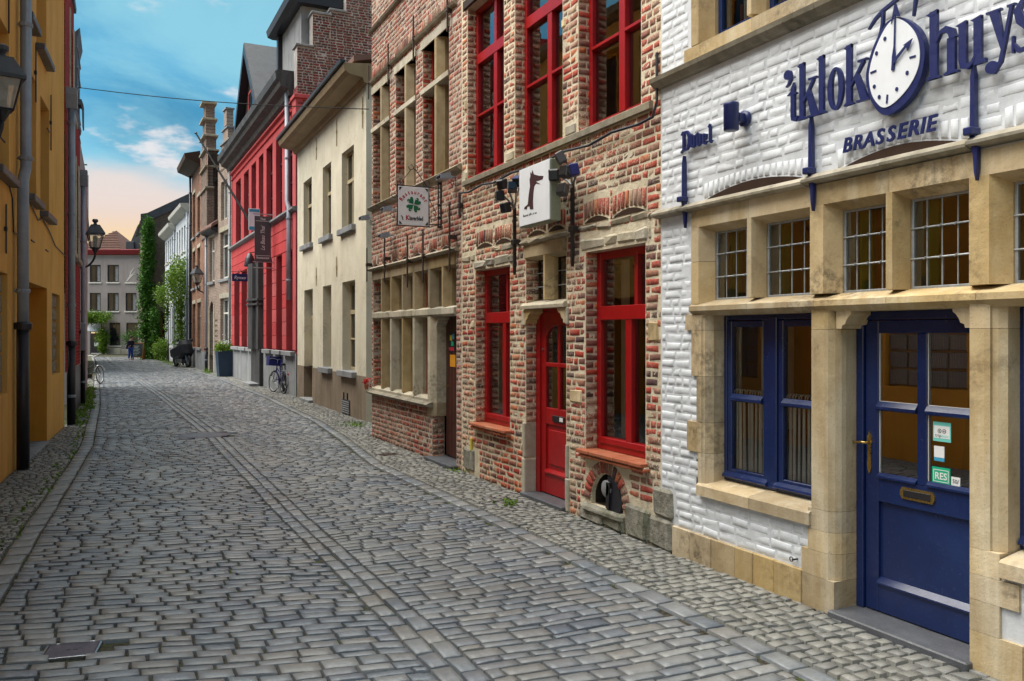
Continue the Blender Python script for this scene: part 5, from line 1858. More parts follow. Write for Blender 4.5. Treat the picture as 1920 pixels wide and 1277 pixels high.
# little grey floodlights
for k, (x, z, lab) in enumerate(((4.245, 4.09, 'grey floodlight at the right end of the upper sill'), (1.52, 4.0, 'grey floodlight left of the clover sign'), (.13, 4.02, 'grey floodlight at the corner by the beige house'), (1.37, 3.57, 'grey floodlight lowest on the brown brick wall'))):
    fl = thing('floodlight', lab, 'floodlight', tuple(M3 @ Vector((x, 0, z))), R(-90), 'grey floodlights on the brown brick house')
    MB().prism([(-.26, -.03), (-.26, .03), (-.12, .07), (-.10, -.02)], 'x', -.10, .10).build('housing', 'zinc', fl)
    MB().box(-.08, .08, -.265, -.261, -.02, .02, .002).build('lens', 'dark_glass', fl)
    MB().tube([(0, -.14, 0), (0, -.06, .02), (0, 0, .02)], .012, 6).build('bracket', 'zinc', fl)
    MB().torus((0, -.05, -.06), .05, .005, 'y', 12, 5).build('flex', 'black_paint', fl)
gp = thing('flower_pot', 'small red geranium on the sill beside the beige house', 'flower', tuple(M3 @ Vector((.0, -.10, .87))), R(-90))
MB().lathe([(.03, 0), (.045, .09), (.04, .09)], 10).build('pot', 'tile_sill', gp)
foliage('blossom', 'geranium', gp, np.random.RandomState(2).normal(0, .035, (60, 3)) + [0, 0, .14], .025, np.random.RandomState(3))

# hanging clover sign on its wrought bracket
ks = thing('hanging_sign', 'white hanging sign with green clover in a wrought iron frame', 'sign', (4.43, 11.783, 3.47), 0)
SX0, SX1, SH = 3.765 - 4.43, 4.223 - 4.43, .555
MB().box(SX0, SX1, -.012, .012, 0, SH, .003).build('board', 'sign_white', ks)
yb = -.0135
xm = (SX0 + SX1) / 2
heart = [(.0, .010), (.024, .035), (.046, .068), (.050, .098), (.036, .114), (.016, .110), (.0, .090), (-.016, .110), (-.036, .114), (-.050, .098), (-.046, .068), (-.024, .035)]
for k in range(4):
    a = R(45 + 90 * k) + R(-8)
    MB().prism([(xm + x * math.cos(a) - z * math.sin(a), .30 + x * math.sin(a) + z * math.cos(a)) for x, z in heart], 'y', yb - .002, yb + .001).build('clover_leaf', 'print_green', ks)
    MB().prism(ribbon([(xm - .030 * math.cos(a) - .085 * math.sin(a), .30 - .030 * math.sin(a) + .085 * math.cos(a)), (xm - .045 * math.cos(a) - .07 * math.sin(a), .30 - .045 * math.sin(a) + .07 * math.cos(a))], .008), 'y', yb - .004, yb - .0025).build('leaf_shine', 'print_white', ks)
MB().prism(ribbon([(xm, .30), (xm + .02, .24), (xm + .05, .20)], [.012, .008, .006]), 'y', yb - .0022, yb).build('clover_stalk', 'print_green', ks)
word = 'Restaurant'
for i, chh in enumerate(word):
    a = R(62 - 124 * i / (len(word) - 1))
    r_ = .185
    text_mesh(chh, .082, 'lettering', 'print_red', ks, (xm + r_ * math.sin(-a) * 1.0, yb - .001, .27 + r_ * math.cos(a)), (R(90), -a * -1.0 if False else 0, 0), .0005, 0, .8, bold=.0022).rotation_euler = (R(90), -a, 0)
text_mesh("'t", .085, 'lettering', 'print_black', ks, (SX0 + .055, yb - .001, .075), extrude=.0005, xs=.8, bold=.0022)
text_mesh("K", .095, 'lettering', 'print_red', ks, (SX0 + .135, yb - .001, .075), extrude=.0005, xs=.85, bold=.003)
text_mesh("laverblad", .085, 'lettering', 'print_black', ks, (SX0 + .165, yb - .001, .075), extrude=.0005, xs=.68, align='LEFT', bold=.0022)
for x in (SX0 + .03, SX1 - .03):
    for z in (.03, SH - .03):
        sx, sz = (1 if x < xm else -1), (1 if z < .2 else -1)
        MB().prism([(x - sx * .018, z - sz * .018), (x + sx * .03, z - sz * .018), (x + sx * .012, z - sz * .004), (x + sx * .004, z + sz * .012), (x - sx * .018, z + sz * .03)], 'y', yb - .001, yb + .001).build('corner_flourish', 'print_black', ks)
fr = MB()
for q in (((SX0 - .02, 0, -.01), (SX1 + .02, 0, -.01)), ((SX0 - .01, 0, -.02), (SX0 - .01, 0, SH + .03)), ((SX1 + .01, 0, -.02), (SX1 + .01, 0, SH + .03)), ((SX0 - .05, 0, SH + .012), (0., 0, SH + .012)), ((SX1, 0, .03), (0, 0, .03))):
    fr.tube(q, .008, 6)
fr.tube([(SX0 + .02, 0, SH + .02), (xm - .03, 0, SH + .26)], .006, 6).tube([(SX1 - .02, 0, SH + .02), (xm + .03, 0, SH + .26)], .006, 6)
for c in ((xm - .035, SH + .285, .035), (xm + .035, SH + .285, .035), (SX0 + .03, SH + .065, .05), (SX1 - .03, SH + .065, .05), (SX0 - .06, SH * .75, .035), (SX1 + .05, SH * .75, .035), (SX1 + .06, .15, .05), (SX0 - .06, .15, .05)):
    fr.torus((c[0], 0, c[1]), c[2], .005, 'y', 16, 5)
fr.tube([(SX1 + .02, 0, SH * .7), (SX1 + .12, 0, .2)], .006, 6)
fr.build('scrollwork', 'black_iron', ks)
bk = MB()
bk.box(-.06, -.045, -.012, .012, -.02, SH + .11, .003).box(-.02, .0, -.012, .012, -.02, SH + .11, .003)
for z in (-.02, .12, .3, .62):
    bk.box(-.065, .0, -.015, .015, z, z + .035, .004)
bk.build('bracket', 'black_iron', ks)

# ================================================================== houses further down on the right
def house_on(name, label, A, ang, cat='house'):
    return thing(name, label, cat, (A[0], A[1], 0), R(ang))


def plain_wall(parent, x0, x1, z0, z1, holes, mat, depth=.28, uv=None, name='wall'):
    return wall_panel(x0, x1, z0, z1, holes, depth).build(name, mat, parent, uv=uv)


def side_wall(parent, x, y0, y1, z0, z1, mat, facing, name='side_wall', uv='yz'):
    f = [0, 1, 2, 3] if facing < 0 else [3, 2, 1, 0]
    return MB().add([(x, y0, z0), (x, y0, z1), (x, y1, z1), (x, y1, z0)], [f]).build(name, mat, parent, uv=uv)


def roof_plane(parent, x0, x1, ze, zr, dep, mat, y0=-.1, name='roof', th=.12):
    return MB().prism([(y0, ze), (y0, ze - th), (dep, zr - th), (dep, zr)], 'x', x0, x1).build(name, mat, parent)


def downpipe(parent, x, z0, z1, r=.05, mat='zinc', foot=None, y=-.10, kink=None, hopper=False):
    pts = [(x, y, z0)]
    if kink:
        zk, dx = kink
        pts += [(x, y, zk - .12), (x + dx, y, zk + .12)]
        top = (x + dx, y, z1)
    else:
        top = (x, y, z1)
    pts.append(top)
    o = MB().tube(pts, r, 10).build('downpipe', mat, parent, True)
    for z in np.arange(z0 + .6, z1 - .3, 1.9):
        xx_ = x + (kink[1] if kink and z > kink[0] else 0)
        MB().lathe([(r * 1.18, -.03), (r * 1.25, 0), (r * 1.18, .03)], 10, (xx_, y, z)).build('clip', mat, o)
        MB().box(xx_ - .012, xx_ + .012, y, .01, z - .015, z + .015, .003).build('clip_pin', mat, o)
    if foot:
        MB().tube([(x, y, -.01), (x, y, foot)], r * 1.1, 10).build('pipe_shoe', 'black_paint', o, True)
        MB().lathe([(r * 1.5, foot - .10), (r * 1.6, foot - .02), (r * 1.3, foot)], 10, (x, y, 0)).build('collar', 'black_paint', o)
    if hopper:
        MB().prism([(top[0] - .07, z1), (top[0] + .07, z1), (top[0] + .16, z1 + .28), (top[0] + .16, z1 + .42), (top[0] - .16, z1 + .42), (top[0] - .16, z1 + .28)], 'y', y - .11, y + .11).build('hopper', mat, o)
    return o


# ------------------------------------------------------------------ beige house
B = house_on('plastered_house', 'cream plastered house with brown base and deep wooden eaves', (5.12, 25.84), -90.55)
up = [(.92, 2.08, 4.42, 6.27), (3.48, 4.45, 4.40, 6.25), (5.58, 6.74, 4.38, 6.22)]
low = [(3.50, 4.46, 1.03, 3.14), (5.63, 6.85, 1.03, 3.13)]
dr_ = (1.03, 2.22, .0, 3.15)
plain_wall(B, 0, 7.84, .97, 7.5, up + low + [(dr_[0], dr_[1], .97, 3.15)], 'beige_plaster', .42)
wall_panel(0, 7.84, -.05, .97, [(dr_[0], dr_[1], -.05, .97)], .42, -.012).build('plinth', 'brown_plinth', B)
MB().box(0, dr_[0], -.012, .0, .966, .972).build('plinth_cap', 'brown_plinth', B)
side_wall(B, 7.84, -.012, 4, -.05, 7.5, 'beige_plaster', 1)
for a, b, c, d_ in up:
    window(B, a + .002, b - .002, c, d_, .13, 'beige_trim', .07, .06, [((a + b) / 2, c + .05, d_ - .05, .06)], [(c + (d_ - c) * .62, a + .05, b - .05, .09)], glass='dark_glass')
    bx('sill', 'concrete', B, a - .12, b + .16, -.10, .25, c - .13, c + .01, b=.01)
for a, b, c, d_ in low:
    window(B, a + .002, b - .002, c, d_, .19, 'beige_trim', .07, .06, [((a + b) / 2, c + .05, d_ - .05, .06)], [(c + (d_ - c) * .66, a + .05, b - .05, .10), (c + .75, a + .05, b - .05, .04)], glass='dark_glass')
    bx('sill', 'concrete', B, a - .10, b + .14, -.12, .3, c - .13, c + .01, b=.01)
d = MB().box(dr_[0] + .002, dr_[1] - .002, .22, .28, .08, 2.3, .004).box(dr_[0] + .002, dr_[1] - .002, .20, .28, 2.3, 2.42, .004)
for a, b, c, d_ in ((.15, .55, .25, .95), (.64, 1.04, .25, .95), (.15, .55, 1.1, 2.15), (.64, 1.04, 1.1, 2.15)):
    d.box(dr_[0] + a, dr_[0] + b, .205, .22, c, d_, .01)
dB = d.build('door', 'beige_trim', B)
MB().add([(dr_[0] + .1, .24, 2.45), (dr_[1] - .1, .24, 2.45), (dr_[1] - .1, .24, 3.1), (dr_[0] + .1, .24, 3.1)], [[0, 1, 2, 3]]).build('fanlight', 'dark_glass', dB)
bx('door_step', 'concrete', B, dr_[0] - .05, dr_[1] + .1, -.14, .4, -.02, .08, b=.01)
mb = MB().prism([(0, 7.28), (-.08, 7.30), (-.12, 7.40), (-.40, 7.44), (-.50, 7.50), (-.54, 7.62), (-.52, 7.66), (0.3, 7.74)], 'x', -.15, 7.95)
mb.build('cornice', 'cornice_wood', B, fix=True)
MB().prism([(-.50, 7.665), (-.60, 7.67), (-.61, 7.73), (-.50, 7.72)], 'x', -.16, 7.96).build('gutter', 'black_paint', B)
roof_plane(B, -.1, 7.9, 7.86, 9.2, 5.5, 'roof_tile_red', -.3)
for x, z0, z1 in ((2.75, 6.6, 7.2), (5.1, 6.5, 7.2), (7.55, 6.4, 7.1), (2.75, 3.2, 3.7), (5.1, 3.3, 3.8)):
    anchor(B, x, z0, z1, .03, 'beige_trim', .03)
gr = bx('vent_grille', 'black_iron', B, 5.72, 6.45, -.03, .0, .0, .36, b=.004)
for k in range(6):
    bx('slat', 'concrete', gr, 5.74, 6.43, -.045, -.028, .05 + .05 * k, .07 + .05 * k, b=.003)
for x in (5.86, 6.22):
    bx('vent_bar', 'black_iron', gr, x, x + .03, -.04, -.01, .36, .52, b=.004)
for x in (7.2, 7.5):
    pass
shell(B, .1, 7.7, .1, 7.2, 2., 'room_dark', .43)

# ------------------------------------------------------------------ red house
E_ = house_on('red_house', 'red plastered house with tall narrow openings and dark cornice', (5.02, 40.19), -89.47)
lo = [(1.02, 2.60), (3.16, 4.62), (5.25, 6.45), (8.98, 10.11), (10.88, 11.89), (12.57, 13.73)]
uo = [(1.40, 2.82), (3.66, 4.92), (5.58, 6.68), (7.29, 8.29), (8.91, 10.11), (10.73, 11.80), (12.38, 13.45)]
hl = [(a, b, 1.36, 4.50) for a, b in lo] + [(a, b, 5.76, 8.49) for a, b in uo]
plain_wall(E_, 0, 14.13, 1.30, 9.4, hl, 'red_plaster', .62)
wall_panel(0, 14.13, -.05, 1.30, [], .1, -.025).build('plinth', 'concrete', E_)
for a, b in lo:
    bx('sill', 'concrete', E_, a - .18, b + .2, -.16, .5, 1.22, 1.36, b=.012)
    window(E_, a + .002, b - .002, 1.36, 4.5, .25, 'black_paint', .06, .06, [((a + b) / 2, 1.4, 4.4, .05)], [(3.5, a, b, .07)], glass='dark_glass')
for a, b in uo:
    window(E_, a + .002, b - .002, 5.76, 8.49, .15, 'black_paint', .07, .06, [((a + b) / 2, 5.8, 8.4, .06)], [(7.6, a, b, .08), (6.7, a, b, .04)], glass='dark_glass')
# rusticated ashlar: each course between the openings is its own slab, joints between
for k in range(7):
    z0, z1 = 1.38 + .447 * k, 1.38 + .447 * (k + 1)
    edges = [0.0] + [v for ab in lo for v in ab] + [14.13]
    for i in range(0, len(edges), 2):
        a, b = edges[i], edges[i + 1]
        if a == 6.45:
            a, b = 6.45, 8.98
        bx('rusticated_block', 'red_plaster', E_, a + (.004 if a > 0 else 0), b - (.004 if b < 14.13 else 0), -.022, .3, z0 + .008, z1 - .008, b=.008)
for k in range(3):
    z0, z1 = 4.515 + .37 * k, 4.515 + .37 * (k + 1)
    bx('rusticated_block', 'red_plaster', E_, .0, 14.13, -.022, .05, z0 + .008, z1 - .008, b=.008)
MB().prism([(0, 5.60), (-.10, 5.63), (-.16, 5.68), (-.16, 5.74), (0, 5.77)], 'x', -.02, 14.15).build('string_course', 'concrete', E_)
for z, pz in ((8.74, .05), (9.0, .09)):
    MB().prism([(0, z), (-pz, z + .02), (-pz, z + .07), (0, z + .10)], 'x', -.02, 14.13).build('moulding', 'red_plaster', E_)
MB().prism([(.02, 9.20), (-.12, 9.26), (-.16, 9.42), (-.38, 9.50), (-.42, 9.62), (-.52, 9.70), (-.55, 9.92), (-.45, 9.98), (.3, 9.98)], 'x', -.5, 13.6).build('cornice', 'dark_pillar', E_, fix=True)
MB().box(13.55, 14.22, -.10, .5, 9.02, 9.14, .01).box(13.62, 14.15, -.05, .45, 8.55, 9.02, .01).box(13.66, 14.13, -.04, .4, 1.4, 8.55, .01).build('corner_pilaster', 'red_plaster', E_)
# central dark column with ring mouldings
MB().box(6.5, 8.4, -.16, .0, -.02, 1.34, .02).build('column_base', 'dark_pillar', E_)
MB().prism([(6.55, 0), (6.62, -.22), (6.9, -.34), (7.3, -.36), (7.7, -.30), (7.8, -.14), (8.1, -.24), (8.36, -.2), (8.4, 0)], 'z', 1.34, 4.50).build('column', 'dark_pillar', E_)
for z in (2.95, 3.12):
    MB().prism([(6.5, 0), (6.56, -.26), (6.9, -.40), (7.4, -.42), (7.78, -.34), (8.1, -.30), (8.4, -.25), (8.46, 0)], 'z', z, z + .07).build('column_ring', 'dark_pillar', E_)
bx('threshold', 'concrete', E_, 6.6, 8.3, -.5, -.0, -.02, .1, b=.01)
bx('side_box', 'black_paint', E_, 12.3, 12.6, -.14, -.03, .05, .62, b=.01)
downpipe(E_, 13.52, 2.95, 9.4, .075, 'zinc', None, -.12, (5.9, -.28))
downpipe(E_, .05, .05, 9.2, .05, 'zinc', None, -.08)
# dormers
dm = MB()
dm.prism([(2.9, 9.98), (8.2, 9.98), (5.6, 12.95)], 'y', .02, .15)
dm.build('dormer_gable', 'dark_wood_and_shade', E_)
for s in ((2.55, 9.98, 5.6, 13.25), (8.6, 9.98, 5.6, 13.25)):
    MB().prism([(s[0], s[1]), (s[2], s[3]), (s[2], s[3] - .42), (s[0] + (.34 if s[0] < 5 else -.34), s[1])], 'y', -.30, .02).build('bargeboard', 'black_paint', E_, fix=True)
bx('dormer_window', 'red_plaster', E_, 4.9, 6.35, -.02, .03, 10.0, 11.5, b=.02)
MB().add([(5.05, -.025, 10.1), (6.2, -.025, 10.1), (6.2, -.025, 11.4), (5.05, -.025, 11.4)], [[0, 1, 2, 3]]).build('dormer_pane', 'dark_glass', E_)
MB().add([(8.65, -.28, 9.98), (8.65, 4, 9.98), (5.6, 4, 13.27), (5.6, -.28, 13.27)], [[0, 1, 2, 3]]).build('dormer_roof', 'slate', E_)
MB().add([(2.5, -.28, 9.98), (5.6, -.28, 13.27), (5.6, 4, 13.27), (2.5, 4, 9.98)], [[0, 1, 2, 3]]).build('dormer_roof', 'slate', E_)
MB().box(10.3, 13.55, .25, 3.5, 9.98, 12.05, .0).build('dormer_box', 'concrete', E_)
MB().prism([(.0, 12.05), (-.15, 12.1), (-.2, 12.3), (-.1, 12.45), (.6, 12.6), (3.6, 12.65), (3.6, 12.05)], 'x', 10.0, 13.85).build('dormer_cap', 'black_paint', E_, fix=True)
bx('dormer_frame', 'black_paint', E_, 10.3, 10.55, .1, .26, 9.98, 12.05, b=.01)
roof_plane(E_, -.1, 14.0, 9.98, 13.2, 4.5, 'slate', .1)
# stepped party gable of dark brick, rising away from the street
rs = np.random.RandomState(77)
gx = 14.14
steps = [(0, .47, 10.6), (.47, 1.02, 11.65), (1.02, 1.5, 11.82), (1.5, 2.2, 12.9), (2.2, 3.0, 13.8), (3.0, 4.0, 14.6), (4.0, 5.2, 15.0)]
wg = None
for a, b, z in steps:
    o = MB().box(13.7, gx, a, b, 5.0, z).build('gable_wall', 'dark_brick_mortar', E_)
    bx('coping', 'concrete', E_, 13.62, gx + .06, a - .05, b + .03, z + .001, z + .07, b=.01)
    wg = wg or o
Qg = []
for a, b, z in steps[:6]:
    for q in brick_rows(a, b, 7.2, z - .02, .082, .215, [], rs, .017, .005):
        Qg.append(q)
lay_pieces(np.array(Qg), rs.normal(.010, .004, len(Qg)), ((gx, 0, 0), (0, 1, 0), (0, 0, 1), (1, 0, 0)), 'dark_brick', wg, 'brick', 'brickwork', rs, 4, 4, .010, .004, .002, 300, wmat(E_))

# signs on the red house
ts = thing('banner_sign', 'tall grey banner sign of the Thai restaurant on the red house', 'sign', (5.12, 29.8, 4.36), 0)
x0, x1 = -.65, -.11
MB().box(x0, x1, -.02, .02, 0, 1.53, .004).build('panel', 'sign_grey', ts)
for z in (.185, 1.36):
    bx('line', 'print_white', ts, x0 + .03, x1 - .03, -.0225, -.0205, z, z + .012, b=0)
text_mesh('Thaï', .10, 'lettering', 'print_white', ts, ((x0 + x1) / 2, -.0215, 1.40), extrude=.0005, bold=.001)
text_mesh('Restaurant', .105, 'lettering', 'print_white', ts, ((x0 + x1) / 2, -.0215, .085), extrude=.0005, xs=.92, bold=.001)
text_mesh('Le Beau Thaï', .19, 'lettering', 'print_white', ts, ((x0 + x1) / 2 + .06, -.0215, .78), (R(90), R(-90), 0), .0005, .35, .82)
for z in (-.02, 1.60, -.22):
    MB().tube([(x0 - .05, 0, z), (.0, 0, z)], .018, 8).build('rail', 'steel', ts)
bx('wall_plate', 'steel', ts, -.01, .02, -.05, .05, -.3, 1.7, b=.004)
ry = thing('hanging_sign', 'small dark blue hanging sign at the far end of the red house', 'sign', (5.06, 35.2, 3.98), 0)
MB().box(-.64, -.05, -.02, .02, 0, .30, .004).build('panel', 'blue_sign', ry)
text_mesh('Ryxxo', .19, 'lettering', 'sign_white', ry, (-.345, -.0215, .09), extrude=.0005, xs=.9, shear=.2)
fr = MB().tube([(-.68, 0, .38), (.0, 0, .38)], .012, 6).tube([(-.0, 0, .45), (-.0, 0, -.12)], .012, 6).tube([(-.42, 0, .38), (-.345, 0, .48), (-.27, 0, .38)], .012, 6).tube([(-.6, 0, .30), (-.6, 0, .38)], .01, 5).tube([(-.1, 0, .30), (-.1, 0, .38)], .01, 5).build('bracket', 'black_iron', ry)
fr.location = (0, 0, 0)
pb = thing('plate_sign', 'white and blue panel sign hanging behind the grey banner', 'sign', (5.09, 32.4, 5.70), 0)
MB().box(-.44, -.04, -.02, .02, 0, .80, .004).build('panel', 'sign_white', pb)
for z in ((.0, .14), (.66, .78)):
    bx('stripe', 'sticker_blue', pb, -.42, -.06, -.024, -.0205, z[0] + .02, z[1], b=0)
fp = thing('flagpole', 'bare black flagpole leaning out from the red house', 'flagpole', tuple(wmat(E_) @ Vector((6.0, -.1, 6.2))), 0)
tip = wmat(E_) @ Vector((.9, -1.6, 10.6)) - Vector(fp.location)
MB().tube([(0, 0, 0), tuple(tip)], [.05, .035], 8).build('pole', 'matte_black', fp)
MB().lathe([(.03, -.05), (.07, 0), (.03, .05)], 8, tuple(tip)).build('finial', 'black_paint', fp)
hd = thing('wall_lantern', 'dark dome lamp half hidden by the grey banner', 'lamp', tuple(wmat(E_) @ Vector((6.75, .0, 4.45))), R(-90))
MB().lathe([(.02, .52), (.08, .48), (.17, .28), (.21, .04), (.21, .0)], 14, (0, -.24, 0)).build('shade', 'black_paint', hd, True)
MB().tube([(0, .0, .56), (0, -.24, .52)], .02, 6).build('arm', 'black_paint', hd)

# ------------------------------------------------------------------ brick house with crow-stepped gable (narrow)
mk_wallbrick('far_brick_pale', (.36, .25, .19), (.27, .17, .13), (.46, .42, .36), .22, .075)
mk_wallbrick('far_brick_red', (.34, .13, .07), (.25, .095, .055), (.42, .34, .26), .22, .075)
mk_wallbrick('far_brick_brown', (.22, .14, .105), (.15, .095, .075), (.34, .29, .24), .22, .08)
N1 = house_on('gabled_house', 'narrow pale brick house with stepped gable beside the red house', (4.52, 45.23), -84.88)
hN = [(2.95, 4.95, 1.25, 3.55), (2.95, 4.95, 4.45, 6.65), (.35, 1.55, 4.45, 6.65), (.45, 1.40, .0, 3.55)]
plain_wall(N1, 0, 5.31, .9, 7.0, hN, 'far_brick_pale', .25, 'xz')
wall_panel(0, 5.31, -.05, .9, [(.45, 1.40, -.05, .9)], .25, -.02).build('plinth', 'concrete', N1)
# gable part to the right
plain_wall(N1, 2.4, 5.31, 7.0, 9.6, [(3.1, 4.4, 7.2, 9.0)], 'far_brick_pale', .25, 'xz', 'gable')
for i, (a, b, z) in enumerate(((2.7, 5.2, 10.1), (3.1, 4.9, 10.7), (3.45, 4.55, 11.3), (3.75, 4.3, 12.2))):
    MB().box(a, b, .0, .3, 9.5 if i == 0 else z - .7, z).build('gable_step', 'far_brick_pale', N1, uv='xz')
    bx('coping', 'concrete', N1, a - .08, b + .08, -.06, .34, z + .001, z + .09, b=.01)
for a, b, c, d_ in hN[:3]:
    window(N1, a + .002, b - .002, c, d_, .15, 'white_trim', .10, .08, [((a + b) / 2, c, d_, .10)], [(c + (d_ - c) * .7, a, b, .08)], glass='dark_glass')
    bx('lintel', 'pale_stone', N1, a - .15, b + .15, -.03, .2, d_ + .001, d_ + .22, b=.01)
    bx('sill', 'concrete', N1, a - .12, b + .12, -.10, .2, c - .14, c - .001, b=.01)
window(N1, 3.102, 4.398, 7.2, 9.0, .15, 'white_trim', .10, .08, [(3.75, 7.2, 9.0, .1)], glass='dark_glass')
MB().box(.47, 1.38, .16, .22, .0, 3.0).build('door', 'concrete', N1)
MB().prism([(.45, 3.55), (1.40, 3.55)] + [(.925 + .475 * math.cos(math.pi * i / 8), 3.0 + .5 * math.sin(math.pi * i / 8)) for i in range(9)], 'y', -.004, .05).build('arch_head', 'far_brick_pale', N1, uv='xz', fix=True)
MB().prism([(.47, 3.0), (1.38, 3.0)] + [(.925 + .455 * math.cos(math.pi * i / 8), 3.0 + .47 * math.sin(math.pi * i / 8)) for i in range(1, 8)], 'y', .1, .14).build('fanlight', 'brown_door', N1)
bx('jamb_stone', 'pale_stone', N1, .24, .45, -.025, .1, 0, 3.3, b=.01)
bx('jamb_stone', 'pale_stone', N1, 1.40, 1.62, -.025, .1, 0, 3.3, b=.01)
for x in (1.9, 2.2):
    for k in range(6):
        MB().lathe([(.05, 0), (.05, .02)], 8, (x, -.02, 1.3 + .25 * k), 'y').build('rivet', 'black_iron', N1)
MB().prism([(-.35, 6.95), (-.3, 7.15), (1.8, 8.6), (1.8, 8.4)], 'x', -.1, 2.45).build('roof', 'roof_tile_red', N1)
MB().prism([(0, 6.75), (-.3, 6.85), (-.36, 7.0), (0, 7.0)], 'x', -.15, 2.4).build('eaves', 'black_paint', N1)
side_wall(N1, 5.31, 0, 5, -.05, 9.6, 'far_brick_pale', 1)
MB().add([(0, 2, 7.8), (5.3, 2, 7.8), (5.3, 6, 12.2), (0, 6, 12.2)], [[0, 1, 2, 3]]).build('main_roof', 'roof_tile_red', N1)
downpipe(N1, .05, .0, 6.9, .06, 'zinc', 1.2, -.1)
shell(N1, .2, 5.1, .1, 9.5, 1.5, 'room_dark', .27)

# ------------------------------------------------------------------ tall red brick house with lantern
N2 = house_on('tall_brick_house', 'tall orange brick house with dark eaves and a brick chimney', (4.41, 53.05), -89.21)
hN = [(.5, 2.0, 1.15, 3.6), (3.0, 4.75, 1.15, 3.6), (.5, 1.9, 4.5, 6.6), (3.0, 4.4, 4.5, 6.6), (.6, 1.9, 7.4, 9.9), (3.0, 4.3, 7.4, 9.4)]
plain_wall(N2, 0, 7.82, 1.0, 11.3, hN, 'far_brick_red', .25, 'xz')
wall_panel(0, 7.82, -.05, 1.0, [], .1, -.03).build('plinth', 'concrete', N2)
for a, b, c, d_ in hN:
    window(N2, a + .002, b - .002, c, d_, .14, 'pale_stone', .09, .08, [((a + b) / 2, c, d_, .09)], [(c + (d_ - c) * .7, a, b, .07)], glass='dark_glass')
    bx('sill', 'concrete', N2, a - .12, b + .12, -.10, .2, c - .14, c - .001, b=.01)
    bx('lintel', 'pale_stone', N2, a - .12, b + .12, -.02, .2, d_ + .001, d_ + .2, b=.01)
MB().prism([(0, 11.0), (-.35, 11.15), (-.75, 11.3), (-.8, 11.55), (0, 11.75)], 'x', -.3, 4.4).build('eaves', 'dark_wood_and_shade', N2)
side_wall(N2, 7.82, 0, 5, -.05, 9.0, 'far_brick_brown', 1)
# the chimney-like stepped buttress at the near corner
for i, (a, b, z) in enumerate(((5.2, 7.8, 9.2), (5.2, 7.6, 10.3), (5.2, 7.3, 11.2), (5.2, 7.0, 12.0), (5.3, 6.7, 12.9), (5.5, 6.4, 13.8))):
    MB().box(a, b, -.05 + .02 * i, .5, 6.8 if i == 0 else z - 1.1, z).build('gable_step', 'far_brick_brown', N2, uv='xz')
    bx('coping', 'band_stone', N2, a - .1, b + .12, -.14, .6, z + .001, z + .1, b=.01)
MB().add([(0, 0, 11.6), (7.8, 0, 8.9), (7.8, 5, 10.5), (0, 5, 13)], [[0, 1, 2, 3]]).build('roof', 'roof_tile_red', N2)
downpipe(N2, .1, .0, 11.2, .06, 'black_paint', None, -.1)
shell(N2, .2, 7.6, .1, 11, 1.5, 'room_dark', .27)

# ------------------------------------------------------------------ two white houses
for nm, yA, L, lab, zt in (('white_house', (4.08, 61.1), 7.0, 'white plastered house with rows of tall windows behind the motorbike', 9.45), ('white_house', (3.82, 68.3), 7.1, 'white plastered house next to the ivy wall', 9.1)):
    Wh = house_on(nm, lab, yA, -87.9)
    cols = [(.5 + 1.35 * k, 1.25 + 1.35 * k) for k in range(5)]
    hN = [(a, b, c, d_) for a, b in cols for c, d_ in ((1.0, 3.7), (4.5, 6.5), (7.0, 8.6))]
    plain_wall(Wh, 0, L, -.05, zt, hN, 'white_plaster', .22)
    for a, b, c, d_ in hN:
        window(Wh, a + .002, b - .002, c, d_, .12, 'white_trim', .06, .06, [((a + b) / 2, c, d_, .05)], [(c + (d_ - c) * .66, a, b, .05)], glass='dark_glass')
        bx('sill', 'white_trim', Wh, a - .08, b + .08, -.08, .1, c - .1, c - .001, b=.01)
    MB().prism([(0, zt - .3), (-.2, zt - .2), (-.45, zt), (-.5, zt + .2), (.1, zt + .25)], 'x', -.05, L).build('cornice', 'white_trim', Wh)
    bx('string_course', 'white_trim', Wh, 0, L, -.06, .0, 4.02, 4.14, b=.01)
    roof_plane(Wh, 0, L, zt + .25, zt + 3, 4, 'slate', .0)
    downpipe(Wh, L - .1, .0, zt, .05, 'zinc', None, -.1)
    shell(Wh, .1, L - .1, .0, zt - .2, 1.2, 'room_dark', .24)

# ------------------------------------------------------------------ brick gable at the bend, with ivy
G = house_on('corner_house', 'brown brick gable wall with slate verge at the bend', (2.55, 70.0), 0)
MB().add([(0, 0, -.05), (7, 0, -.05), (7, 0, 14.2), (0, 0, 10.3)], [[0, 1, 2, 3]]).build('gable_wall', 'far_brick_brown', G, uv='xz')
MB().add([(0, 0, -.05), (0, 0, 10.3), (0, 12, 10.3), (0, 12, -.05)], [[0, 1, 2, 3]]).build('side_wall', 'far_brick_brown', G, uv='yz')
MB().prism([(-.35, 10.2), (-.35, 10.9), (.1, 11.0), (7, 14.9), (7, 14.2), (0, 10.3)], 'y', -.25, .15).build('verge', 'slate', G)
MB().add([(-.4, -.2, 10.4), (7, -.2, 14.6), (7, 12, 14.6), (-.4, 12, 10.4)], [[0, 1, 2, 3]]).build('roof', 'slate', G)
bx('shop_post', 'post_wood', G, .95, 1.15, -.5, -.3, .0, 3.3, b=.01)
bx('shop_beam', 'dark_wood_and_shade', G, .3, 3.2, -.6, -.05, 3.2, 3.6, b=.02)
bx('shop_front', 'dark_glass', G, 1.2, 2.6, -.05, -.02, .4, 3.1, b=.0)

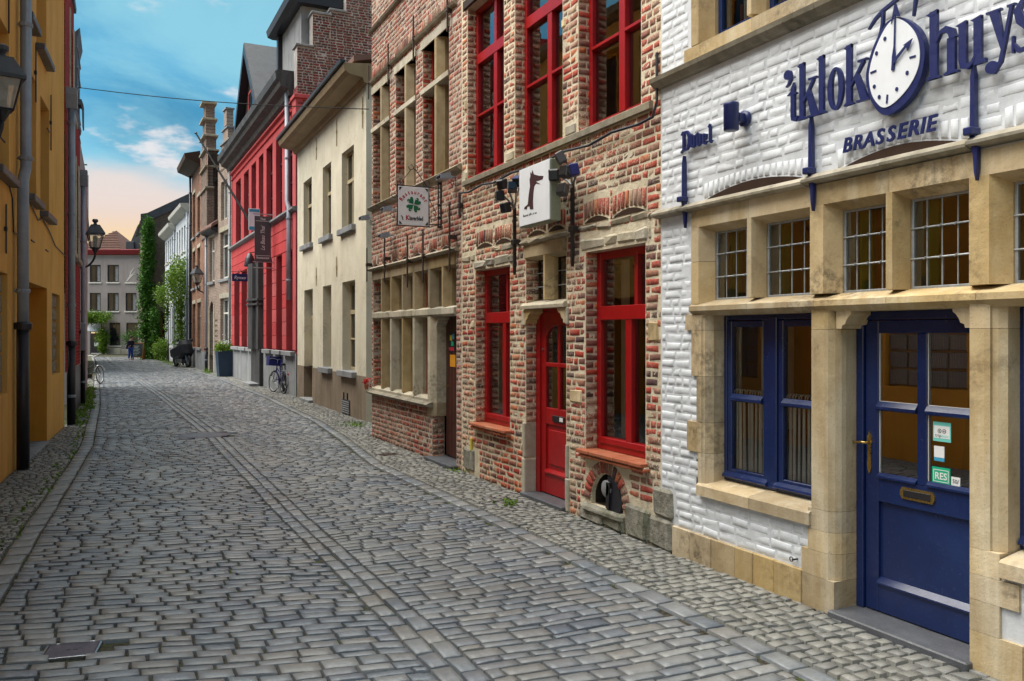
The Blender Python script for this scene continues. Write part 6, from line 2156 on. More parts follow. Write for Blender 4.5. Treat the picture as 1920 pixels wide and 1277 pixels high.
# ------------------------------------------------------------------ the house closing the view
F = house_on('end_house', 'mauve plastered house with red eaves closing the end of the lane', (-1.95, 89.43), -25.32)
xs_ = [(.42, 1.45), (2.08, 3.14), (3.78, 4.80)]
hN = [(a, b, 6.74, 8.37) for a, b in xs_[:2]] + [(a, b, 4.03, 5.74) for a, b in xs_] + [(2.25, 3.28, .80, 2.95), (3.84, 4.92, .80, 2.95), (.45, 1.62, .0, 2.95)]
plain_wall(F, -1.2, 8, -.05, 9.4, hN, 'mauve_plaster', .2)
for a, b, c, d_ in hN[:-1]:
    w = window(F, a + .002, b - .002, c, d_, .10, 'black_paint', .07, .06, [((a + b) / 2, c, d_, .06)] if c > 3 else [], [], glass='dark_glass')
    bx('sill', 'white_trim', F, a - .1, b + .1, -.08, .1, c - .12, c - .001, b=.01)
    if c > 3:
        bx('curtain_panel', 'curtain_dim', w, b - .36, b - .12, .13, .134, c + .1, d_ - .12, b=0)
bx('blind_window', 'mauve_plaster', F, 3.78, 4.78, -.012, .0, 6.72, 8.32, b=.0)
bx('sill', 'white_trim', F, 3.7, 4.88, -.08, .0, 6.6, 6.72, b=.01)
for q in (((3.85, 6.8), (4.2, 7.3), (4.7, 7.75)), ((3.95, 6.85), (4.4, 7.4), (4.72, 7.5)), ((4.1, 7.1), (4.3, 7.7), (4.6, 8.1))):
    MB().prism(ribbon(q, [.05, .09, .03]), 'y', -.022 - .002 * q[0][0], -.0125).build('wall_drawing', 'white_trim', F, fix=True)
dF = MB().box(.50, 1.58, .10, .16, .1, 1.95).build('door', 'black_paint', F)
MB().add([(.6, .095, .5), (1.48, .095, .5), (1.48, .095, 1.85), (.6, .095, 1.85)], [[0, 1, 2, 3]]).build('pane', 'dark_glass', dF)
bx('notice', 'print_white', dF, .8, 1.4, .085, .092, .75, 1.1, b=0)
bx('fanlight', 'curtain_cream', F, .5, 1.58, .12, .14, 2.05, 2.85, b=0)
MB().prism([(-.02, 2.95), (-.04, 2.90), (-.9, 2.15), (-.9, 2.2)], 'x', .45, 1.65).build('awning', 'curtain_white', F)
MB().prism([(0, 9.3), (-.25, 9.35), (-.3, 9.75), (.1, 9.85)], 'x', -1.3, 8.1).build('eaves', 'eaves_red', F)
MB().add([(-1.2, .0, 9.8), (3.3, .0, 9.8), (1.75, 2.5, 11.9)], [[0, 1, 2]]).add([(3.3, 0, 9.8), (4.0, 4, 9.8), (1.75, 2.5, 11.9)], [[0, 1, 2]]).build('tile_roof', 'roof_tile_red', F)
for k in range(11):
    z = 9.82 + .19 * k
    t_ = (z - 9.8) / 2.1
    MB().prism([(-.012 + t_ * 2.5 - .06, z - .01), (-.012 + t_ * 2.5 - .06, z + .05), (t_ * 2.5 + .04, z + .05)], 'x', -1.2 + t_ * 2.95 + .0, 3.3 - t_ * 1.55).build('tile_course', 'roof_tile_red', F)
MB().prism([(3.35, 9.8), (4.42, 12.3), (9, 12.3), (9, 9.8)], 'y', 1.2, 1.5).build('slate_roof', 'slate', F)
bx('chimney', 'slate', F, 3.35, 4.1, 1.0, 1.15, 9.8, 10.7, b=.02)
bx('low_wall', 'pale_stone', F, 2.2, 3.5, -.5, -.05, 0, .55, b=.02)
bx('flower_box', 'pale_stone', F, 3.5, 4.6, -.45, -.05, 0, .45, b=.02)

# ================================================================== left side
O = house_on('ochre_house', 'ochre plastered house with a deep porch and glass block windows', (-1.25, 12.69), 86.46)
X0 = -8.8
oh = [(-.45 - 4.2, .515 - 4.2 + .35, 1.11, 2.70), (-.75, .515, 1.107, 2.70), (1.81, 4.42, -.05, 2.70), (5.10, 6.315, 1.14, 2.655)]
ou = [(-3.6, -2.5, 3.98, 6.0), (-.55, .62, 3.98, 5.95), (2.10, 3.12, 4.02, 5.97), (3.60, 4.70, 3.96, 5.90)]
o2 = [(-.55, .62, 6.7, 8.3), (1.90, 2.68, 6.70, 8.3), (3.15, 4.35, 6.62, 8.3)]
plain_wall(O, -1.2, 7.02, -.05, 8.85, oh[1:] + ou[1:] + o2, 'ochre_plaster', .24)
plain_wall(O, X0, -1.2, -.05, 8.85, [oh[0], ou[0]], 'ochre_deep', .24)  # unseen stretch of wall, coloured more orange for the door glass to reflect
side_wall(O, X0, 0, 5, -.05, 8.8, 'ochre_plaster', -1)
MB().prism([(.3, 8.95), (-.12, 8.86), (-.34, 8.9), (-.36, 9.05), (.3, 9.1)], 'x', X0, 7.05).build('gutter', 'cornice_wood', O)
roof_plane(O, X0, 7.0, 9.05, 11.5, 5, 'roof_tile_red', .0)
for a, b, c, d_ in ou + o2:
    window(O, a + .002, b - .002, c, d_, .20, 'ochre_deep', .06, .05, [((a + b) / 2, c, d_, .06)], [], glass='dark_glass')
    bx('sill', 'bluestone', O, a - .06, b + .06, -.13, .15, c - .10, c + .001, b=.01)
# porch
pr = MB()
pr.add([(1.81, .0, -.05), (1.81, 1.05, -.05), (1.81, 1.05, 2.70), (1.81, .0, 2.70)], [[0, 1, 2, 3]])
pr.add([(4.42, .0, -.05), (4.42, 1.05, -.05), (4.42, 1.05, 2.70), (4.42, .0, 2.70)], [[3, 2, 1, 0]])
pr.add([(1.81, 1.05, -.05), (4.42, 1.05, -.05), (4.42, 1.05, 2.70), (1.81, 1.05, 2.70)], [[0, 1, 2, 3]])
pr.add([(1.81, 0, 2.70), (1.81, 1.05, 2.70), (4.42, 1.05, 2.70), (4.42, 0, 2.70)], [[0, 1, 2, 3]])
for v in range(len(pr.v)):
    q = pr.v[v]
    pr.v[v] = (q[0] + (.0015 if q[0] < 3 else -.0015), q[1] + .001, q[2] - (.0015 if q[2] > 1 else 0))
pr.build('porch', 'ochre_deep', O)
bx('porch_floor', 'concrete', O, 1.815, 4.41, -.05, 1.04, -.05, .02, b=.008)
bx('porch_door', 'brown_door', O, 2.3, 3.8, .98, 1.04, .02, 2.3, b=.01)
# glass block windows: every block its own piece
for a, b, c, d_ in (oh[0], oh[1], oh[3]):
    g = MB().box(a + .002, b - .002, .10, .16, c, d_).build('glass_block_window', 'room_ochre', O)
    nr = 6
    nc = 4
    for i in range(nc):
        for k in range(nr):
            xa, xb = a + (b - a) * i / nc + .012, a + (b - a) * (i + 1) / nc - .012
            za, zb = c + (d_ - c) * k / nr + .014, c + (d_ - c) * (k + 1) / nr - .014
            bx('glass_block', 'glass_block', g, xa, xb, .06, .11, za, zb, b=.014)
downpipe(O, 1.02, 1.9, 8.8, .075, 'zinc', 2.06, -.11, (4.15, .26))
for x, z0, z1 in ((.25, 2.95, 3.6), (2.9, 5.6, 6.55), (4.75, 5.2, 6.2), (.45, 5.9, 7.0)):
    anchor(O, x, z0, z1, .03, 'black_iron', .035)
for x, z in ((2.7, 3.35), (4.35, 3.35), (4.5, 5.5), (2.3, 7.2), (.1, 4.4)):
    bx('iron_clip', 'black_iron', O, x - .16, x + .16, -.02, -.002, z, z + .02, b=.003)
MB().tube([(.5, -.02, 3.9), (.75, -.02, 3.75), (.85, -.02, 3.3), (1.3, -.02, 3.3)], .010, 5).tube([(2.2, -.02, 3.95), (3.2, -.02, 3.75), (3.7, -.02, 3.85), (4.6, -.02, 3.72), (5.4, -.02, 3.55), (7.0, -.02, 3.5)], .010, 5).build('wall_cable', 'black_paint', O)
shell(O, X0 + .1, 6.9, 3.0, 8.6, 1.0, 'room_dark', .26)

# red painted brick house behind it
mk_wallbrick('painted_red_brick', (.58, .055, .05), (.44, .04, .038), (.24, .025, .025), .24, .085, msize=.018, bump=.9)
RL = house_on('red_brick_house', 'red painted brick house with black base and grey downpipes', (-.80, 19.73), 89.05)
hr = [(1.6, 2.9, 3.9, 6.1), (4.1, 5.3, 3.9, 6.1), (1.6, 2.9, 7.0, 8.9)]
plain_wall(RL, .02, 3.3, 1.10, 9.6, [hr[0], hr[2]], 'painted_red_brick', .22, 'xz')
plain_wall(RL, 3.3, 6.3, 1.10, 7.4, [hr[1]], 'painted_red_brick', .22, 'xz')
wall_panel(.02, 6.3, -.05, 1.10, [], .1, -.03).build('plinth', 'black_paint', RL)
for a, b, c, d_ in hr:
    window(RL, a + .002, b - .002, c, d_, .12, 'white_trim', .08, .06, [((a + b) / 2, c, d_, .06)], [(c + (d_ - c) * .66, a, b, .06)], glass='dark_glass')
    for e in ((a - .2, a), (b, b + .2)):
        bx('window_surround', 'pale_stone', RL, e[0] + .002, e[1] - .002, -.03, .1, c - .1, d_ + .2, b=.02)
    bx('sill', 'pale_stone', RL, a - .22, b + .22, -.10, .1, c - .22, c - .102, b=.01)
side_wall(RL, .02, .0, 5, 6, 9.6, 'painted_red_brick', -1)
MB().prism([(.2, 9.55), (-.05, 9.6), (-.06, 9.7), (.2, 9.72)], 'x', .0, 3.3).build('gutter', 'black_paint', RL)
MB().prism([(.3, 7.3), (-.02, 7.3), (-.04, 7.42), (.3, 7.45)], 'x', 3.3, 6.3).build('gutter', 'black_paint', RL)
downpipe(RL, .35, .0, 6.6, .07, 'zinc', 1.75, -.10, None, True)
downpipe(RL, 6.15, .0, 5.9, .055, 'zinc', 2.0, -.08, None, True)
bx('meter_box', 'zinc', RL, 5.85, 6.08, -.16, -.03, 1.45, 2.2, b=.02)
shell(RL, .2, 3.2, 3, 9.4, 1., 'room_dark', .24)
shell(RL, 3.4, 6.2, 3, 7.2, 1., 'room_dark', .24)

# slate hung house beyond
SL = house_on('slate_house', 'tall slate hung house behind the red painted brick', (-.72, 26.05), 89.6)
plain_wall(SL, 0, 7.8, -.05, 7.3, [], 'pale_plaster', .2)
side_wall(SL, 0, 0, 5, -.05, 7.3, 'pale_plaster', -1)
MB().prism([(.05, 7.3), (.05, 9.95), (-.02, 10.25), (.12, 10.1), (2, 10.6), (2, 7.3)], 'x', .02, 2.2).build('slate_storey', 'slate', SL)
for k in range(5):
    bx('slate_course', 'zinc', SL, .0, 2.2, .02, .045, 7.5 + .55 * k, 7.53 + .55 * k, b=.004)
MB().prism([(.25, 8.15), (-.04, 8.15), (-.07, 8.05), (-.08, 7.55), (-.11, 7.55), (-.11, 8.15), (-.06, 8.3), (.25, 8.3)], 'x', .0, .5).build('gutter_end', 'slate', SL, fix=True)

# pale house and low walls towards the end
PH = house_on('pale_house', 'pale plastered house glimpsed beyond the left bicycle', (-1.32, 46), 90.5)
hp = [(a, a + .9, c, c + 1.7) for a in (1, 4, 7, 10, 13, 16) for c in (1., 4.2, 6.6)]
plain_wall(PH, 0, 22, -.05, 8.6, hp, 'pale_plaster', .2)
side_wall(PH, 0, 0, 6, -.05, 8.6, 'pale_plaster', -1)
for a, b, c, d_ in hp:
    window(PH, a + .002, b - .002, c, d_, .12, 'white_trim', .06, .06, [], [], glass='dark_glass')
MB().prism([(0, 8.5), (-.3, 8.55), (-.35, 8.8), (0, 8.85)], 'x', -.1, 22).build('eaves', 'slate', PH)
roof_plane(PH, 0, 22, 8.8, 12, 4, 'slate', 0)
shell(PH, .2, 21.8, 0, 8.4, 1., 'room_dark', .22)

# ================================================================== street furniture, vehicles, plants, people
def lantern(loc, wall_off, label, s=1., yaw=0., reach=.45, drop=.45):
    """four sided street lantern on a curved wall bracket; loc = centre of the lantern's foot, wall_off = vector to the wall"""
    L = thing('street_lantern', label, 'lantern', loc, 0)
    w0, w1, h = .105 * s, .185 * s, .38 * s
    bars = MB()
    cs4 = [(-1, -1), (1, -1), (1, 1), (-1, 1)]
    ca, sa = math.cos(yaw), math.sin(yaw)

    def rot(x, y):
        return x * ca - y * sa, x * sa + y * ca
    for cx_, cy_ in cs4:
        a, b = rot(cx_ * w0, cy_ * w0), rot(cx_ * w1, cy_ * w1)
        bars.tube([(a[0], a[1], 0), (b[0], b[1], h)], .013 * s, 6)
    for w_, z in ((w0, 0.), (w1, h)):
        for k in range(4):
            p, q = rot(cs4[k][0] * w_, cs4[k][1] * w_), rot(cs4[(k + 1) % 4][0] * w_, cs4[(k + 1) % 4][1] * w_)
            bars.tube([(p[0], p[1], z), (q[0], q[1], z)], .015 * s, 6)
    bars.build('cage', 'black_paint', L)
    for k in range(4):
        p0, q0 = rot(cs4[k][0] * w0, cs4[k][1] * w0), rot(cs4[(k + 1) % 4][0] * w0, cs4[(k + 1) % 4][1] * w0)
        p1, q1 = rot(cs4[k][0] * w1, cs4[k][1] * w1), rot(cs4[(k + 1) % 4][0] * w1, cs4[(k + 1) % 4][1] * w1)
        MB().add([(p0[0], p0[1], 0), (q0[0], q0[1], 0), (q1[0], q1[1], h), (p1[0], p1[1], h)], [[0, 1, 2, 3]]).build('pane', 'lamp_glass', L)
    rf = MB()
    v = []
    for w_, z in ((w1 * 1.22, h - .01), (w1 * 1.22, h + .03 * s), (w1 * .62, h + .24 * s), (w1 * .58, h + .26 * s)):
        for cx_, cy_ in cs4:
            a = rot(cx_ * w_, cy_ * w_)
            v.append((a[0], a[1], z))
    f = [[3, 2, 1, 0], [12, 13, 14, 15]]
    for i in range(3):
        for k in range(4):
            f.append([4 * i + k, 4 * i + (k + 1) % 4, 4 * i + 4 + (k + 1) % 4, 4 * i + 4 + k])
    rf.add(v, f).build('roof', 'slate', L)
    MB().lathe([(.03 * s, h + .26 * s), (.06 * s, h + .27 * s), (.035 * s, h + .31 * s), (.075 * s, h + .35 * s), (.075 * s, h + .40 * s), (.05 * s, h + .42 * s)], 10).build('finial', 'slate', L)
    MB().lathe([(.05 * s, .02), (.055 * s, .12 * s), (.04 * s, .14 * s), (.06 * s, .16 * s), (.06 * s, .32 * s), (.02 * s, .34 * s)], 10).build('burner', 'rusty_iron', L)
    MB().lathe([(.03 * s, -.14 * s), (.08 * s, -.05 * s), (.11 * s, 0)], 8).build('foot', 'black_paint', L)
    wx, wy = wall_off
    pts = []
    for k in range(9):
        a = math.pi / 2 * k / 8
        t = math.sin(a)
        pts.append((wx * (1 - math.cos(a)), wy * (1 - math.cos(a)), -.12 * s - drop * t))
    pts.append((wx * 1.02, wy * 1.02, -.12 * s - drop))
    MB().tube(pts, .028 * s, 8).build('bracket', 'black_paint', L, True)
    MB().lathe([(.07 * s, 0), (.07 * s, .03)], 8, (wx, wy, -.135 * s - drop)).build('wall_rose', 'black_paint', L)
    return L


lantern((-.99, 10.2, 4.21), (-.40, .02), 'black lantern cut by the left edge, on the ochre house', .84, R(15))
lantern((-.335, 27.0, 4.34), (-.37, .0), 'black lantern on a curved arm beyond the red painted brick', 1.03, R(8))
lantern((4.16, 47.0, 4.55), (.36, .02), 'black lantern on the tall orange brick house', 1.15, R(20), drop=.35)

# ------------------------------------------------------------------ bicycles
def wheel(parent, x, z, r, turn=0., y=0.):
    w = MB().torus((0, 0, 0), r - .017, .019, 'y', 30, 8).build('wheel', 'rubber', parent, True)
    MB().torus((0, 0, 0), r - .043, .011, 'y', 30, 6).build('rim', 'bike_silver', w, True)
    sp = MB()
    for k in range(20):
        a = 2 * math.pi * k / 20
        sp.tube([(.02 * math.cos(a), .02 * (-1) ** k, .02 * math.sin(a)), ((r - .045) * math.cos(a), 0, (r - .045) * math.sin(a))], .0016, 4, False)
    sp.build('spokes', 'bike_silver', w)
    MB().lathe([(.022, -.035), (.03, -.03), (.03, .03), (.022, .035)], 10, (0, 0, 0), 'y').build('hub', 'bike_silver', w)
    w.location = (x, y, z)
    w.rotation_euler = (0, 0, turn)
    return w


def bicycle(label, loc, rz, frame_mat, guard_mat, crates=(), lean=0.):
    b = thing('bicycle', label, 'bicycle', loc, rz)
    b.rotation_euler = (lean, 0, rz)
    r = .345
    wheel(b, -.53, r, r)
    wheel(b, .53, r, r, R(12))
    f = MB()
    bbk, seat, head, rear, front = (-.05, 0, .28), (-.22, 0, .82), (.34, 0, .86), (-.53, 0, r), (.53, 0, r)
    f.tube([bbk, seat], .016, 8).tube([bbk, (.36, 0, .70)], .019, 8).tube([(-.16, 0, .58), (.35, 0, .80)], .016, 8).tube([(.37, 0, .66), (.33, 0, .95)], .02, 8)
    for s in (-1, 1):
        f.tube([(-.05, s * .03, .28), (-.53, s * .055, r)], .010, 6).tube([(-.20, s * .02, .76), (-.53, s * .055, r)], .009, 6).tube([(.365, s * .03, .68), (.44, s * .05, .52), (.53, s * .055, r)], .011, 6)
    f.build('frame', frame_mat, b, True)
    sd = MB().lathe([(.01, -.14), (.035, -.10), (.055, .0), (.095, .10), (.08, .13), (.02, .14)], 10, (0, 0, 0), 'x')
    so = sd.build('saddle', 'rubber', b, True)
    so.location = (-.25, 0, .93)
    so.rotation_euler = (0, 0, math.pi)
    so.scale = (1, 1, .45)
    MB().tube([(-.22, 0, .80), (-.25, 0, .92)], .013, 8).build('seat_post', 'bike_silver', b)
    hb = MB().tube([(.33, 0, .93), (.30, 0, 1.06)], .012, 8).tube([(.10, .30, 1.06), (.20, .29, 1.09), (.30, .15, 1.10), (.31, 0, 1.06), (.30, -.15, 1.10), (.20, -.29, 1.09), (.10, -.30, 1.06)], .011, 8)
    ho = hb.build('handlebar', 'bike_silver', b, True)
    for s in (-1, 1):
        MB().tube([(.10, s * .30, 1.06), (.19, s * .292, 1.088)], .017, 8).build('grip', 'rubber', ho)
    for x, a0, a1 in ((-.53, R(20), R(185)), (.53, R(25), R(160))):
        g = []
        for k in range(13):
            a = a0 + (a1 - a0) * k / 12
            g.append((x + (r + .025) * math.cos(a), r + (r + .025) * math.sin(a)))
        MB().prism(g + [(x + (r + .018) * math.cos(a0 + (a1 - a0) * k / 12), r + (r + .018) * math.sin(a0 + (a1 - a0) * k / 12)) for k in range(12, -1, -1)], 'y', -.028, .028).build('mudguard', guard_mat, b, fix=True)
    rk = MB()
    for s in (-.05, .0, .05):
        rk.tube([(-.30, s, .74), (-.78, s, .74)], .006, 6)
    for s in (-1, 1):
        rk.tube([(-.70, s * .05, .74), (-.53, s * .06, r)], .006, 6)
    rk.tube([(-.78, -.05, .74), (-.78, .05, .74)], .006, 6)
    rk.build('rack', 'bike_silver', b)
    MB().box(-.90, -.86, -.035, .035, .60, .66, .006).build('rear_lamp', 'print_red', b)
    MB().lathe([(.0, 0), (.09, 0), (.09, .008), (0, .008)], 20, (-.05, -.045, .28), 'y').build('chainring', 'bike_silver', b)
    for s, a in ((-1, R(-60)), (1, R(120))):
        cx_, cz_ = -.05 + .17 * math.cos(a), .28 + .17 * math.sin(a)
        p = MB().tube([(-.05, s * .06, .28), (cx_, s * .07, cz_)], .009, 6).build('crank', 'bike_silver', b)
        MB().box(cx_ - .04, cx_ + .04, s * .08, s * .17, cz_ - .012, cz_ + .012, .004).build('pedal', 'rubber', p)
    MB().box(-.5, .02, -.052, -.04, .24, .40, .01).build('chain_guard', 'rubber', b)
    MB().tube([(-.1, .03, .27), (-.18, .14, .01)], .009, 6).build('kickstand', 'bike_silver', b)
    for (x, y, z, wx_, wy_, hz) in crates:
        cr = MB()
        t = .012
        cr.box(x - wx_, x + wx_, y - wy_, y + wy_, z, z + t, .003)
        cr.box(x - wx_, x + wx_, y - wy_, y - wy_ + t, z, z + hz, .003).box(x - wx_, x + wx_, y + wy_ - t, y + wy_, z, z + hz, .003)
        cr.box(x - wx_, x - wx_ + t, y - wy_, y + wy_, z, z + hz, .003).box(x + wx_ - t, x + wx_, y - wy_, y + wy_, z, z + hz, .003)
        c = cr.build('crate', 'crate_blue', b)
        MB().box(x - wx_ + .02, x + wx_ - .02, y - wy_ + .02, y + wy_ - .02, z + .04, z + hz * .8, .02).build('crate_load', 'cover_black', c)
    return b


bicycle('dark violet bicycle with two blue crates against the red house', (4.95, 28.05, 0), R(97), 'bike_violet', 'bike_silver', [(.48, .0, .86, .16, .27, .30), (.20, -.22, .84, .12, .14, .26)], R(4))
bicycle('black and white city bicycle leaning on the left wall', (-.56, 35.6, 0), R(56), 'rubber', 'print_white', [], R(-6))

# motorbike under a black rain cover, with a bicycle wheel showing behind
mo = thing('covered_motorbike', 'motorbike half hidden under a black cover by the white houses', 'motorbike', (3.80, 52.0, 0), R(-72))
mo.scale = (1.12, 1.12, 1.15)
for x in (-.72, .75):
    wv = MB().torus((0, 0, 0), .25, .065, 'y', 24, 8).build('wheel', 'rubber', mo, True)
    wv.location = (x, 0, .315)
    MB().torus((0, 0, 0), .19, .018, 'y', 20, 6).build('rim', 'bike_silver', wv, True)
    MB().lathe([(.0, -.04), (.11, -.04), (.11, .04), (0, .04)], 14, (0, 0, 0), 'y').build('brake_disc', 'steel', wv)
for s in (-1, 1):
    MB().tube([(.75, s * .09, .315), (.58, s * .09, .95)], .03, 8).build('fork_leg', 'steel', mo)
    MB().tube([(.40, s * .2, 1.12), (.36, s * .34, 1.32)], .012, 6).build('mirror_stalk', 'black_paint', mo)
    MB().lathe([(.02, 0), (.07, .01), (.06, .03)], 10, (.35, s * .35, 1.34), 'x').build('mirror', 'black_paint', mo)
MB().box(-.25, .28, -.18, .18, .2, .55, .05).build('engine', 'steel', mo)
MB().tube([(.2, .17, .3), (-.3, .19, .24), (-.8, .2, .32)], [.03, .045, .05], 8).build('exhaust', 'steel', mo, True)
cvp = [(-1.0, .50), (-.95, .82), (-.55, .95), (-.1, 1.0), (.25, 1.28), (.52, 1.36), (.72, 1.15), (.86, .72), (.60, .52), (.3, .42), (-.3, .40), (-.7, .45)]
cm = MB()
n = len(cvp)
v = []
for y_, sc in ((-.30, .82), (-.22, .98), (0, 1.04), (.22, .98), (.30, .82)):
    cx_, cz_ = 0., .85
    v += [(cx_ + (p[0] - cx_) * sc, y_ + .03 * math.sin(7 * p[0] + p[1] * 5), cz_ + (p[1] - cz_) * sc) for p in cvp]
f = [list(range(n))[::-1], list(range(4 * n, 5 * n))]
for i in range(4):
    for k in range(n):
        f.append([i * n + k, i * n + (k + 1) % n, (i + 1) * n + (k + 1) % n, (i + 1) * n + k])
cm.add(v, f).build('cover', 'cover_black', mo, fix=True)
sw_ = thing('bicycle', 'dark bicycle mostly hidden behind the covered motorbike', 'bicycle', (3.62, 53.6, 0), R(-80))
wheel(sw_, -.5, .345, .345)
wheel(sw_, .55, .345, .345)
MB().tube([(-.5, 0, .345), (-.05, 0, .3), (.35, 0, .75)], .018, 6).tube([(-.2, 0, .82), (-.05, 0, .3)], .016, 6).tube([(.55, 0, .345), (.33, 0, .98)], .018, 6).build('frame', 'rubber', sw_)
MB().tube([(.2, .28, 1.02), (.33, .1, 1.05), (.33, -.1, 1.05), (.2, -.28, 1.02)], .014, 6).build('handlebar', 'rubber', sw_)

# ------------------------------------------------------------------ planter, plants, ivy
rsp = np.random.RandomState(99)
pl = thing('planter', 'tall blue planter of grass in front of the gabled brick house', 'planter', (4.72, 39.9, 0), R(3))
a, b = .30, .38
MB().add([(-a, -a, 0), (a, -a, 0), (a, a, 0), (-a, a, 0), (-b, -b, 1.15), (b, -b, 1.15), (b, b, 1.15), (-b, b, 1.15)], [[3, 2, 1, 0], [4, 5, 6, 7], [0, 1, 5, 4], [1, 2, 6, 5], [2, 3, 7, 6], [3, 0, 4, 7]]).build('box', 'planter_blue', pl)
q = np.stack([rsp.uniform(-.4, .4, 900), rsp.uniform(-.4, .4, 900), 1.12 + np.abs(rsp.normal(0, .17, 900))], 1)
foliage('foliage', 'leaf_yellow', pl, q, .055, rsp)
q = np.stack([rsp.uniform(-.2, .4, 90), rsp.uniform(-.4, .4, 90), 1.45 + np.abs(rsp.normal(0, .12, 90))], 1)
foliage('blossom', 'curtain_white', pl, q, .03, rsp)


def plant(name, label, cat, loc, pts, size, mat, stems=()):
    t_ = thing(name, label, cat, loc)
    foliage('foliage', mat, t_, pts, size, rsp)
    for s in stems:
        MB().tube(s[0], s[1], 6).build('stem', 'dark_wood_and_shade', t_)
    return t_


def clumps(n_cl, n_leaf, box, spread):
    c = np.stack([rsp.uniform(*box[0], n_cl), rsp.uniform(*box[1], n_cl), rsp.uniform(*box[2], n_cl)], 1)
    i = rsp.randint(0, n_cl, n_leaf)
    return c[i] + rsp.normal(0, 1, (n_leaf, 3)) * spread


# ivy curtain on the corner house: broad at the foot, narrow at the eaves
zc = rsp.uniform(0, 10.4, 170)
half = np.interp(zc, [0, 2, 5, 8, 10.4], [.45, .42, .38, .28, .12])
cen_ = np.interp(zc, [0, 2, 5, 8, 10.4], [.28, .25, .25, .32, .38])
C = np.stack([cen_ + rsp.uniform(-1, 1, 170) * half, rsp.uniform(-.75, -.12, 170), zc], 1)
i = rsp.randint(0, 170, 15000)
P_ = C[i] + rsp.normal(0, 1, (15000, 3)) * [.17, .14, .24]
P_[:, 2] = np.abs(P_[:, 2])
plant('ivy', 'tall green ivy climbing the corner of the brick gable', 'ivy', (2.35, 70.0, 0), P_, .075, 'leaf', [([(.2, -.1, 0), (.1, -.1, 4), (.25, -.08, 9.5)], [.08, .06, .02])])
plant('shrub', 'leafy shrub at the foot of the ivy and the white house', 'shrub', (3.25, 66.5, 0), clumps(28, 3200, ((-.15, .45), (-.8, .8), (.15, 1.2)), [.16, .25, .2]), .06, 'leaf_yellow', [([(0, 0, 0), (0, 0, .9)], .04)])
plant('shrub', 'dark shrub climbing beside the shop posts', 'shrub', (2.95, 69.0, 0), clumps(26, 2600, ((-.1, .4), (-.4, .2), (.1, 3.4)), [.15, .15, .3]), .07, 'leaf', [([(0, 0, 0), (.1, 0, 2.6)], .05)])
cl = np.concatenate([clumps(20, 2600, ((-.75, .05), (-1.4, 1.2), (4.1, 6.1)), [.2, .35, .3]), clumps(16, 1500, ((-.35, .0), (-.8, .5), (1.4, 4.2)), [.13, .22, .35])])
plant('climber', 'round yellow green climber on the nearer white house', 'climber', (4.12, 55.5, 0), cl, .07, 'leaf_yellow', [([(0, 0, 0), (-.1, .1, 2), (-.15, 0, 4.5)], [.06, .05, .03])])
plant('climber', 'small tuft of climber on the farther white house', 'climber', (3.72, 62.0, 0), np.concatenate([clumps(9, 800, ((-.7, -.1), (-.6, .6), (3.7, 5.0)), [.15, .25, .2]), clumps(6, 300, ((-.25, -.1), (-.3, .3), (2.2, 3.7)), [.07, .1, .2])]), .065, 'leaf_yellow', [([(-.05, 0, 0), (-.08, 0, 4)], .04)])
Fm = wmat(F)
tp = Fm @ Vector((1.9, -.9, 0))
cl = np.concatenate([clumps(30, 3800, ((-1.55, .75), (-.5, .5), (3.05, 3.75)), [.22, .25, .17]), clumps(16, 1700, ((-.3, .45), (-.3, .3), (1.3, 2.1)), [.16, .2, .22]), clumps(14, 1300, ((-.1, .5), (-.3, .3), (.2, 1.3)), [.15, .2, .2])])
tr = plant('trained_tree', 'flat topped trained tree over the door of the end house', 'tree', tuple(tp), cl, .07, 'leaf_yellow', [([(.2, 0, 0), (.15, 0, 1.8), (0, 0, 3.2)], [.09, .07, .05]), ([(0, 0, 2.9), (-1.3, 0, 3.3)], [.05, .02]), ([(0, 0, 3.0), (.6, 0, 3.4)], [.05, .02])])
tr.rotation_euler = (0, 0, R(-25))
pp = Fm @ Vector((5.1, -1.8, 0))
plant('potted_tree', 'dark potted olive tree behind the chalkboard', 'tree', tuple(pp), clumps(18, 900, ((-.7, .6), (-.4, .4), (.9, 2.1)), [.2, .2, .2]), .05, 'leaf', [([(0, 0, 0), (0, 0, 1.4)], .05)])

# tufts of grass and moss at the feet of the walls
def tufts(name, label, spots, parent=None):
    P3 = []
    for (x, y, rx, ry, n, h) in spots:
        P3.append(np.stack([x + rsp.normal(0, rx, n), y + rsp.normal(0, ry, n), np.abs(rsp.normal(0, h, n))], 1))
    P3 = np.concatenate(P3)
    o = foliage(name, 'leaf_yellow', None, P3, .022, rsp)
    tag(o, label, 'grass', kind='stuff')


sp_ = [(float(wall_l(y)) + rsp.uniform(.08, .3), y, .07, .25, 130, .02) for y in np.arange(20.3, 34, .55)]
sp_ += [(float(kerb_l(y)) + rsp.uniform(-.25, -.1), y, .02, .25, 16, .006) for y in np.arange(4.5, 24, .5)]
sp_ += [(-.85, 33.5, .12, .8, 700, .09), (-.75, 30.5, .1, .8, 400, .06), (4.02, 8.55, .05, .06, 60, .03), (4.33, 11.0, .04, .10, 40, .02), (4.33, 43.6, .1, .5, 300, .10), (4.6, 40.6, .1, .3, 160, .07), (3.7, 56.0, .2, 2.0, 500, .06), (4.6, 17.4, .15, .25, 160, .03), (3.45, 62, .2, 2.5, 500, .08)]
tufts('grass', 'low grass and moss growing along the foot of the walls', sp_)

# overhead wire from house to house
wr = MB().tube([(-.74 + 5.8 * t, 26.1 - 8.2 * t, 8.62 - 1.89 * t - .10 * math.sin(math.pi * t)) for t in np.linspace(0, 1, 14)], .011, 5).build('overhead_wire', 'matte_black')
tag(wr, 'thin overhead wire strung across the lane', 'wire')

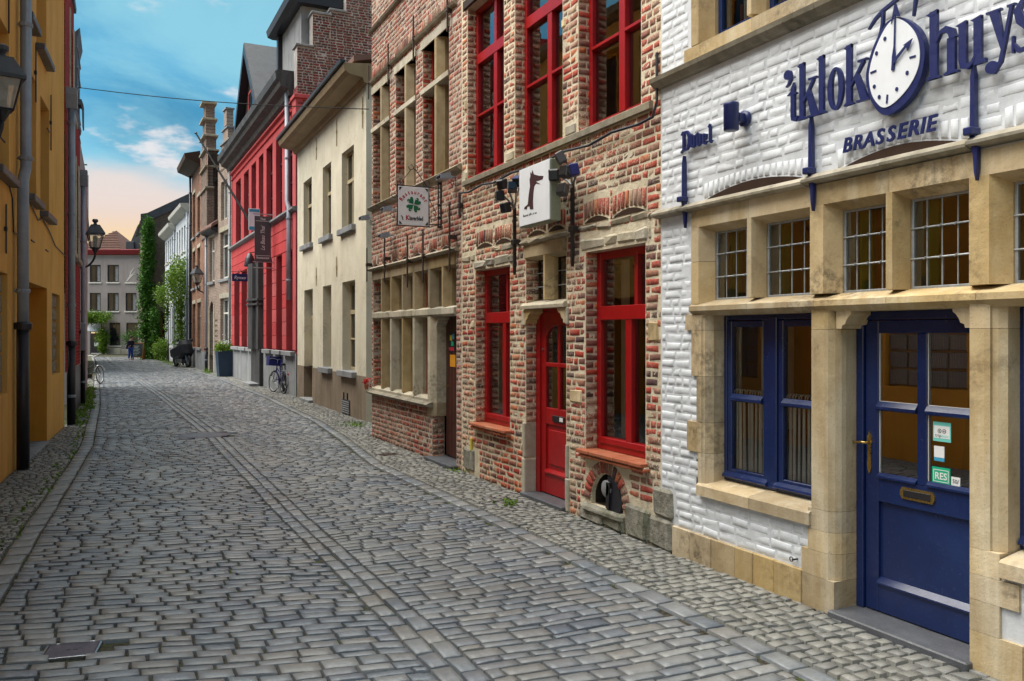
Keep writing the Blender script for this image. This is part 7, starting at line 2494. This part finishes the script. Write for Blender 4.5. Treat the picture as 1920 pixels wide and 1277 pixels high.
# flag and gull-like vane on the far left roof
fl = thing('flag', 'small yellow and green flag on the far left eaves', 'flag', (-1.50, 60.0, 8.9), 0)
MB().tube([(.35, 0, 0), (.35, 0, 3.0)], .03, 6).build('pole', 'zinc', fl)
for k, m_ in ((0, 'flag_yellow'), (1, 'flag_green')):
    MB().prism([(.33 - .12 * (1 - k), 2.5 - 1.1 * (1 - k)), (.33, 2.8 - .9 * (1 - k)), (.32 - .06, 2.0 - .9 * (1 - k)), (.32 - .30 * (1 - k) - .02, 1.6 - .9 * (1 - k))], 'y', -.02 - .01 * k, .02 - .01 * k).build('cloth', m_, fl, fix=True)
MB().box(-.3, .3, -.03, .03, 3.6, 3.68, .01).box(-.1, .05, -.02, .02, 3.68, 3.85, .01).build('vane', 'black_paint', fl)

# ------------------------------------------------------------------ chalkboard and the person reading it
ab = thing('chalkboard', 'wooden A-frame chalkboard on the paving at the bend', 'chalkboard', (1.98, 68.6, 0), R(-18))
for s in (-1, 1):
    fr = MB()
    fr.prism([(-.42, 0), (-.36, 0), (-.36, 1.25), (-.42, 1.25)], 'y', -.02, .02).prism([(.36, 0), (.42, 0), (.42, 1.25), (.36, 1.25)], 'y', -.02, .02)
    fr.box(-.36, .36, -.018, .018, 1.19, 1.25).box(-.36, .36, -.018, .018, .18, .24)
    fo = fr.build('frame', 'post_wood', ab)
    fo.location = (0, s * .25, 0)
    fo.rotation_euler = (R(-11) * -s * -1 if False else R(11) * s, 0, 0)
    bd_ = MB().box(-.36, .36, -.01, .01, .24, 1.19).build('board', 'chalk_green', fo)
    ck_ = MB()
    for k in range(7):
        ck_.box(-.28, -.28 + .3 + .2 * ((k * 37) % 5) / 5, -.0125, -.0105, .34 + .11 * k, .36 + .11 * k)
    ck_.build('chalk_lines', 'print_white', bd_)


def person():
    p = thing('person', 'person in dark jacket and blue jeans reading the chalkboard', 'person', (1.47, 68.3, 0), R(-50))

    def skin(name, verts, edges, radii, mat, root=0, sub=2):
        me = bpy.data.meshes.new(name)
        me.from_pydata(verts, edges, [])
        o = link(name, me, mat, p)
        m = o.modifiers.new('skin', 'SKIN')
        m.use_smooth_shade = True
        for i, r_ in enumerate(radii):
            me.skin_vertices[0].data[i].radius = (r_, r_) if not isinstance(r_, tuple) else r_
        me.skin_vertices[0].data[root].use_root = True
        s = o.modifiers.new('sub', 'SUBSURF')
        s.levels = sub
        s.render_levels = sub
        return o
    # +x is the way the figure faces, y its left
    V_ = [(0, 0, .92), (0, 0, 1.12), (.02, 0, 1.34), (.06, 0, 1.46), (.10, 0, 1.53),      # pelvis, waist, chest, neck, skull base
          (.02, .19, 1.36), (.02, .25, 1.10), (.22, .16, 1.02), (.02, -.19, 1.36), (.02, -.25, 1.10), (.22, -.16, 1.02),
          (0, .09, .88), (.03, .10, .48), (0, .10, .08), (.14, .11, .04), (0, -.09, .88), (.0, -.10, .48), (-.06, -.10, .08), (.08, -.11, .04),
          (.12, 0, 1.60), (.13, 0, 1.67)]
    E2 = [(0, 1), (1, 2), (2, 3), (3, 4), (2, 5), (5, 6), (6, 7), (2, 8), (8, 9), (9, 10), (0, 11), (11, 12), (12, 13), (13, 14), (0, 15), (15, 16), (16, 17), (17, 18), (4, 19), (19, 20)]
    rad = [.13, .125, .15, .06, .06, .075, .052, .04, .075, .052, .04, .09, .065, .045, .04, .09, .065, .045, .04, .095, .085]
    body = skin('body', V_, E2, rad, 'skin')
    skin('jacket', [(0, 0, .84), (0, 0, 1.05), (.01, 0, 1.32), (.04, 0, 1.43), (.02, .20, 1.36), (.02, .26, 1.10), (.18, .18, 1.03), (.02, -.20, 1.36), (.02, -.26, 1.10), (.18, -.18, 1.03)],
         [(0, 1), (1, 2), (2, 3), (2, 4), (4, 5), (5, 6), (2, 7), (7, 8), (8, 9)], [.165, .155, .175, .085, .09, .068, .055, .09, .068, .055], 'cloth_navy')
    skin('trousers', [(0, 0, .92), (0, .09, .84), (.03, .10, .48), (.0, .10, .10), (0, -.09, .84), (0, -.10, .48), (-.06, -.10, .10)], [(0, 1), (1, 2), (2, 3), (0, 4), (4, 5), (5, 6)], [.155, .11, .08, .065, .11, .08, .065], 'cloth_jeans')
    MB().lathe([(.0, .115), (.06, .10), (.10, .04), (.108, -.02), (.09, -.07), (.0, -.09)], 14, (.095, 0, 1.67)).build('hair', 'hair_dark', p, True)
    bx('shoulder_bag', 'cover_black', p, -.24, -.10, -.22, .02, .80, 1.12, b=.03)
    return p


person()
